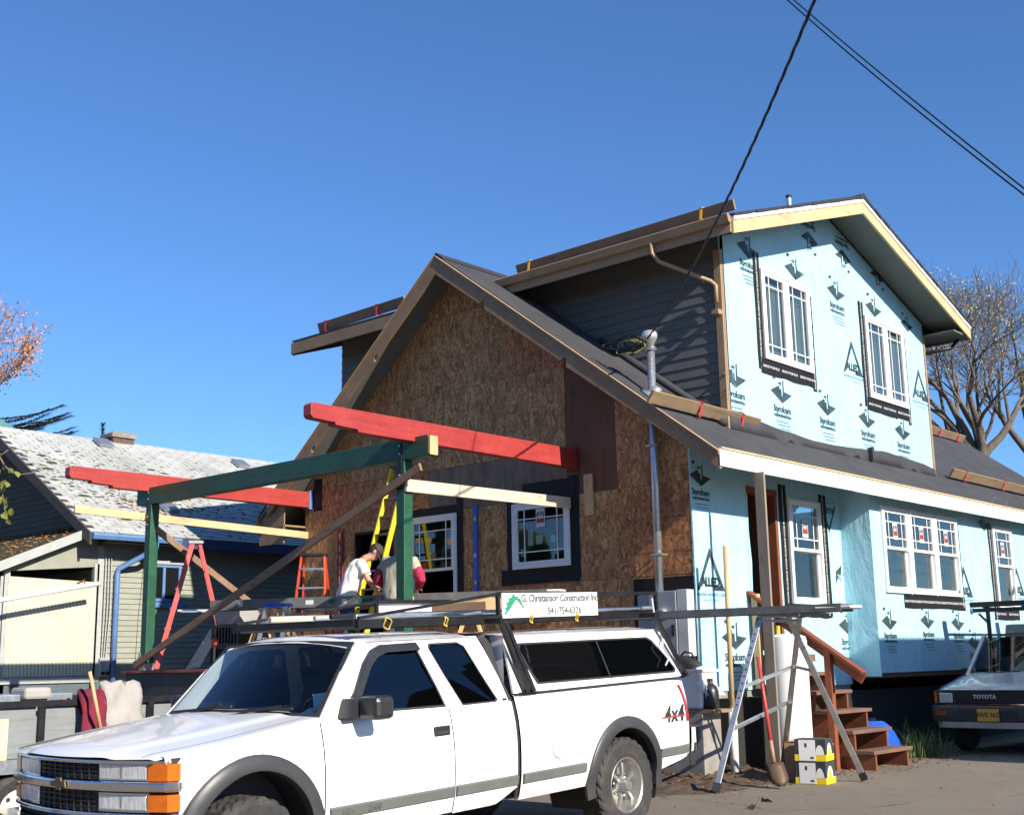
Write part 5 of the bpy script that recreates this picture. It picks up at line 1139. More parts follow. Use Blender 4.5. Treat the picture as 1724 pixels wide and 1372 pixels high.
# sign boards
for s_ in (1, -1):
    x = s_*.722; y0, y1 = (-1.25, .0) if s_ > 0 else (-1.24, -.1); sg = thing('sign_board', 'white contractor sign board with green tree-and-house logo on near rack side' if s_ > 0 else 'plain white back of sign board on far rack side', 'sign', tuple(O_+nX*x+dY*((y0+y1)/2)+uZ*1.79), TM)
    SB = Matrix.Translation((-x, -(y0+y1)/2, -1.79))
    def sb(g, nm, mat): g.v = [SB @ v for v in g.v]; return g.build(nm, mat, sg, local=True)
    sb(mb().box((x-.004, y0, 1.795), (x+.004, y1, 1.99)), 'board', plain('white_sign_face', (.8, .8, .78), .4, var=.03))
    if s_ > 0:
        X_ = x+.0055; gm = plain('green_logo', (.03, .25, .14), .5); tree = [(-1.220, 1.815), (-1.225, 1.84), (-1.200, 1.85), (-1.220, 1.875), (-1.190, 1.885), (-1.205, 1.915), (-1.170, 1.925), (-1.175, 1.95), (-1.140, 1.955), (-1.110, 1.985), (-1.080, 1.96), (-1.060, 1.965), (-1.045, 1.945), (-1.030, 1.95), (-1.000, 1.9), (-1.070, 1.945), (-1.180, 1.845)]
        sb(mb().flat(tree, (X_, 0, 0), UY, UZ), 'tree_logo', gm); sb(mb().flat([(-1.080, 1.94), (-0.985, 1.865), (-0.975, 1.875), (-1.080, 1.965)], (X_+.0005, 0, 0), UY, UZ), 'roof_logo', gm)
        g = mb(); g.mesh(text_mesh('G. Christianson Construction Inc.', .082, spacing=.93, bold=.0025), frm((X_, -.5, 1.945), (0, 1, 0), (0, 0, 1))); g.mesh(text_mesh('541-754-6326', .08, bold=.0025), frm((X_, -.46, 1.84), (0, 1, 0), (0, 0, 1))); sb(g, 'sign_lettering', plain('grey_lettering', (.09, .11, .1), .5))
        g = mb(); g.mesh(text_mesh('m', .05), frm((X_, -1.07, 1.885), (0, 1, 0), (0, 0, 1))); sb(g, 'window_logo', gm)
# loads on the rack
def load(nm, lb, cat, mat, fn):
    g = mb(); fn(g); t_ = thing(nm, lb, cat, tuple(O_+uZ*1.7), TM); g.v = [v-V(0, 0, 1.7) for v in g.v]; g.build('body', mat, t_, local=True, bevel=.003); return t_
load('cardboard_carton', 'torn brown cardboard carton lying on rack behind sign', 'carton', M['cardboard'], lambda g: (g.box((-.55, -.75, 1.84), (.1, -.2, 1.95)), g.prism([(-.75, 1.95), (-.5, 1.99), (-.3, 1.96), (-.2, 1.985), (-.2, 1.95)], (-.5, 0, 0), UY, UZ, UX, .45)))
for i, (x, r_, y0, y1, mt, lb) in enumerate(((.5, .018, -2.6, 1.2, 'galv', 'shiny conduit pipe tied on rack nearest the sign'), (.35, .022, -2.7, .8, 'steel_black', 'black iron pipe lying on rack crossbars'), (.05, .02, -2.6, 1.0, 'grey_plastic', 'grey plastic pipe lying along rack centre'), (-.35, .025, -2.7, .9, 'pale_y', 'pale wooden rod lying along far side of rack'))):
    load('rack_pipe', lb, 'pipe', M[mt], lambda g: g.tube([(x, y0, 1.828+r_), (x, y1, 1.828+r_)], r_, 8))
for i, y in enumerate((-2.5, -1.9, -.9, -.3)):
    g = mb(); g.tube([(.73+.01*math.sin(a*3), y+.05*math.cos(a)*(.7 if i == 0 else .3), 1.785+(.04 if i == 0 else .036)*math.sin(a)) for a in [2*math.pi*k/16 for k in range(17)]], .005, 6); rb(g, 'yellow_tie', plain('yellow_rope', (.6, .42, .06), .8))
g = mb(); g.tube([(.72, .84, 1.93), (.73, .85, 1.75), (.84, .8, 1.62), (.9, .7, 1.5), (.91, .78, 1.4), (.92, .7, 1.33)], .008, 6); rb(g, 'white_cord', M['print_w'])
# ================================================================== THINGS ON AND AROUND THE HOUSE
# electrical mast and meter panel
mt_ = thing('electric_meter_panel', 'grey electric panel with tall galvanised mast pipe on strand-board wall', 'electric panel', (-.5, -.1, 1.3))
g = mb().box((-.98, -.03, 1.2), (-.02, -.021, 2.46)); g.build('backing_board', M['tape'], mt_)
g = mb().box((-.62, -.2, 1.44), (-.2, -.022, 2.27)); cb_ = g.build('cabinet', M['meter'], mt_, bevel=.008)
g = mb().box((-.19, -.19, 1.44), (-.03, -.022, 2.28)); g.build('side_cabinet', plain('pale_grey_enamel', (.5, .52, .5), .5), mt_, bevel=.006)
g = mb().box((-.86, -.12, 1.75), (-.66, -.022, 2.24)); g.build('small_box', M['meter'], mt_, bevel=.006)
g = mb(); g.lathe([(.085, 0), (.085, .03), (.07, .09), (.0, .1)], (-.4, -.2, 1.98), -UY, 20); g.build('meter_dial', M['alu'], mt_, smooth=False)
g = mb(); g.box((-.42, -.215, 1.9), (-.38, -.2, 1.94)); g.box((-.26, -.23, 1.7), (-.22, -.2, 1.84)); g.build('latch_handle', M['black_plastic'], mt_)
g = mb(); g.tube([(-.5, -.12, 2.27), (-.49, -.12, 3.8), (-.48, -.12, 5.55)], .055, 16); pipe = g.build('mast_pipe', M['galv'], mt_, smooth=True)
for z_ in (2.75, 4.2): g = mb(); g.tube([(-.58, -.03, z_), (-.58, -.17, z_), (-.5, -.19, z_), (-.42, -.17, z_), (-.42, -.03, z_)], .014, 6); g.build('pipe_strap', M['galv'], mt_)
zc = ztop(-.48)
g = mb(); nrm = V(SR, 0, 1).normalized(); g.lathe([(.2, .02), (.16, .035), (.09, .07), (.062, .16)], (-.48, -.12, zc+.0), nrm, 20); g.build('roof_flashing', M['galv'], mt_, smooth=True)
g = mb(); g.lathe([(.075, 0), (.085, .03), (.07, .05), (.06, .06)], (-.48, -.12, 5.5), UZ, 16); g.build('pipe_clamp', M['galv'], mt_)
g = mb(); g.lathe([(.055, .0), (.07, .05), (.1, .09), (.115, .13), (.11, .17), (.09, .2), (.05, .22), (.0, .225)], (-.47, -.14, 5.56), V(.1, -.25, 1), 18); g.build('weather_head', plain('aluminium_casting', (.6, .61, .6), .4, .6), mt_, smooth=True)
rr = random.Random(4)
for k in range(5):
    c0 = V(-.47, -.2, 5.6); pts = []
    for i in range(26):
        a = i/25*2*math.pi*(1.0+.12*k); rx = .17+.035*k; rz = .07+.03*((k*7) % 4)/3; pts.append(c0+V(-rx+rx*math.cos(a)+.04*noise.noise(V(a, k, 0)), -.04-.03*k+.05*math.sin(a*2+k), rz*math.sin(a)*(1+.5*noise.noise(V(a*1.3, k*3, 2)))+.05*math.sin(k*2.2)+.03*noise.noise(V(a*2, k, 5))))
    g = mb(); g.tube(pts, .008 if k else .011, 6); g.build('drip_loop', M['cable'] if k != 2 else plain('green_yellow_wire', (.25, .3, .05), .5), mt_, smooth=True)
# service drop (twisted triplex) and the street wires
def cable(nm, lb, p, q, sag, r_, n=60, twist=0, tw_n=0, cat='cable'):
    P = [Vector(p).lerp(Vector(q), i/n)-UZ*(sag*4*(i/n)*(1-i/n)) for i in range(n+1)]; d = (Vector(q)-Vector(p)).normalized(); s_ = d.cross(UZ).normalized(); u_ = s_.cross(d); t_ = thing(nm, lb, cat, tuple(P[0]))
    if twist:
        for k in range(3):
            g = mb(); g.tube([pt+(s_*math.cos(2*math.pi*(tw_n*i/n)+k*2.094)+u_*math.sin(2*math.pi*(tw_n*i/n)+k*2.094))*twist for i, pt in enumerate(P)], r_, 6); g.build('strand', M['cable'], t_, smooth=True)
    else: g = mb(); g.tube(P, r_, 6); g.build('wire', M['cable'], t_, smooth=True)
    return t_
d_ = ray(1392, -50); far = CAM+d_*9.5
cable('service_drop', 'black twisted service cable rising from the mast into the sky', (-.42, -.26, 5.64), tuple(far), .24, .0075, 150, .008, 11)
a_ = CAM+ray(1290, -40)*14.0; b_ = CAM+ray(1850, 415)*9.0
cable('street_wire', 'upper of two parallel black street wires crossing the sky', tuple(a_), tuple(b_), .05, .0075, 40); cable('street_wire', 'lower of two parallel black street wires crossing the sky', tuple(a_-UZ*.045+CR*-.02), tuple(b_-UZ*.045), .07, .0075, 40)
# roof planks on jacks
def roofplank(lb, p, q, wdt, thk, jacks, jm, nrm_, mat=None):
    p, q, nrm_ = Vector(p), Vector(q), Vector(nrm_).normalized(); d = (q-p).normalized(); t_ = thing('roof_plank', lb, 'plank', tuple((p+q)/2)); side = nrm_
    g = mb().bar(p, q, wdt, thk, side); g.build('board', mat or M['plank'], t_, bevel=.004)
    dn = d.cross(nrm_); dn = dn if dn.z < 0 else -dn
    for f in jacks:
        c_ = p.lerp(q, f)
        g = mb(); g.bar(c_+nrm_*(wdt/2+.01)+dn*.01, c_-nrm_*(wdt/2)+dn*.09, .04, .006, d); g.bar(c_-nrm_*(wdt/2)+dn*.09, c_-nrm_*(wdt/2+.005)-dn*.14, .04, .006, d); g.bar(c_+nrm_*(wdt/2+.01)+dn*.03, c_+nrm_*(wdt/2+.01)-dn*.05, .04, .006, d); g.build('roof_jack', jm, t_)
NR = V(SR, 0, 1); ND = V(1, 0, -SR).normalized(); NRn = NR.normalized()
def onroof(x, y, off): return slope_pt(x, y, .03)+NRn*off
roofplank('brown plank on two red jacks at near corner of the roof eave', onroof(-.12, -.78, .115), onroof(-.06, 1.75, .115), .17, .045, (.42, .82), M['roofjack'], NRn)
roofplank('brown plank on red jack low on far roof slope beyond blue wall', onroof(-.0, 8.35, .115), onroof(.0, 12.4, .115), .17, .045, (.14, .6), M['roofjack'], NRn)
roofplank('brown plank high on far roof slope beside the bare trees', onroof(-2.3, 12.9, .115), onroof(-2.3, 14.9, .115), .17, .045, (.3, .8), M['roofjack'], NRn)
NU = V(0, -UP, 1).normalized()
def onup(x, y, off): return V(x, y, uz(y)+.02)+NU*off
roofplank('dark plank on yellow jacks above the upper gutter', onup(-3.35, EY0+.12, .10), onup(.62, EY0+.12, .12), .15, .045, (.07, .87), M['jack_y'], NU, M['brace'])
roofplank('dark plank on red jack above the left upper eave', onup(-8.2, EY0+.12, .10), onup(-5.9, EY0+.12, .13), .18, .045, (.1, .7), M['roofjack'], NU, M['brace'])
roofplank('short raw plank end on black bracket at left rake', (-7.75, -.35, ztop(-7.75)+.14), (-7.75, .7, ztop(-7.75)+.14), .13, .045, (.2,), M['steel_black'], V(-SL, 0, 1), M['pine_y'])
for i, (px, py) in enumerate(((1671, 843), (1693, 848))):
    c_ = onpl(px, py, slope_pt(0, 0, .03), NR); g = mb(); g.bar(c_, c_+NRn*.1, .03, .004, UY); g.bar(c_-UY*.05, c_+UY*.06, .03, .004, NRn); o = recentre(g.build('flashing_scrap', M['galv'])); props(o, ('small bent metal scrap on roof edge nearer blue upper wall', 'small bent metal scrap on roof edge farther along the eave')[i], 'metal scrap')
# temporary post under the eave
g = mb().box((.765, .28, -.02), (.905, .32, 3.732)); o = recentre(g.build('temporary_post', M['grey_z'], bevel=.003)); props(o, 'grey lumber post holding up white eave beside the open doorway', 'post')
# wooden pole, white pipe
g = mb(); pp_ = onp(1236, 1250, 1, -.05); g.tube([(pp_.x-.0, -.05, .78), (pp_.x-.0, -.02, 2.8)], .03, 12); o = recentre(g.build('wooden_pole', M['pine_z'], smooth=True)); props(o, 'round pale wooden pole standing upright in front of blue foam corner', 'pole')
g = mb(); g.tube([(pp_.x-.0, -.06, -.02), (pp_.x-.0, -.05, .8)], .052, 14); o = recentre(g.build('white_pipe', M['vinyl'], smooth=True)); props(o, 'short white plastic pipe socket below the wooden pole', 'pipe')
# boards against the crawl space
for i, (x, y, w_, h_, lb) in enumerate(((.02, .42, .1, .85, 'stubby grey board upright in dark crawl-space gap by heater'), (.02, .62, .16, .45, 'wide short grey board leaning in crawl-space gap'), (.0, .1, .05, .95, 'narrow grey board upright at blue foam corner'))):
    g = mb().box((x, y, -.02), (x+.03, y+w_, h_)); o = recentre(g.build('upright_board', M['grey_z'])); props(o, lb, 'board')
# water heater
t_ = thing('water_heater', 'tall white cylindrical tank standing between post and stairs', 'tank', (.82, .78, 0)); g = mb(); g.lathe([(.2, 0), (.235, .02), (.24, .1), (.24, 1.6), (.225, 1.66), (.15, 1.69), (.0, 1.7)], (.82, .78, 0), UZ, 28); g.build('shell', M['white'], t_, auto=40)
for a, b, m_ in ((.74, .7, 'yellow'), (.9, .84, 'galv')): g = mb(); g.tube([(a, b, 1.67), (a, b, 1.80)], .025, 10); g.build('pipe_stub', M[m_], t_)
# stairs with handrail
st = thing('entry_stairs', 'red-stained wooden entry stairs with sloping handrail below open doorway', 'stairs', (.8, 1.8, 0)); nst = 6; rise = 1.44/nst; run = .265; xb_ = 1.62
SY0, SY1 = 1.36, 2.3
for i in range(nst-1):
    x1 = xb_-i*run; z1 = (i+1)*rise; g = mb().box((x1-run-.02, SY0-.06, z1-.045), (x1+.02, SY1+.1, z1)); g.build('tread', M['tread'], st, bevel=.004)
for y in (SY0, SY1-.04):
    pts = [(xb_, 0)]
    for i in range(nst-1): pts += [(xb_-i*run, (i+1)*rise-.046), (xb_-(i+1)*run, (i+1)*rise-.046)]
    pts += [(xb_-(nst-1)*run, 1.34), (.14, 1.34), (.14, 1.0), (xb_-.5, 0)]
    g = mb().prism(pts, (0, y+.04, 0), UX, UZ, -UY, .04); g.build('stringer', M['redwood_x'], st)
g = mb().box((.02, SY0-.06, 1.34), (.32, SY1+.1, 1.44)); g.build('landing', M['tread'], st)
for (x, zt, zb) in ((1.08, 1.5, -.02), (.06, 2.25, 1.0), (.62, 1.82, .8), (.36, 2.0, .9)):
    w_ = .09 if x in (1.08, .06) else .06; g = mb().box((x, SY0-.15, zb), (x+w_, SY0-.062, zt)); po = g.build('newel_post' if w_ > .08 else 'baluster', M['redwood_z'] if x != .06 else M['pine_z'], st, bevel=.004)
    if x == 1.08:
        for z_ in (.16, .32): g = mb(); g.lathe([(.02, 0), (.02, .01), (0, .014)], (x+.045, SY0-.15, z_), -UY, 8); g.build('carriage_bolt', M['galv'], po)
g = mb().bar((.0, SY0-.1, 2.28), (1.6, SY0-.1, 1.19), .14, .045, UY); g.build('handrail', M['redwood_x'], st, bevel=.006)
g = mb().bar((.02, SY0-.075, 2.2), (1.58, SY0-.075, 1.12), .035, .14, UY); g.build('rail_board', M['redwood_x'], st)
# aluminium trestle with plank
tr_ = thing('trestle', 'aluminium trestle with splayed legs and black feet on the driveway', 'trestle', (1.7, -.8, 0))
tops = {'a': V(1.46, -.95, 1.85), 'b': V(1.78, -.86, 1.85), 'c': V(1.9, -.82, 1.85)}; feet = {'a': onp(1205, 1332, 2, .02), 'b': onp(1456, 1312, 2, .02), 'c': V(1.02, .1, .02)}
for k in 'abc':
    g = mb().bar(tops[k], feet[k], .065, .03, V(1, .4, 0)); lg = g.build('leg', M['alu'], tr_, bevel=.004); g = mb().bar(feet[k]+(tops[k]-feet[k])*.001, feet[k]+(tops[k]-feet[k])*.045, .08, .045, V(1, .4, 0)); g.build('rubber_foot', M['black_rubber'], lg)
    if k == 'a':
        g = mb(); dd = (feet[k]-tops[k]).normalized()
        for i in range(12): c_ = tops[k].lerp(feet[k], .06+.042*i); g.lathe([(.011, 0), (.011, .004)], c_+V(.2, -.9, .3).normalized()*.0165, V(.2, -.9, .3), 8)
        ho = g.build('adjustment_holes', M['cabin'], lg); ho['kind'] = 'stuff'
for fa, ka, fb, kb in ((.42, 'a', .3, 'c'), (.66, 'a', .52, 'c'), (.33, 'b', .3, 'c'), (.02, 'a', .02, 'c'), (.02, 'b', .02, 'c')):
    g = mb().bar(tops[ka].lerp(feet[ka], fa), tops[kb].lerp(feet[kb], fb), .03, .05, UZ); g.build('rung' if ka == 'a' else 'spreader', M['alu'], tr_)
g = mb().bar(tops['a']+UZ*.02, tops['c']+UZ*.02, .1, .04, UY); g.build('head_bar', M['alu'], tr_)
pa, pb = onp(1060, 1040, 2, 1.92), onp(1425, 1031, 2, 1.92); pa, pb = V(-.6, -1.0, 1.93), V(2.5, -.84, 1.93); pd = (pb-pa).normalized(); ps_ = pd.cross(UZ)
t_ = thing('walk_plank', 'narrow dark aluminium plank lying across trestle towards the pickup', 'plank', tuple(pa.lerp(pb, .6)-UZ*.05))
for s_ in (-1, 1): g = mb().bar(pa+ps_*(s_*.15), pb+ps_*(s_*.15), .02, .085, ps_); g.build('side_rail', M['alu_dull'], t_)
g = mb().bar(pa+UZ*.03, pb+UZ*.03, .29, .02, ps_); g.build('deck', M['alu_dull'], t_)
g = mb(); g.tube([pb-pd*.3+ps_*.15, pb+pd*.1+ps_*.14, pb+pd*.16, pb+pd*.1-ps_*.14, pb-pd*.3-ps_*.15], .017, 8); g.build('end_handle', M['print_w'], t_)
# shovel leaning on the trestle
sh_ = thing('shovel', 'long-handled shovel with red shaft and rusty blade leaning on trestle', 'shovel', (1.3, -.9, 0))
a_, b_ = onp(1276, 1105, 1, -.95), onp(1303, 1283, 1, -1.1); d_ = (b_-a_).normalized(); g = mb(); g.tube([a_, a_.lerp(b_, .8)], .021, 10); g.build('shaft', plain('red_shaft_paint', (.5, .05, .045), .45), sh_, smooth=True)
g = mb(); g.tube([a_.lerp(b_, .8), b_], .023, 10); g.build('socket', plain('worn_socket', (.35, .2, .12), .6), sh_, smooth=True)
g = mb(); s_ = V(.8, .6, 0); s_ = (s_-d_*s_.dot(d_)).normalized(); nn_ = s_.cross(d_); bl = [];
dd = (d_+V(.5, -.1, -.1)*.55).normalized()
for i in range(7):
    tt = i/6; w_ = .105*(1 if tt < .6 else math.sqrt(max(0, 1-((tt-.6)/.42)**2))); c_ = b_+dd*(tt*.27); bl.append([c_+s_*(w_*q)+nn_*(.03*(q*q)) for q in (-1, -.5, 0, .5, 1)])
g.loft(bl, False, False); g.build('blade', plain('rusty_steel', (.11, .065, .04), .6, .4, var=.3), sh_, smooth=True, solid=.004)
# boxes
def carton(nm, lb, c, sx, sy, sz, yaw, mat, cat='box'):
    t_ = thing(nm, lb, cat, tuple(c), yaw); g = mb().box((-sx/2, -sy/2, 0), (sx/2, sy/2, sz)); g.build('body', mat, t_, local=True, bevel=.004); return t_
by = M['yellow']; bk = M['black_plastic']; yb_ = plain('yellow_carton_print', (.78, .55, .02), .6, var=.05); wb_ = plain('white_carton_print', (.75, .74, .7), .6, var=.05); kb_ = plain('dark_carton', (.04, .042, .045), .6, var=.2)
bc = onp(1372, 1320, 2, .0)+V(-.05, .12, 0)
for i in range(2):
    t_ = carton('paint_carton', ('upper black, white and yellow carton of stacked pair by the stairs', 'lower black, white and yellow carton of stacked pair by the stairs')[1-i], bc+UZ*(.25*i), .36, .30, .245, R(8+4*i), kb_)
    g = mb().box((-.181, -.152, .004), (.181, .152, .075)); g.build('yellow_band', yb_, t_, local=True)
    g = mb(); g.box((-.13, -.154, .01), (.06, -.1505, .235)); g.build('white_panel', wb_, t_, local=True); g = mb(); g.flat([(-.06, .2), (-.035, .2), (-.035, .155), (-.06, .155)], (0, -.1555, 0), UX, UZ); g.build('crest_print', kb_, t_, local=True)
    g = mb(); g.mesh(text_mesh('4 GAL', .045), frm((.02, -.156, .04), (1, 0, 0), (0, 0, 1))) if False else g.flat(rect(-.0, .03, .04, .05), (0, -.1556, 0), UX, UZ); g.build('small_print', kb_, t_, local=True)
    g = mb(); g.flat([(.1515*math.cos(a)*.6, .07+.13*math.sin(a)) for a in [math.pi*k/10 for k in range(11)]], (.1815, -.02, 0), UY, UZ); g.build('arched_panel', wb_, t_, local=True); g = mb(); g.flat([(.06*math.cos(a), .07+.085*math.sin(a)) for a in [math.pi*k/10 for k in range(11)]], (.1822, -.02, 0), UY, UZ); g.build('arched_inner', yb_, t_, local=True)
    g = mb(); g.flat([(.05*math.cos(a)+.11, .07+.11*math.sin(a)) for a in [math.pi*k/10 for k in range(11)]], (0, -.1542, 0), UX, UZ); g.build('arched_panel', wb_, t_, local=True)
carton('cardboard_box', 'open brown cardboard box behind the stacked paint cartons', bc+V(-.27, .3, 0), .42, .3, .44, R(10), M['cardboard'])
# white bin on a board by the truck tailgate
bY = -.42; bx1 = onp(1216, 1190, 1, bY).x; cx0 = onp(1166, 1140, 1, bY).x; jx = onp(1196, 1170, 1, bY).x; bz = onp(1190, 1193, 1, bY).z
bd = thing('shelf_plank', 'rough plank lying on concrete stub and carrying white bin', 'plank', (cx0, bY, bz-.04)); g = mb().box((cx0-.8, bY-.2, bz-.04), (bx1, bY+.22, bz)); g.build('board', M['plank'], bd)
pr_ = onp(1187, 1290, 1, bY-.2).x; g = mb().box((cx0-.95, bY-.2, -.1), (pr_, bY+.2, bz-.041)); o = recentre(g.build('concrete_pier', M['concrete'], bevel=.01)); props(o, 'low concrete wall stub under the plank behind pickup bumper', 'concrete pier')
t_ = thing('white_bin', 'white plastic bin with clear liner on plank behind pickup', 'bin', (cx0, bY, bz)); g = mb(); g.loft([[V(cx0+sx*(.2+.04*k), bY+sy*(.15+.03*k), bz+.002+.46*k) for sx, sy in ((-1, -1), (1, -1), (1, 1), (-1, 1))] for k in (0, 1)]); g.build('body', M['white'], t_, bevel=.02)
g = mb(); g.box((cx0-.26, bY-.2, bz+.44), (cx0+.26, bY+.2, bz+.475)); g.build('rim', M['white'], t_, bevel=.01)
g = mb(); L = []
for i in range(9):
    tt = i/8; L.append([V(cx0+.15+.16*tt+.03*math.sin(k*2+i), bY-.23+.42*k/6+.02*math.sin(k*5+i*2), bz+.5-.34*tt+.03*math.sin(k*3+tt*4)) for k in range(7)])
g.loft(L, False, False); lin_ = NT('clear_liner').set(.3); lin_.color((.7, .72, .75)); lin_.b.inputs['Alpha'].default_value = .6; g.build('plastic_liner', lin_.m, t_, smooth=True)
t_ = thing('black_jug', 'black plastic jug beside white bin on the plank', 'jug', (jx, bY, bz)); g = mb(); g.lathe([(.09, 0), (.105, .03), (.105, .2), (.08, .27), (.04, .3), (.035, .33)], (jx, bY, bz+.002), UZ, 16); g.build('body', M['black_plastic'], t_, auto=40); g = mb(); g.lathe([(.04, 0), (.04, .03), (0, .032)], (jx, bY, bz+.332), UZ, 12); g.build('cap', M['black_plastic'], t_)
t_ = thing('dark_tool_bag', 'black tool bag resting on rim of white bin', 'tool bag', (cx0-.1, bY, bz+.475)); g = mb(); g.ell((cx0-.06, bY, bz+.55), UX*.2-UZ*.05, UY*.1, UZ*.075+UX*.02, 14, 8); g.build('body', M['black_rubber'], t_, smooth=True); g = mb(); g.tube([(cx0-.18, bY, bz+.62), (cx0-.1, bY, bz+.69), (cx0, bY, bz+.67), (cx0+.06, bY, bz+.58)], .012, 8); g.build('handle', M['black_rubber'], t_, smooth=True)
# blue tarp bundle and grass under the bay
g = mb(); L = []
for i in range(11):
    a = math.pi*i/10; L.append([V(.95+.28*math.cos(a)*q, 2.45+y, .02+.52*math.sin(a)*q+.03*math.sin(y*14+i)) for y, q in ((0, .7), (.15, .95), (.35, 1.0), (.6, .9), (.75, .6))])
g.loft(L, False, False); o = recentre(g.build('blue_tarp', plain('blue_tarpaulin', (.015, .09, .5), .4, var=.25, bump=.5, bscale=8), smooth=True)); props(o, 'bundled bright blue tarpaulin on ground behind the stairs', 'tarpaulin')
gm_ = plain('dry_green_grass', (.12, .15, .05), .8, var=.5, scale=6); rr = random.Random(8); g = mb()
for i in range(420):
    x, y = rr.gauss(1.05, .16), rr.gauss(3.75, .25); h_ = rr.uniform(.12, .5)*(1.2 if i % 9 == 0 else .8); a = rr.uniform(0, 6.3); b = V(math.cos(a), math.sin(a), 0); w_ = .006; c_ = V(-b.y, b.x, 0)*w_; p = V(x, y, 0); q = p+b*h_*.15+UZ*h_*.6; e = p+b*h_*rr.uniform(.3, .7)+UZ*h_
    n0 = len(g.v); g.v += [p-c_, p+c_, q+c_*.8, q-c_*.8, e]; g.face([n0, n0+1, n0+2, n0+3]); g.face([n0+3, n0+2, n0+4])
props(g.build('grass_tuft', gm_), 'dry green grass growing under the blue bay', 'grass', kind='stuff')
# neighbour building to the right (outside the picture): casts the low shadow over bay, small pickup and driveway
ng = thing('garage_building', 'plain grey garage building standing across the side yard', 'garage', (10.5, 8, 0)); gx = 7.6; gh = 1.66+.55*(gx-.5)
g = mb().box((gx+.3, 2.75, -.1), (14, 16, gh-.3)); g.build('wall', M['siding'], ng); g = mb().prism([(gx, gh), (gx+3.5, gh+1.2), (14.3, gh), (14.3, gh-.2), (gx, gh-.2)], (0, 2.66, 0), UX, UZ, UY, 13.6); g.build('roof', M['shingle_dark'], ng)
# ================================================================== NEIGHBOURING HOUSE (left)
NX = -13.0; NE = -12.5; NZ = 3.95; NRX, NRZ = -17.0, 6.62; NS = (NRZ-NZ)/(NE-NRX)*-1; NY0, NY1 = -1.45, 13.0
NS = abs((NRZ-NZ)/(NRX-NE))
def nz(x): return NRZ-NS*abs(x-NRX)
nb = thing('neighbouring_house', 'grey lap-sided old house with pale mossy shingle roof and blue gutter', 'house', (-17, 5, 0))
M['sid_n'] = plain('sage_grey_siding', (.27, .28, .225), .7, var=.1, scale=3, dirt=((.2, .2, .17), .4)); M['sid_shade'] = plain('shaded_gable_siding', (.075, .075, .06), .8, var=.2, scale=3); M['trim_n'] = plain('grey_trim', (.36, .38, .36), .6, var=.1); M['trim_dk'] = plain('weathered_brown_trim', (.055, .047, .042), .7, var=.2)  # gable siding colour is darkened to carry the shade on the front gable
M['shingle_n'] = plain('pale_grey_shingle', (.40, .41, .395), .9, var=.2, scale=1.2, bump=.4, dirt=((.24, .25, .23), .6), rnd=30, bscale=80); M['moss'] = plain('brown_green_moss', (.05, .042, .012), .95, var=.5, scale=5)
g = mb(); g.box((-21, NY0+.45, -.1), (NX-.03, NY1-.4, 3.75)); g.prism([(-21, 3.75), (NX-.03, 3.75), (NRX, nz(NRX)-.2)], (0, NY0+.45, 0), UX, UZ, UY, NY1-.4-NY0-.45); nw = g.build('wall', M['sid_n'], nb)
z = 1.2
while z < 3.72:
    g = mb(); n0 = len(g.v)
    for y in (NY0+.47, NY1-.4): g.v += [V(NX-.03, y, z), V(NX, y, z), V(NX-.02, y, z+.108), V(NX-.03, y, z+.108)]
    for q in ((0, 1, 2, 3), (7, 6, 5, 4), (1, 5, 6, 2), (0, 4, 5, 1), (2, 6, 7, 3)): g.face([n0+i for i in q])
    g.build('siding_board', M['sid_n'], nw); z += .104
z = 3.3
while z < 6.2:
    hwid = min(4.0, (NRZ-.25-z)/NS); yv = NY0+.45; g = mb(); n0 = len(g.v)
    for x in (NRX-hwid, NRX+hwid): g.v += [V(x, yv+.02, z), V(x, yv-.02, z), V(x, yv-.002, z+.118), V(x, yv+.02, z+.118)]
    for q in ((0, 1, 2, 3), (7, 6, 5, 4), (1, 5, 6, 2), (0, 4, 5, 1), (2, 6, 7, 3)): g.face([n0+i for i in q])
    g.build('siding_board', M['sid_shade'], nw); z += .115
g = mb().box((NX-.04, NY0+.43, 1.1), (NX+.02, NY0+.56, 3.75)); g.build('corner_board', M['trim_n'], nb)
g = mb().box((NX-.03, NY0+.46, .75), (NX+.03, NY1-.4, 1.19)); g.build('water_table', plain('slate_blue_band', (.085, .115, .13), .7, var=.12), nb)
rr = random.Random(12)
for k in range(24): y = NY0+.5+k*.26; g = mb().box((NX-.028, y, -.1), (NX+.012, y+.245, .76)); g.build('skirt_board', plain('cream_skirt', (.5, .5, .42), .8, var=.15) if k == 0 else bpy.data.materials['cream_skirt'], nb)
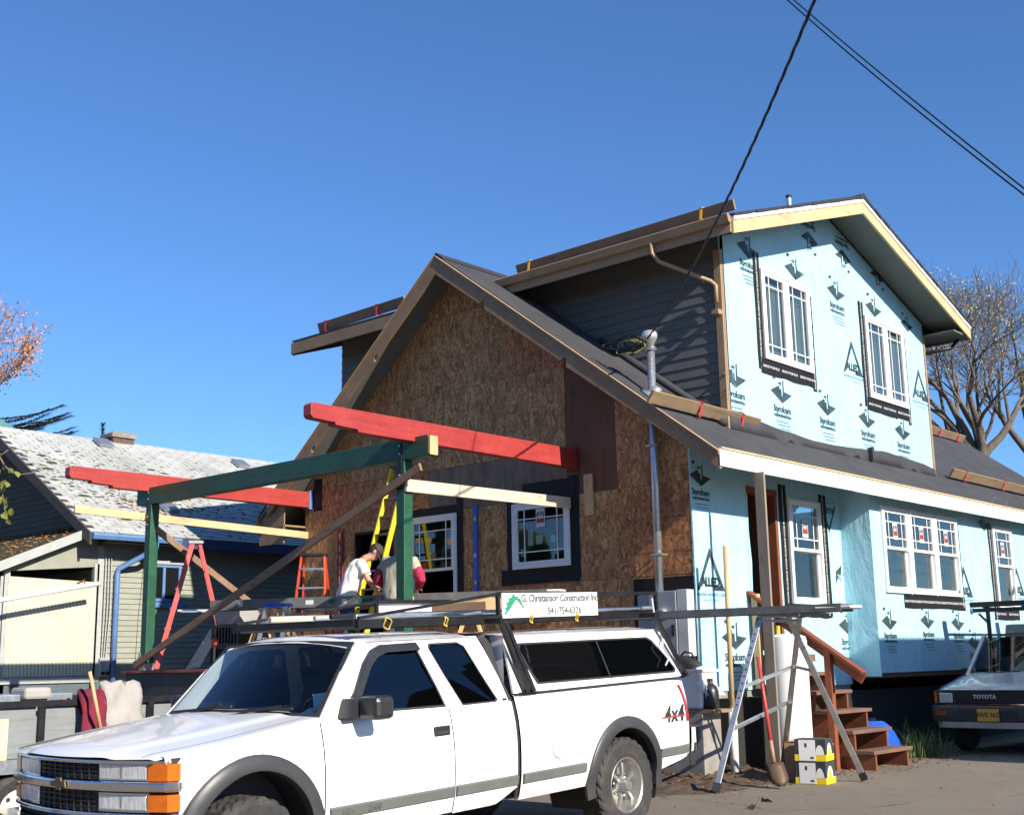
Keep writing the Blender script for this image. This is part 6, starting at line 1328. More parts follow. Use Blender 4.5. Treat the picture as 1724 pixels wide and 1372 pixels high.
# roof deck + shingles: the 300 largest as single pieces, the rest joined
def nslab(g, x0, x1, y0, y1, o0, o1):
    b = len(g.v)
    for o_ in (o0, o1):
        for (x, y) in ((x0, y0), (x1, y0), (x1, y1), (x0, y1)): g.v.append(V(x, y, nz(x)+o_))
    for q in ((3, 2, 1, 0), (4, 5, 6, 7), (0, 1, 5, 4), (1, 2, 6, 5), (2, 3, 7, 6), (3, 0, 4, 7)): g.face([b+i for i in q])
nr = mb(); nslab(nr, NRX, NE, NY0, NY1, -.09, -.01); nslab(nr, -21.5, NRX, NY0, NY1, -.09, -.01); nr = nr.build('roof', M['trim_dk'], nb)
ct = 1/math.sqrt(1+NS*NS); tab = mb(); L_ = .165; W_ = .287
sd3 = V(ct, 0, -NS*ct); nn3 = V(NS*ct, 0, ct)
tab.v = [nn3*.004, V(0, W_, 0)+nn3*.004, sd3*L_+V(0, W_, 0)+nn3*.02, sd3*L_+nn3*.02, sd3*L_+V(0, W_, 0)-nn3*.0, sd3*L_-nn3*.0, nn3*-.002, V(0, W_, 0)-nn3*.002]; tab.f = [[0, 3, 2, 1], [3, 5, 4, 2], [0, 6, 5, 3], [1, 2, 4, 7]]; tab.m = [0]*4
tme = bpy.data.meshes.new('shingle'); tme.from_pydata([tuple(v) for v in tab.v], [], tab.f); tme.materials.append(M['shingle_n'])
slots = []; ncr = 36; slope = (NE-NRX)/ct
for i in range(ncr):
    s0 = slope-(i+1)*slope/ncr
    for k in range(49):
        y = NY0-.03+k*.303+(.15 if i % 2 else 0)+rr.uniform(-.008, .008)
        if y < NY1-.2: p = V(NRX, 0, NRZ)+sd3*(s0-.02)+V(0, y, 0); slots.append(p)
slots.sort(key=lambda p: (p-CAM).length); rest = mb()
for i, p in enumerate(slots):
    lift = rr.uniform(0, .006)
    if i < 300:
        o = bpy.data.objects.new('shingle', tme); COL.objects.link(o); o.parent = nr; o.location = p+nn3*lift-V(-17, 5, 0)
    else:
        b = len(rest.v); rest.v += [v+p+nn3*lift for v in tab.v]
        for f in tab.f: rest.face([b+q for q in f])
o = rest.build('shingle_field', M['shingle_n'], nr); o['kind'] = 'stuff'
g = mb(); nslab(g, NRX-.16, NRX+.16, NY0-.03, NY1, .012, .03); g.build('ridge_cap', M['shingle_n'], nr)
g = mb()
for k in range(650):
    f = rr.random(); y = NY0+.1+abs(rr.gauss(0, 1.9)) if k % 3 else rr.uniform(NY0, 6); s0 = slope*min(.97, max(.12, rr.gauss(.55, .2)))
    y += 1.8*max(0, s0/slope-.45)
    p = V(NRX, y, NRZ)+sd3*s0+nn3*.012; a = rr.uniform(.015, .042)*(2.2 if k % 23 == 0 else 1); g.ell(p, UY*a*1.7, sd3*a*.6, nn3*a*.4, 7, 4)
o = g.build('moss', M['moss'], nr, smooth=True); o['kind'] = 'stuff'
g = mb()
for k in range(200):
    p = V(NRX, NY0+1.2+abs(rr.gauss(0, 1.4)), NRZ)+sd3*(slope*min(.95, max(.4, rr.gauss(.72, .1))))+nn3*.02; leaf(g, p, rr.uniform(.05, .1), rr.uniform(0, 6), .4)
o = g.build('roof_leaves', plain('orange_dry_leaf', (.45, .19, .06), .8, var=.4), nr); o['kind'] = 'stuff'
for (x0, x1) in ((NRX, NE+.02), (-21.5, NRX)):
    g = mb().prism([(x0, nz(x0)-.22), (x1, nz(x1)-.22), (x1, nz(x1)-.0), (x0, nz(x0)-.0)], (0, NY0, 0), UX, UZ, -UY, .05); g.build('rake_board', M['trim_dk'], nb)
g = mb(); nslab(g, NRX, NE, NY0+.01, NY0+.44, -.12, -.092); g.build('rake_soffit', M['trim_dk'], nb)
g = mb(); g.prism([(NE+.0, NZ-.03), (NE+.12, NZ-.02), (NE+.13, NZ-.06), (NE+.1, NZ-.13), (NE, NZ-.13)], (0, NY0-.02, 0), UX, UZ, UY, 1.92); g.build('gutter', M['bluepaint'], nb)
g = mb().box((NX, NY0+.4, NZ-.16), (NE, NY1-.4, NZ-.13)); g.build('eave_soffit', M['trim_dk'], nb)
g = mb().box((NE-.02, NY0+1.95, NZ-.2), (NE+.02, NY1, NZ-.02)); g.build('eave_fascia', plain('dark_blue_fascia', (.03, .045, .11), .6), nb)
dsy = -.62; g = mb(); g.tube([(NE+.06, NY0+1.35, NZ-.12), (NE+.06, NY0+1.35, NZ-.22), (NE+.0, NY0+1.25, NZ-.32), (NX+.07, dsy+.03, NZ-.62), (NX+.06, dsy, NZ-.72), (NX+.06, dsy, .5)], .055, 8); g.build('downspout', M['bluepaint'], nb, smooth=True)
for i in range(3): g = mb(); y = -.86+.06*i; g.tube([(NX+.03, y, 3.7), (NX+.04, y+.01*math.sin(i), 2.5), (NX+.03, y-.02*i, 1.5)], .012, 6); g.build('wall_conduit', M['trim_n'], nb)
g = mb().box((NX, -.92, 1.28), (NX+.1, -.72, 1.62)); ub = g.build('utility_box', M['trim_n'], nb, bevel=.01)
for y in (-.87, -.77): g = mb(); g.lathe([(.035, 0), (.035, .05), (0, .052)], (NX+.1, y, 1.34), UX, 10); g.build('outlet_knob', M['black_plastic'], ub)
g = mb(); ringf(g, V(NX+.005, .12, 2.72), UY, UZ, UX, 0, 0, .72, .74, .06, -.02, .03); wbox(g, V(NX+.005, .12, 2.72), UY, UZ, UX, .3, .06, .36, .68, -.02, .02); nwi = g.build('window', M['bluepaint'], nb); g = mb(); wbox(g, V(NX+.005, .12, 2.72), UY, UZ, UX, .05, .05, .67, .69, -.004, .004); g.build('pane', plain('dark_window_pane', (.01, .012, .013), .08), nwi); g = mb().box((NX, .0, 3.46), (NX+.06, .95, 3.53)); g.build('window_head', M['trim_n'], nb); g = mb().box((NX, .02, 2.6), (NX+.07, .93, 2.7)); g.build('window_sill', M['bluepaint'], nb)
# chimney, vents
ch = mb(); ch.box((NRX-.35, 1.45, 6.0), (NRX+.1, 2.0, 6.72)); M['brick'] = plain('old_brown_brick', (.13, .075, .055), .9, var=.35, scale=18); ch = ch.build('chimney', M['brick'], nb)
g = mb(); b0 = [V(NRX-.4, 1.4, 6.72), V(NRX+.15, 1.4, 6.72), V(NRX+.15, 2.05, 6.72), V(NRX-.4, 2.05, 6.72)]; g.loft([b0, [p+UZ*.08 for p in b0], [(p*.6+V(NRX-.125, 1.725, 6.72)*.4)+UZ*.16 for p in b0]]); g.build('chimney_cap', plain('lichen_concrete', (.23, .21, .18), .9, var=.3, scale=12), ch)
for k in range(4):
    for j in range(3): g = mb().box((NRX+.1001, 1.46+.18*j, 6.42+.075*k), (NRX+.104, 1.46+.18*j+.165, 6.42+.075*k+.062)); g.build('brick', M['brick'], ch)
for (px, py, s_) in ((173, 749, 1), (404, 784, 1), (282, 858, 1)):
    p = onpl(px, py, (NRX, 0, NRZ+.02), nn3); g = mb(); g.loft([[p+UY*(a*.15)+sd3*(b*.17)+nn3*h for a, b in ((-1, -1), (1, -1), (1, 1), (-1, 1))] for h in (.0, .05)]); g.loft([[p+UY*(a*.19*q)+sd3*(b*.2*q)+nn3*h for a, b in ((-1, -1), (1, -1), (1, 1), (-1, 1))] for h, q in ((.052, 1), (.1, .9))]); g.build('roof_vent', M['galv'], nr)
# lean-to at the front of the neighbour: mossy roof, corrugated translucent panel
lt = thing('lean_to_shed', 'small lean-to with mossy roof and cream corrugated panel against grey house', 'shed', (-14, -2.2, 0))
def lz(y): return 4.05+(y+1.35)*.42
g = mb(); n0 = 0; g.v = [V(x, y, lz(y)+o_) for o_ in (-.06, 0) for x, y in ((-19, -3.6), (NX+.18, -3.6), (NX+.18, -1.02), (-19, -1.02))]
for q in ((3, 2, 1, 0), (4, 5, 6, 7), (0, 1, 5, 4), (1, 2, 6, 5), (2, 3, 7, 6), (3, 0, 4, 7)): g.face(list(q))
lr = g.build('roof', M['moss'], lt); g = mb()
for k in range(500):
    x, y = rr.uniform(-17, NX+.15), rr.uniform(-3.55, -1.1); leaf(g, (x, y, lz(y)+.01), rr.uniform(.04, .09), rr.uniform(0, 6), .4)
o = g.build('roof_leaves', bpy.data.materials['orange_dry_leaf'], lr); o['kind'] = 'stuff'
g = mb().prism([(-3.62, lz(-3.62)-.17), (-1.0, lz(-1.0)-.17), (-1.0, lz(-1.0)+.01), (-3.62, lz(-3.62)+.01)], (NX+.18, 0, 0), UY, UZ, UX, .04); g.build('rake_board', M['trim_n'], lt)
g = mb().prism([(-2.75, 3.2), (-1.0, 3.35), (-1.0, lz(-1)-.1), (-2.75, lz(-2.75)-.1)], (NX-.05, 0, 0), UY, UZ, UX, .05); g.build('gable_panel', M['sid_n'], lt)
for y in (-2.85, -1.08): g = mb().box((NX-.08, y, -.1), (NX+.02, y+.1, 3.4)); g.build('post', M['trim_n'], lt)
g = mb(); L = []
for i in range(101): y = -2.78+1.74*i/100; L.append([V(NX+.03+.012*math.sin(i*2*math.pi/4), y, 1.3), V(NX+.03+.012*math.sin(i*2*math.pi/4), y, 3.1-.05*(i/100))])
g.loft(L, False, False); t = NT('cream_corrugated_panel').set(.5); vec = t.mapping(); c = t.mix(.5, (.56, .53, .385), t.ramp(t.noise(vec, 1.5, 5), [(.3, (.48, .46, .33)), (.7, (.62, .6, .46))])); sp_ = t.ramp(t.noise(t.mapping((1, 9, 3)), 3, 6, .8), [(.62, (0, 0, 0)), (.72, (1, 1, 1))]); c = t.mix(t.math('MULTIPLY', sp_, .6), c, (.2, .2, .12)); t.color(c); g.build('corrugated_panel', t.m, lt, smooth=True)
g = mb().box((NX-.02, -2.85, 1.18), (NX+.06, -1.0, 1.29)); g.build('sill_board', M['trim_n'], lt); g = mb().box((NX-.01, -3.6, .2), (NX+.02, -1.0, 1.17)); g.build('base_board', bpy.data.materials['slate_blue_band'], lt)
g = mb().box((-19, -3.3, -.1), (NX-.3, -1.02, 3.0)); g.build('inner_wall', M['trim_dk'], lt); g = mb(); g.tube([(NX+.05, -1.45, 3.02), (NX+.05, -1.3, 3.08), (NX+.05, -1.28, 2.98)], .015, 6); g.build('latch', M['redwood_z'], lt)
for k in range(8): g = mb().box((NX-.02, -3.55+.09*k, 1.3), (NX+.01, -3.5+.09*k, 3.1)); g.build('lattice_slat', M['trim_n'], lt)
g = mb(); g.tube([onp(-60, 1020, 0, -12.4), onp(168, 982, 0, -12.4)], .045, 10); o = recentre(g.build('white_pole', M['vinyl'], smooth=True)); props(o, 'long white plastic pole slanting across cream corrugated panel', 'pole')
g = mb(); c0 = onp(0, 716, 0, -24); bh = thing('background_house', 'teal gabled roof just showing behind the mossy neighbour roof', 'house', (-26, 1.5, 0)); a_ = onp(-30, 690, 0, -24); b_ = onp(22, 717, 0, -24)
g = mb().prism([(a_.y, a_.z), (a_.y-3, a_.z-1.6), (a_.y-3, 5.0), (b_.y+.6, 5.0), (b_.y, b_.z)], (-24, 0, 0), UY, UZ, -UX, 5); g.build('roof', plain('teal_metal_roof', (.06, .2, .2), .5), bh); g = mb().box((-28.9, a_.y-2.8, -.1), (-24.1, b_.y+.5, 5.0)); g.build('wall', M['sid_n'], bh)
# ================================================================== UTILITY TRAILER (left foreground)
tl = thing('utility_trailer', 'utility trailer with grey plywood sides, black steel frame and white wheel', 'trailer', (-3, -7.5, gz(0, -7.5))); tX = -2.0; ty0, ty1 = -10.4, -5.6; tz0, tz1 = .5, 1.09
M['greyply'] = wood('grey_weathered_plywood', (.21, .225, .225), (.13, .14, .145), 1, .7, .8, False)
for k, (a, b) in enumerate(((ty0, -8.9), (-8.9, -7.83), (-7.76, -6.7), (-6.7, ty1))): g = mb().box((tX-.02, a+.004, tz0), (tX, b-.004, tz1)); g.build('side_panel', M['greyply'], tl)
g = mb().box((-3.9, ty0, tz0), (-3.88, ty1, tz1)); g.build('side_panel', M['greyply'], tl); g = mb().box((-3.88, ty1-.02, tz0), (tX-.02, ty1, tz1)); g.build('end_panel', M['greyply'], tl)
for x in (tX+.01, -3.91): g = mb().box((x-.03, ty0, tz1), (x+.03, ty1, tz1+.055)); g.build('top_rail', M['steel_black'], tl); g = mb().box((x-.03, ty0, tz0-.09), (x+.03, ty1, tz0)); g.build('bottom_rail', M['steel_black'], tl)
for y in (ty0+.05, -8.92, -7.82, -6.7, ty1-.05): g = mb().box((tX+.001, y, tz0), (tX+.045, y+.06, tz1)); g.build('stake', M['steel_black'], tl)
g = mb().box((-3.87, ty0, tz0-.02), (tX-.03, ty1, tz0+.02)); g.build('bed_floor', M['greyply'], tl)
wy = -8.05; wr = .34; gzz = gz(0, wy); g = mb(); L = [[V(tX+.02, wy-math.cos(R(a))*.45, gzz+wr+math.sin(R(a))*.43), V(tX+.3, wy-math.cos(R(a))*.45, gzz+wr+math.sin(R(a))*.43)] for a in range(0, 181, 12)]; g.loft(L, False, False); g.build('mudguard', M['steel_black'], tl, solid=.01)
g = mb().box((tX+.02, -8.9, .56), (tX+.3, -7.55, .6)); g.build('side_step', M['galv'], tl); g = mb().box((tX+.305, -8.9, .54), (tX+.312, -7.5, .66)); g.build('step_edge', M['galv'], tl)
whl = mb().lathe([(.05, 0), (.05, .05)], (tX+.06, wy, gzz+wr), UX, 12).build('wheel', M['steel_black'], tl)
g = mb(); g.lathe([(.2, .0), (.29, .0), (.33, .03), (wr, .06), (wr, .18), (.33, .2), (.28, .22), (.2, .2), (.2, .0)], (tX+.05, wy, gzz+wr), UX, 40); g.build('tyre', M['tyre'], whl, auto=30); g = mb(); g.lathe([(.205, .14), (.2, .19), (.18, .17), (.14, .16), (.08, .19), (.05, .2), (0, .2)], (tX+.05, wy, gzz+wr), UX, 30); g.build('rim', M['white'], whl, smooth=True)
for k in range(8): a = 2*math.pi*k/8; g = mb(); g.lathe([(.022, 0), (.022, .004)], (tX+.05+.163, wy+math.cos(a)*.145, gzz+wr+math.sin(a)*.145), UX, 8); g.build('rim_hole', M['cabin'], whl)
# things in the trailer
def drape(nm, lb, cx_, cy, mats, zc, w_=.42):
    t_ = thing(nm, lb, 'cloth', (cx_, cy, zc-.5)); g = mb(); L = []
    for i in range(19):
        u = -1+2*i/18; L.append([V(cx_+.05+.03*math.sin(i*1.1+k), cy+(-w_/2+w_*k/8), zc-(.0 if abs(u) < .12 else (abs(u)-.12)*.62)+.015*math.sin(k*2.1)) + V(u*.16*(1+.2*math.sin(k)), 0, 0) for k in range(9)])
    g.loft(L, False, False); g.build('cloth', mats, t_, smooth=True, solid=.015); return t_
drape('draped_jacket', 'pale grey jacket draped over trailer corner', tX-.02, -7.02, plain('pale_grey_cloth', (.34, .315, .29), .9, var=.12, bump=.3), 1.29, .4); drape('draped_cloth', 'dark maroon cloth hanging beside the pale jacket', tX+.0, -7.33, plain('maroon_cloth', (.16, .012, .03), .9, var=.2), 1.22, .25)
a_, b_ = onp(151, 1130, 0, tX+.25), onp(172, 1240, 0, tX+.3); g = mb(); g.tube([a_, b_], .017, 10); o = recentre(g.build('wooden_rod', M['pine_z'], smooth=True)); props(o, 'pale wooden rod leaning over trailer beside maroon cloth', 'rod')
p = onp(20, 1175, 0, -2.3); g = mb(); g.box((-2.7, p.y-.6, 1.0), (-2.2, p.y+.55, 1.2)); o = recentre(g.build('metal_tray', M['galv'], bevel=.01)); props(o, 'flat galvanised metal tray lying in the trailer', 'tray'); p2 = onp(52, 1168, 0, -2.25); g = mb(); g.box((-2.4, p2.y-.13, 1.15), (-2.1, p2.y+.13, 1.26)); o = recentre(g.build('cloth_bundle', plain('dusty_grey_cloth', (.36, .34, .31), .9, bump=.4), bevel=.03)); props(o, 'folded dusty grey cloth lying on metal tray in trailer', 'cloth')
p = onp(0, 1255, 0, tX+.25); g = mb(); g.box((tX+.1, p.y-.3, .6), (tX+.14, p.y+.12, 1.0)); o = recentre(g.build('plywood_offcut', M['pale_y'])); props(o, 'brown plywood offcut standing on the trailer side step', 'board')
# ================================================================== SMALL GREY PICKUP (right)
M['silver'] = carpaint('silver_grey_paint', (.52, .54, .57), .3)
tT = Matrix.Rotation(R(0), 4, 'Z'); tY = thing('compact_pickup', 'small silver-grey pickup with yellow plate and black rack beside blue bay', 'pickup truck', (1.93, 4.45, 0), tT)
def yb(g, nm, mat, par=tY, **kw): return g.build(nm, mat, par, local=True, **kw)
def ysec(y): return .83-(.05*max(0, (.25-y)/.25)**2)
g = mb(); us = [-1+i/10 for i in range(21)]; vs = [0, .04, .12, .3, .6, .9, 1.15]
g.grid(lambda u, y: (u*(ysec(y)-.02), y+.0, .90+.21*min(1, y/1.1)+.03*(1-u*u)-.05*max(0, (.12-y)/.12)**2-(.03 if abs(u) > .97 else 0)), us, vs); yb(g, 'hood', M['silver'], smooth=True)
for s_ in (-1, 1):
    g = mb(); L = []
    for y in (0, .06, .15, .3, .36, .45, .6, .8, .95, 1.05, 1.12, 1.2, 1.6, 2.2, 2.6):
        zb = .45+(math.sqrt(max(0, .37**2-(y-.74)**2)) if abs(y-.74) < .37 else 0)-(.0); zb = max(.38, .36+math.sqrt(max(0, .37**2-(y-.74)**2)) if abs(y-.74) < .37 else .38); zt = .88+.21*min(1, y/1.1); L.append([V(s_*(ysec(y)+.012*math.sin(math.pi*j/5)), y, zb+(zt-zb)*j/5) for j in range(6)])
    g.loft(L, False, False); yb(g, 'fender', M['silver'], smooth=True)
    g = mb(); g.lathe([(.0, -.1), (.2, -.1), (.33, -.09), (.345, -.05), (.345, .07), (.32, .1), (.2, .09), (0, .08)], (s_*.70, .74, .345), V(s_, 0, 0), 30); yb(g, 'wheel', M['tyre'], auto=30)
    g = mb(); g.box((s_*.50, -.03, .70), (s_*.78, .03, .87)); hs = yb(g, 'headlight_surround', M['cabin'], bevel=.01)
    g = mb(); g.box((s_*.545, -.045, .715), (s_*.745, -.02, .855)); yb(g, 'headlight', M['lens'], hs, bevel=.02)
    g = mb(); g.box((s_*.785, -.02, .71), (s_*.825, .1, .87)); yb(g, 'side_marker', M['amber'])
    g = mb(); g.box((s_*.60, -.165, .545), (s_*.76, -.155, .6)); yb(g, 'turn_signal', plain('dark_amber_lens', (.3, .07, .01), .3) if s_ < 0 else bpy.data.materials['dark_amber_lens'])
g = mb().box((-.5, -.015, .70), (.5, .05, .875)); grl = yb(g, 'grille', M['cabin'])
for k in range(4): g = mb().box((-.49, -.035, .715+.042*k), (.49, -.015, .73+.042*k)); yb(g, 'grille_bar', M['black_plastic'], grl)
g = mb().box((-.82, -.03, .875), (.82, .03, .895)); yb(g, 'hood_lip', M['black_plastic']); g = mb(); g.mesh(text_mesh('TOYOTA', .075, bold=.003, spacing=1.1), frm((-.08, -.037, .80), (1, 0, 0), (0, 0, 1))); yb(g, 'maker_lettering', M['print_w'], grl)
g = mb(); L = []
for i in range(17):
    x = -.88+1.76*i/16; y = -.15+.14*max(0, (abs(x)-.72)/.16)**2; L.append([V(x, y+.16, .68), V(x, y+.02, .68), V(x, y, .66), V(x, y-.0, .5), V(x, y+.02, .46), V(x, y+.16, .46)])
g.loft(L); bmp = yb(g, 'bumper', plain('dark_grey_bumper', (.055, .052, .058), .5), auto=40); g = mb().box((-.72, -.02, .69), (.72, -.01, .7)); yb(g, 'bumper_trim', M['chrome'], bmp)
for s_ in (-1, 1): g = mb(); g.box((s_*.12, -.152, .5), (s_*.42, -.1495, .62)); yb(g, 'bumper_slot', M['cabin'], bmp)
g = mb(); L = [[V(x, -.12+.1*max(0, (abs(x)-.7)/.1)**2, .455), V(x, -.09+.1*max(0, (abs(x)-.7)/.1)**2, .37), V(x, .0, .36), V(x, .0, .455)] for x in [-.8+1.6*i/14 for i in range(15)]]; g.loft(L); yb(g, 'valance', plain('cream_valance', (.5, .48, .42), .5), auto=40)
pl = yb(mb().box((-.155, -.172, .47), (.155, -.166, .64)), 'licence_plate', plain('yellow_plate', (.62, .32, .03), .5, var=.1)); g = mb(); g.mesh(text_mesh('NVE 562', .085, bold=.002), frm((0, -.1735, .555), (1, 0, 0), (0, 0, 1))); yb(g, 'plate_lettering', M['print'], pl)
g = mb(); g.box((-.6, .1, .36), (.6, 2.6, .55)); g.box((-.55, .15, .55), (.55, 1.1, .86)); yb(g, 'underbody', M['cabin'])
# cab
g = mb(); g.grid(lambda u, v: (u*(.74-.1*v), 1.12+.52*v-.06*(1-u*u), 1.1+.56*v), [-1+i/6 for i in range(13)], [0, .5, 1]); yb(g, 'windscreen', M['glass_ws'], smooth=True)
for s_ in (-1, 1): g = mb().bar((s_*.76, 1.1, 1.07), (s_*.655, 1.64, 1.67), .05, .05, UX); yb(g, 'pillar', M['silver'])
g = mb(); g.grid(lambda u, y: (u*.68, y-.05*(1-u*u) if y < 1.7 else y, 1.675+.03*(1-u*u)), [-1+i/6 for i in range(13)], [1.62, 1.75, 2.5]); yb(g, 'roof', M['silver'], smooth=True)
for s_ in (-1, 1): g = mb(); g.poly([(s_*.79, 1.2, 1.08), (s_*.79, 2.5, 1.08), (s_*.66, 2.5, 1.66), (s_*.66, 1.66, 1.66)]); yb(g, 'side_glass', M['glass_dark'])
g = mb().box((-.74, 2.48, .5), (.74, 2.52, 1.66)); yb(g, 'cab_back', M['cabin']); g = mb(); g.box((-.7, 1.15, .7), (.7, 1.4, 1.0)); g.box((-.6, 1.9, .6), (-.1, 2.3, 1.35)); g.box((.1, 1.9, .6), (.6, 2.3, 1.35)); yb(g, 'interior', M['seat'])
for s_ in (-.45, .15): g = mb().bar((s_, 1.0, 1.12), (s_+.5, 1.1, 1.14), .012, .012); yb(g, 'wiper', M['black_plastic'])
g = mb().box((-.92, 1.25, 1.05), (-.8, 1.4, 1.2)); yb(g, 'door_mirror', M['black_plastic'], bevel=.02)
g = mb(); g.box((-.79, 2.55, .5), (.79, 4.4, 1.0)); g.loft([[V(x, y, z) for x, z in ((-.78, 1.0), (-.66, 1.86), (.66, 1.86), (.78, 1.0))] for y in (2.55, 4.4)]); yb(g, 'canopy', plain('dusty_grey_canopy', (.3, .3, .27), .6), bevel=.03)
rk2 = thing('ladder_rack', 'black steel rack standing over the small silver pickup', 'rack', (1.93, 6.6, 1.7))
def rb2(g, nm): return g.build(nm, M['steel_black'], rk2)
for y in (6.35, 8.6): rb2(mb().box((1.02, y, 2.05), (2.84, y+.09, 2.11)), 'cross_bar'); rb2(mb().box((1.0, y-.05, 2.13), (2.86, y+.12, 2.21)), 'plank_bar')
for x in (1.2, 2.64): rb2(mb().box((x, 6.3, 2.112), (x+.06, 9, 2.128)), 'side_rail')
for x in (1.22, 2.6):
    for y in (6.37, 8.62): rb2(mb().box((x, y, .95), (x+.05, y+.05, 2.05)), 'leg'); rb2(mb().bar((x-.12, y+.02, 2.03), (x+.02, y+.02, 1.88), .03, .03), 'gusset')
# ================================================================== TREES
M['bark'] = plain('grey_brown_bark', (.115, .092, .07), .95, var=.35, scale=8, bump=.6, stretch=(1, 1, .3)); M['leaf_y'] = plain('yellow_autumn_leaf', (.36, .27, .07), .7, var=.5, scale=.8); M['leaf_o'] = plain('orange_autumn_leaf', (.5, .23, .13), .7, var=.45, scale=2); M['needle'] = plain('conifer_needles', (.075, .105, .04), .8, var=.5, scale=3); M['leaf_g'] = plain('green_yellow_leaf', (.16, .17, .03), .55, var=.6, scale=9)
def tree(rng, base, d0, L, r0, depth, spread, up, fork, minr=.006, leafp=0, leafs=.07, lm=None):
    g = mb(); tips = []
    def grow(p, d, L, r, lev):
        n = 4; pts = [p]; rs = [r]; q = p; dd = d
        for i in range(n):
            dd = (dd+V(rng.gauss(0, .13), rng.gauss(0, .13), rng.gauss(0, .08)+up*(.25 if lev else .1))).normalized(); q = q+dd*(L/n); pts.append(q); rs.append(max(minr, r*(1-.42*(i+1)/n)))
        g.tube(pts, rs, 8 if lev < 2 else (5 if lev < 4 else 3), cap=False)
        if lev >= depth: tips.extend(pts[1:]); return
        if lev >= depth-2: tips.extend(pts[2:])
        for k in range(fork[min(lev, len(fork)-1)]):
            f = rng.uniform(.45, 1.0) if k else 1.0; i = min(n, max(1, round(f*n))); ax = V(rng.gauss(0, 1), rng.gauss(0, 1), rng.gauss(0, .5)).normalized(); sp = spread*rng.uniform(.5, 1.25) if k else spread*.35
            nd = (dd+(ax-dd*ax.dot(dd))*sp).normalized(); grow(pts[i], nd, L*rng.uniform(.62, .86), rs[i]*(.78 if k == 0 else .6), lev+1)
    for d in d0: grow(Vector(base), Vector(d).normalized(), L, r0, 0)
    lv = mb()
    for t_ in tips:
        for _ in range(3):
            if rng.random() < leafp:
                p = t_+V(rng.gauss(0, .12), rng.gauss(0, .12), rng.gauss(0, .12)); a = V(rng.gauss(0, 1), rng.gauss(0, 1), rng.gauss(0, 1)).normalized(); b = a.orthogonal().normalized(); s_ = leafs*rng.uniform(.6, 1.3); n0 = len(lv.v); lv.v += [p-a*s_*.5, p+b*s_*.32, p+a*s_*.5, p-b*s_*.32]; lv.face([n0, n0+1, n0+2, n0+3])
    return g, lv
def ground_tree(nm, lb, px, py, depth, seed, dirs, L, r0, lev, spread, up, fork, leafp, leafs, lm, grp=None):
    b = CAM+ray(px, py)*depth; t_ = thing(nm, lb, 'tree', (b.x, b.y, 0), group=grp); g = mb(); g.tube([(b.x, b.y, -.2), (b.x+.05, b.y, b.z*.5), b+UZ*.15], [r0*1.7, r0*1.45, r0*1.3], 12); g.build('trunk', M['bark'], t_, smooth=True)
    rng = random.Random(seed); g, lv = tree(rng, b, dirs, L, r0, lev, spread, up, fork, leafp=leafp, leafs=leafs); g.build('crown', M['bark'], t_, smooth=True); o = lv.build('leaves', lm, t_); o['kind'] = 'stuff'; return t_
ri = lambda a, u, f=0: CR*a+UZ*u+CF*f
ground_tree('bare_tree', 'spreading bare tree with few yellow leaves rising behind far roof end', 1652, 775, 42, 21, [ri(-.75, .8), ri(-.32, 1, .2), ri(-.12, 1, -.3), ri(.1, 1), ri(.5, .9, .3)], 2.3, .16, 5, .9, .2, (3, 3, 4, 4, 3), .1, .07, M['leaf_y'])
ground_tree('bare_tree', 'second bare tree with leaning limb close behind blue upper storey', 1640, 790, 47, 33, [ri(-.85, .75), ri(-.55, 1), ri(.3, 1)], 2.4, .15, 5, .9, .2, (3, 3, 4, 3, 3), .1, .07, M['leaf_y'])
ground_tree('bare_tree', 'bare tree whose twigs fill the sky at far roof end', 1745, 780, 45, 44, [ri(-.5, .9), ri(-.1, 1), ri(.4, .8)], 2.4, .15, 5, .9, .2, (3, 3, 4, 3, 3), .1, .07, M['leaf_y'])
ground_tree('autumn_tree', 'tree with orange autumn leaves rising behind teal roof', -118, 770, 36, 9, [ri(-.2, 1), ri(.1, 1), ri(.32, .8), ri(.3, .4), ri(.15, .9, .4)], 1.55, .09, 5, .62, .22, (3, 3, 3, 3, 2), .6, .09, M['leaf_o'])
# cedar with sweeping boughs
c0 = CAM+ray(-15, 745)*40; ct_ = thing('cedar_tree', 'dark cedar with sweeping flat boughs behind neighbouring ridge', 'tree', (c0.x, c0.y, 0)); g = mb(); g.tube([(c0.x, c0.y, -.2), (c0.x, c0.y, 5), (c0.x, c0.y, c0.z+.6)], [.35, .25, .05], 10); g.build('trunk', M['bark'], ct_, smooth=True)
rng = random.Random(6); bg_ = mb(); nd = mb()
for k in range(46):
    a = rng.uniform(-.5, .5) if k < 22 else rng.uniform(0, 6.28); z_ = c0.z+rng.uniform(-1.6, .75); Lb = (2.9 if k < 22 else 1.8)*(1-.28*(z_-c0.z+1)/2); d = (CR*math.cos(a)+CF*math.sin(a)); pts = [V(c0.x, c0.y, z_)+d*(Lb*t_)+UZ*(.05+.42*t_*t_*Lb*.5) for t_ in (0, .25, .5, .75, 1)]; bg_.tube(pts, [.03, .022, .016, .01, .004], 5)
    for i in range(330):
        t_ = rng.uniform(.12, 1); p = V(c0.x, c0.y, z_)+d*(Lb*t_)+UZ*(.05+.42*t_*t_*Lb*.5); s_ = d.cross(UZ)*rng.choice((-1, 1)); w_ = .32*(1-t_*.75); e = p+s_*w_*rng.random()+d*rng.uniform(.05, .3)+UZ*rng.uniform(-.06, .06); q = (e-p).cross(UZ); q = q.normalized()*.022 if q.length > 1e-5 else V(.018, 0, 0); n0 = len(nd.v); nd.v += [p-q, p+q, e]; nd.face([n0, n0+1, n0+2])
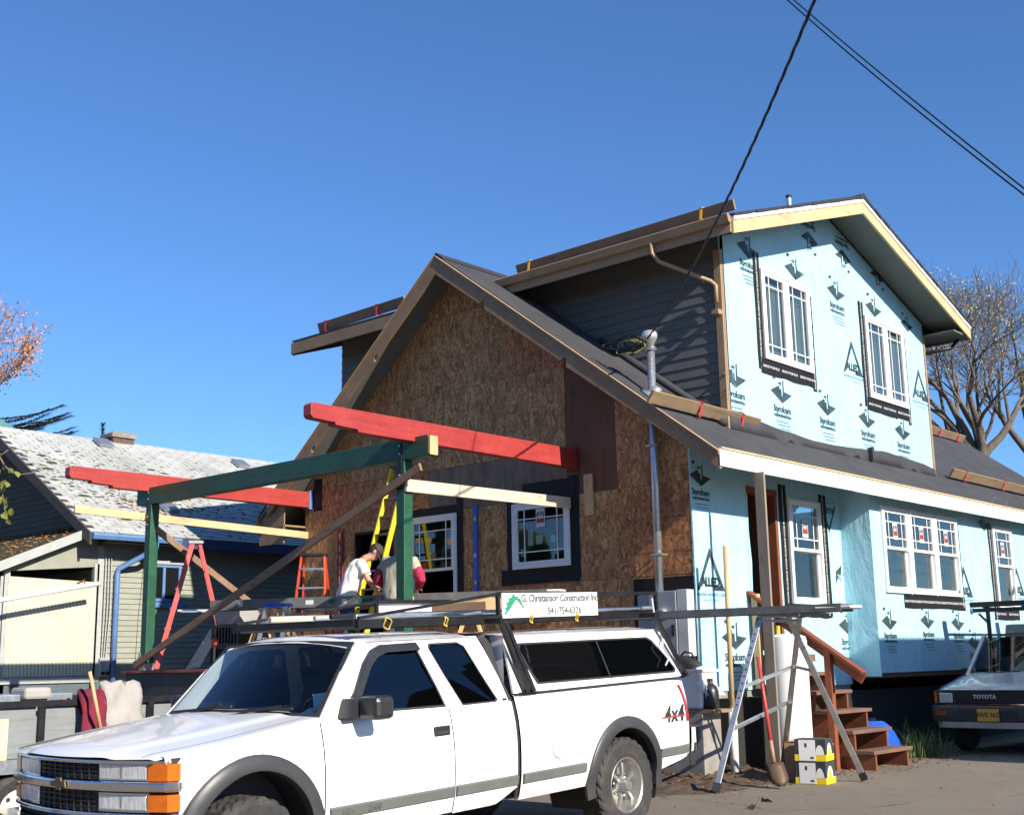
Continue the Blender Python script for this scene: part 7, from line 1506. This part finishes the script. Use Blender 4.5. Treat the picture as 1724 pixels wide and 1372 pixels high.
bg_.build('boughs', M['bark'], ct_, smooth=True); o = nd.build('needles', M['needle'], ct_); o['kind'] = 'stuff'
c1 = CAM+ray(172, 745)*60; cs = thing('young_conifer', 'thin young conifer tip standing above ridge next to brick chimney', 'tree', (c1.x, c1.y, 0)); g = mb(); g.tube([(c1.x, c1.y, -.2), (c1.x, c1.y, c1.z+.95)], [.12, .015], 8); g.build('trunk', M['bark'], cs); nd = mb()
for i in range(700):
    z_ = rng.uniform(-3, .95); rad = .16+.1*max(0, -z_); a = rng.uniform(0, 6.28); p = V(c1.x, c1.y, c1.z+z_); e = p+V(math.cos(a), math.sin(a), .35)*rad*rng.uniform(.5, 1.2); q = V(-math.sin(a), math.cos(a), 0)*.03; n0 = len(nd.v); nd.v += [p-q, p+q, e+q*.6, e-q*.6]; nd.face([n0, n0+1, n0+2, n0+3])
o = nd.build('needles', M['needle'], cs); o['kind'] = 'stuff'
# leafy twig of a street tree just left of the picture
s0 = CAM+ray(-330, 900)*8.5; stt = thing('street_tree', 'leafy twigs of small street tree hanging in at picture side', 'tree', (s0.x, s0.y, gz(s0.x, s0.y))); g = mb(); top = V(s0.x, s0.y, 3.4); g.tube([(s0.x, s0.y, gz(s0.x, s0.y)-.1), (s0.x+.03, s0.y, 1.6), top], [.07, .055, .04], 10); g.build('trunk', M['bark'], stt, smooth=True)
def twig(pxs, depth, r_):
    P = [top]+[CAM+ray(x, y)*depth for x, y in pxs]; g = mb(); g.tube(P, [r_*2.5]+[r_*(1-.75*i/len(pxs)) for i in range(len(pxs))], 6); g.build('branch', M['bark'], stt, smooth=True); return P
big = mb(); rng = random.Random(14)
def lf(p, s_):
    a = (V(rng.gauss(0, .5), rng.gauss(0, .5), -1)).normalized(); b = (CR+V(rng.gauss(0, .6), rng.gauss(0, .6), rng.gauss(0, .3))); b = (b-a*b.dot(a)).normalized(); n_ = a.cross(b); pr = [(0, 0), (.25, .28), (.55, .33), (.85, .15), (1, 0), (.85, -.15), (.55, -.33), (.25, -.28)]; g = mb(); g.v = [p+a*(x*s_)+b*(y*s_)+n_*(abs(y)*s_*.4) for x, y in pr]; g.v.append(p+a*s_*.5); g.f = [[8, i, (i+1) % 8] for i in range(8)]; g.m = [0]*8; g.build('leaf', M['leaf_g'], stt, smooth=True)
T1 = twig([(-160, 720), (-60, 770), (0, 770), (8, 785), (20, 795), (30, 800), (60, 795)], 8.3, .012); T2 = twig([(-150, 770), (-50, 800), (-5, 800), (6, 840), (10, 870)], 8.3, .01); T3 = twig([(-120, 690), (-40, 745), (0, 768), (14, 757)], 8.2, .008)
for x, y in ((2, 762), (8, 780), (14, 788), (10, 808), (6, 815), (14, 812), (4, 835), (12, 836), (8, 858), (14, 850), (20, 855), (4, 862), (0, 845), (2, 790), (-8, 800), (-12, 830), (10, 872), (-3, 885), (0, 755), (26, 793)): lf(CAM+ray(x, y)*8.3, rng.uniform(.05, .075))
# tree belt behind the viewpoint, unseen, added as dark backdrop for reflections
rng = random.Random(19); g = mb()
for k in range(70):
    x = -60+k*1.9+rng.uniform(-1, 1); y = -52+rng.uniform(-6, 6); h_ = rng.uniform(6, 12)
    for j in range(9):
        p = V(x+rng.gauss(0, 1.2), y+rng.gauss(0, 1), h_*(.2+.8*rng.random())); g.ell(p, V(rng.uniform(1, 2), .3, 0), V(-.3, rng.uniform(1, 2), 0), V(0, 0, rng.uniform(1, 1.8)), 8, 6)
props(g.build('backdrop_tree_belt', M['hill'], smooth=True), 'unseen dark belt of trees added across the street for reflections', 'trees', kind='stuff')
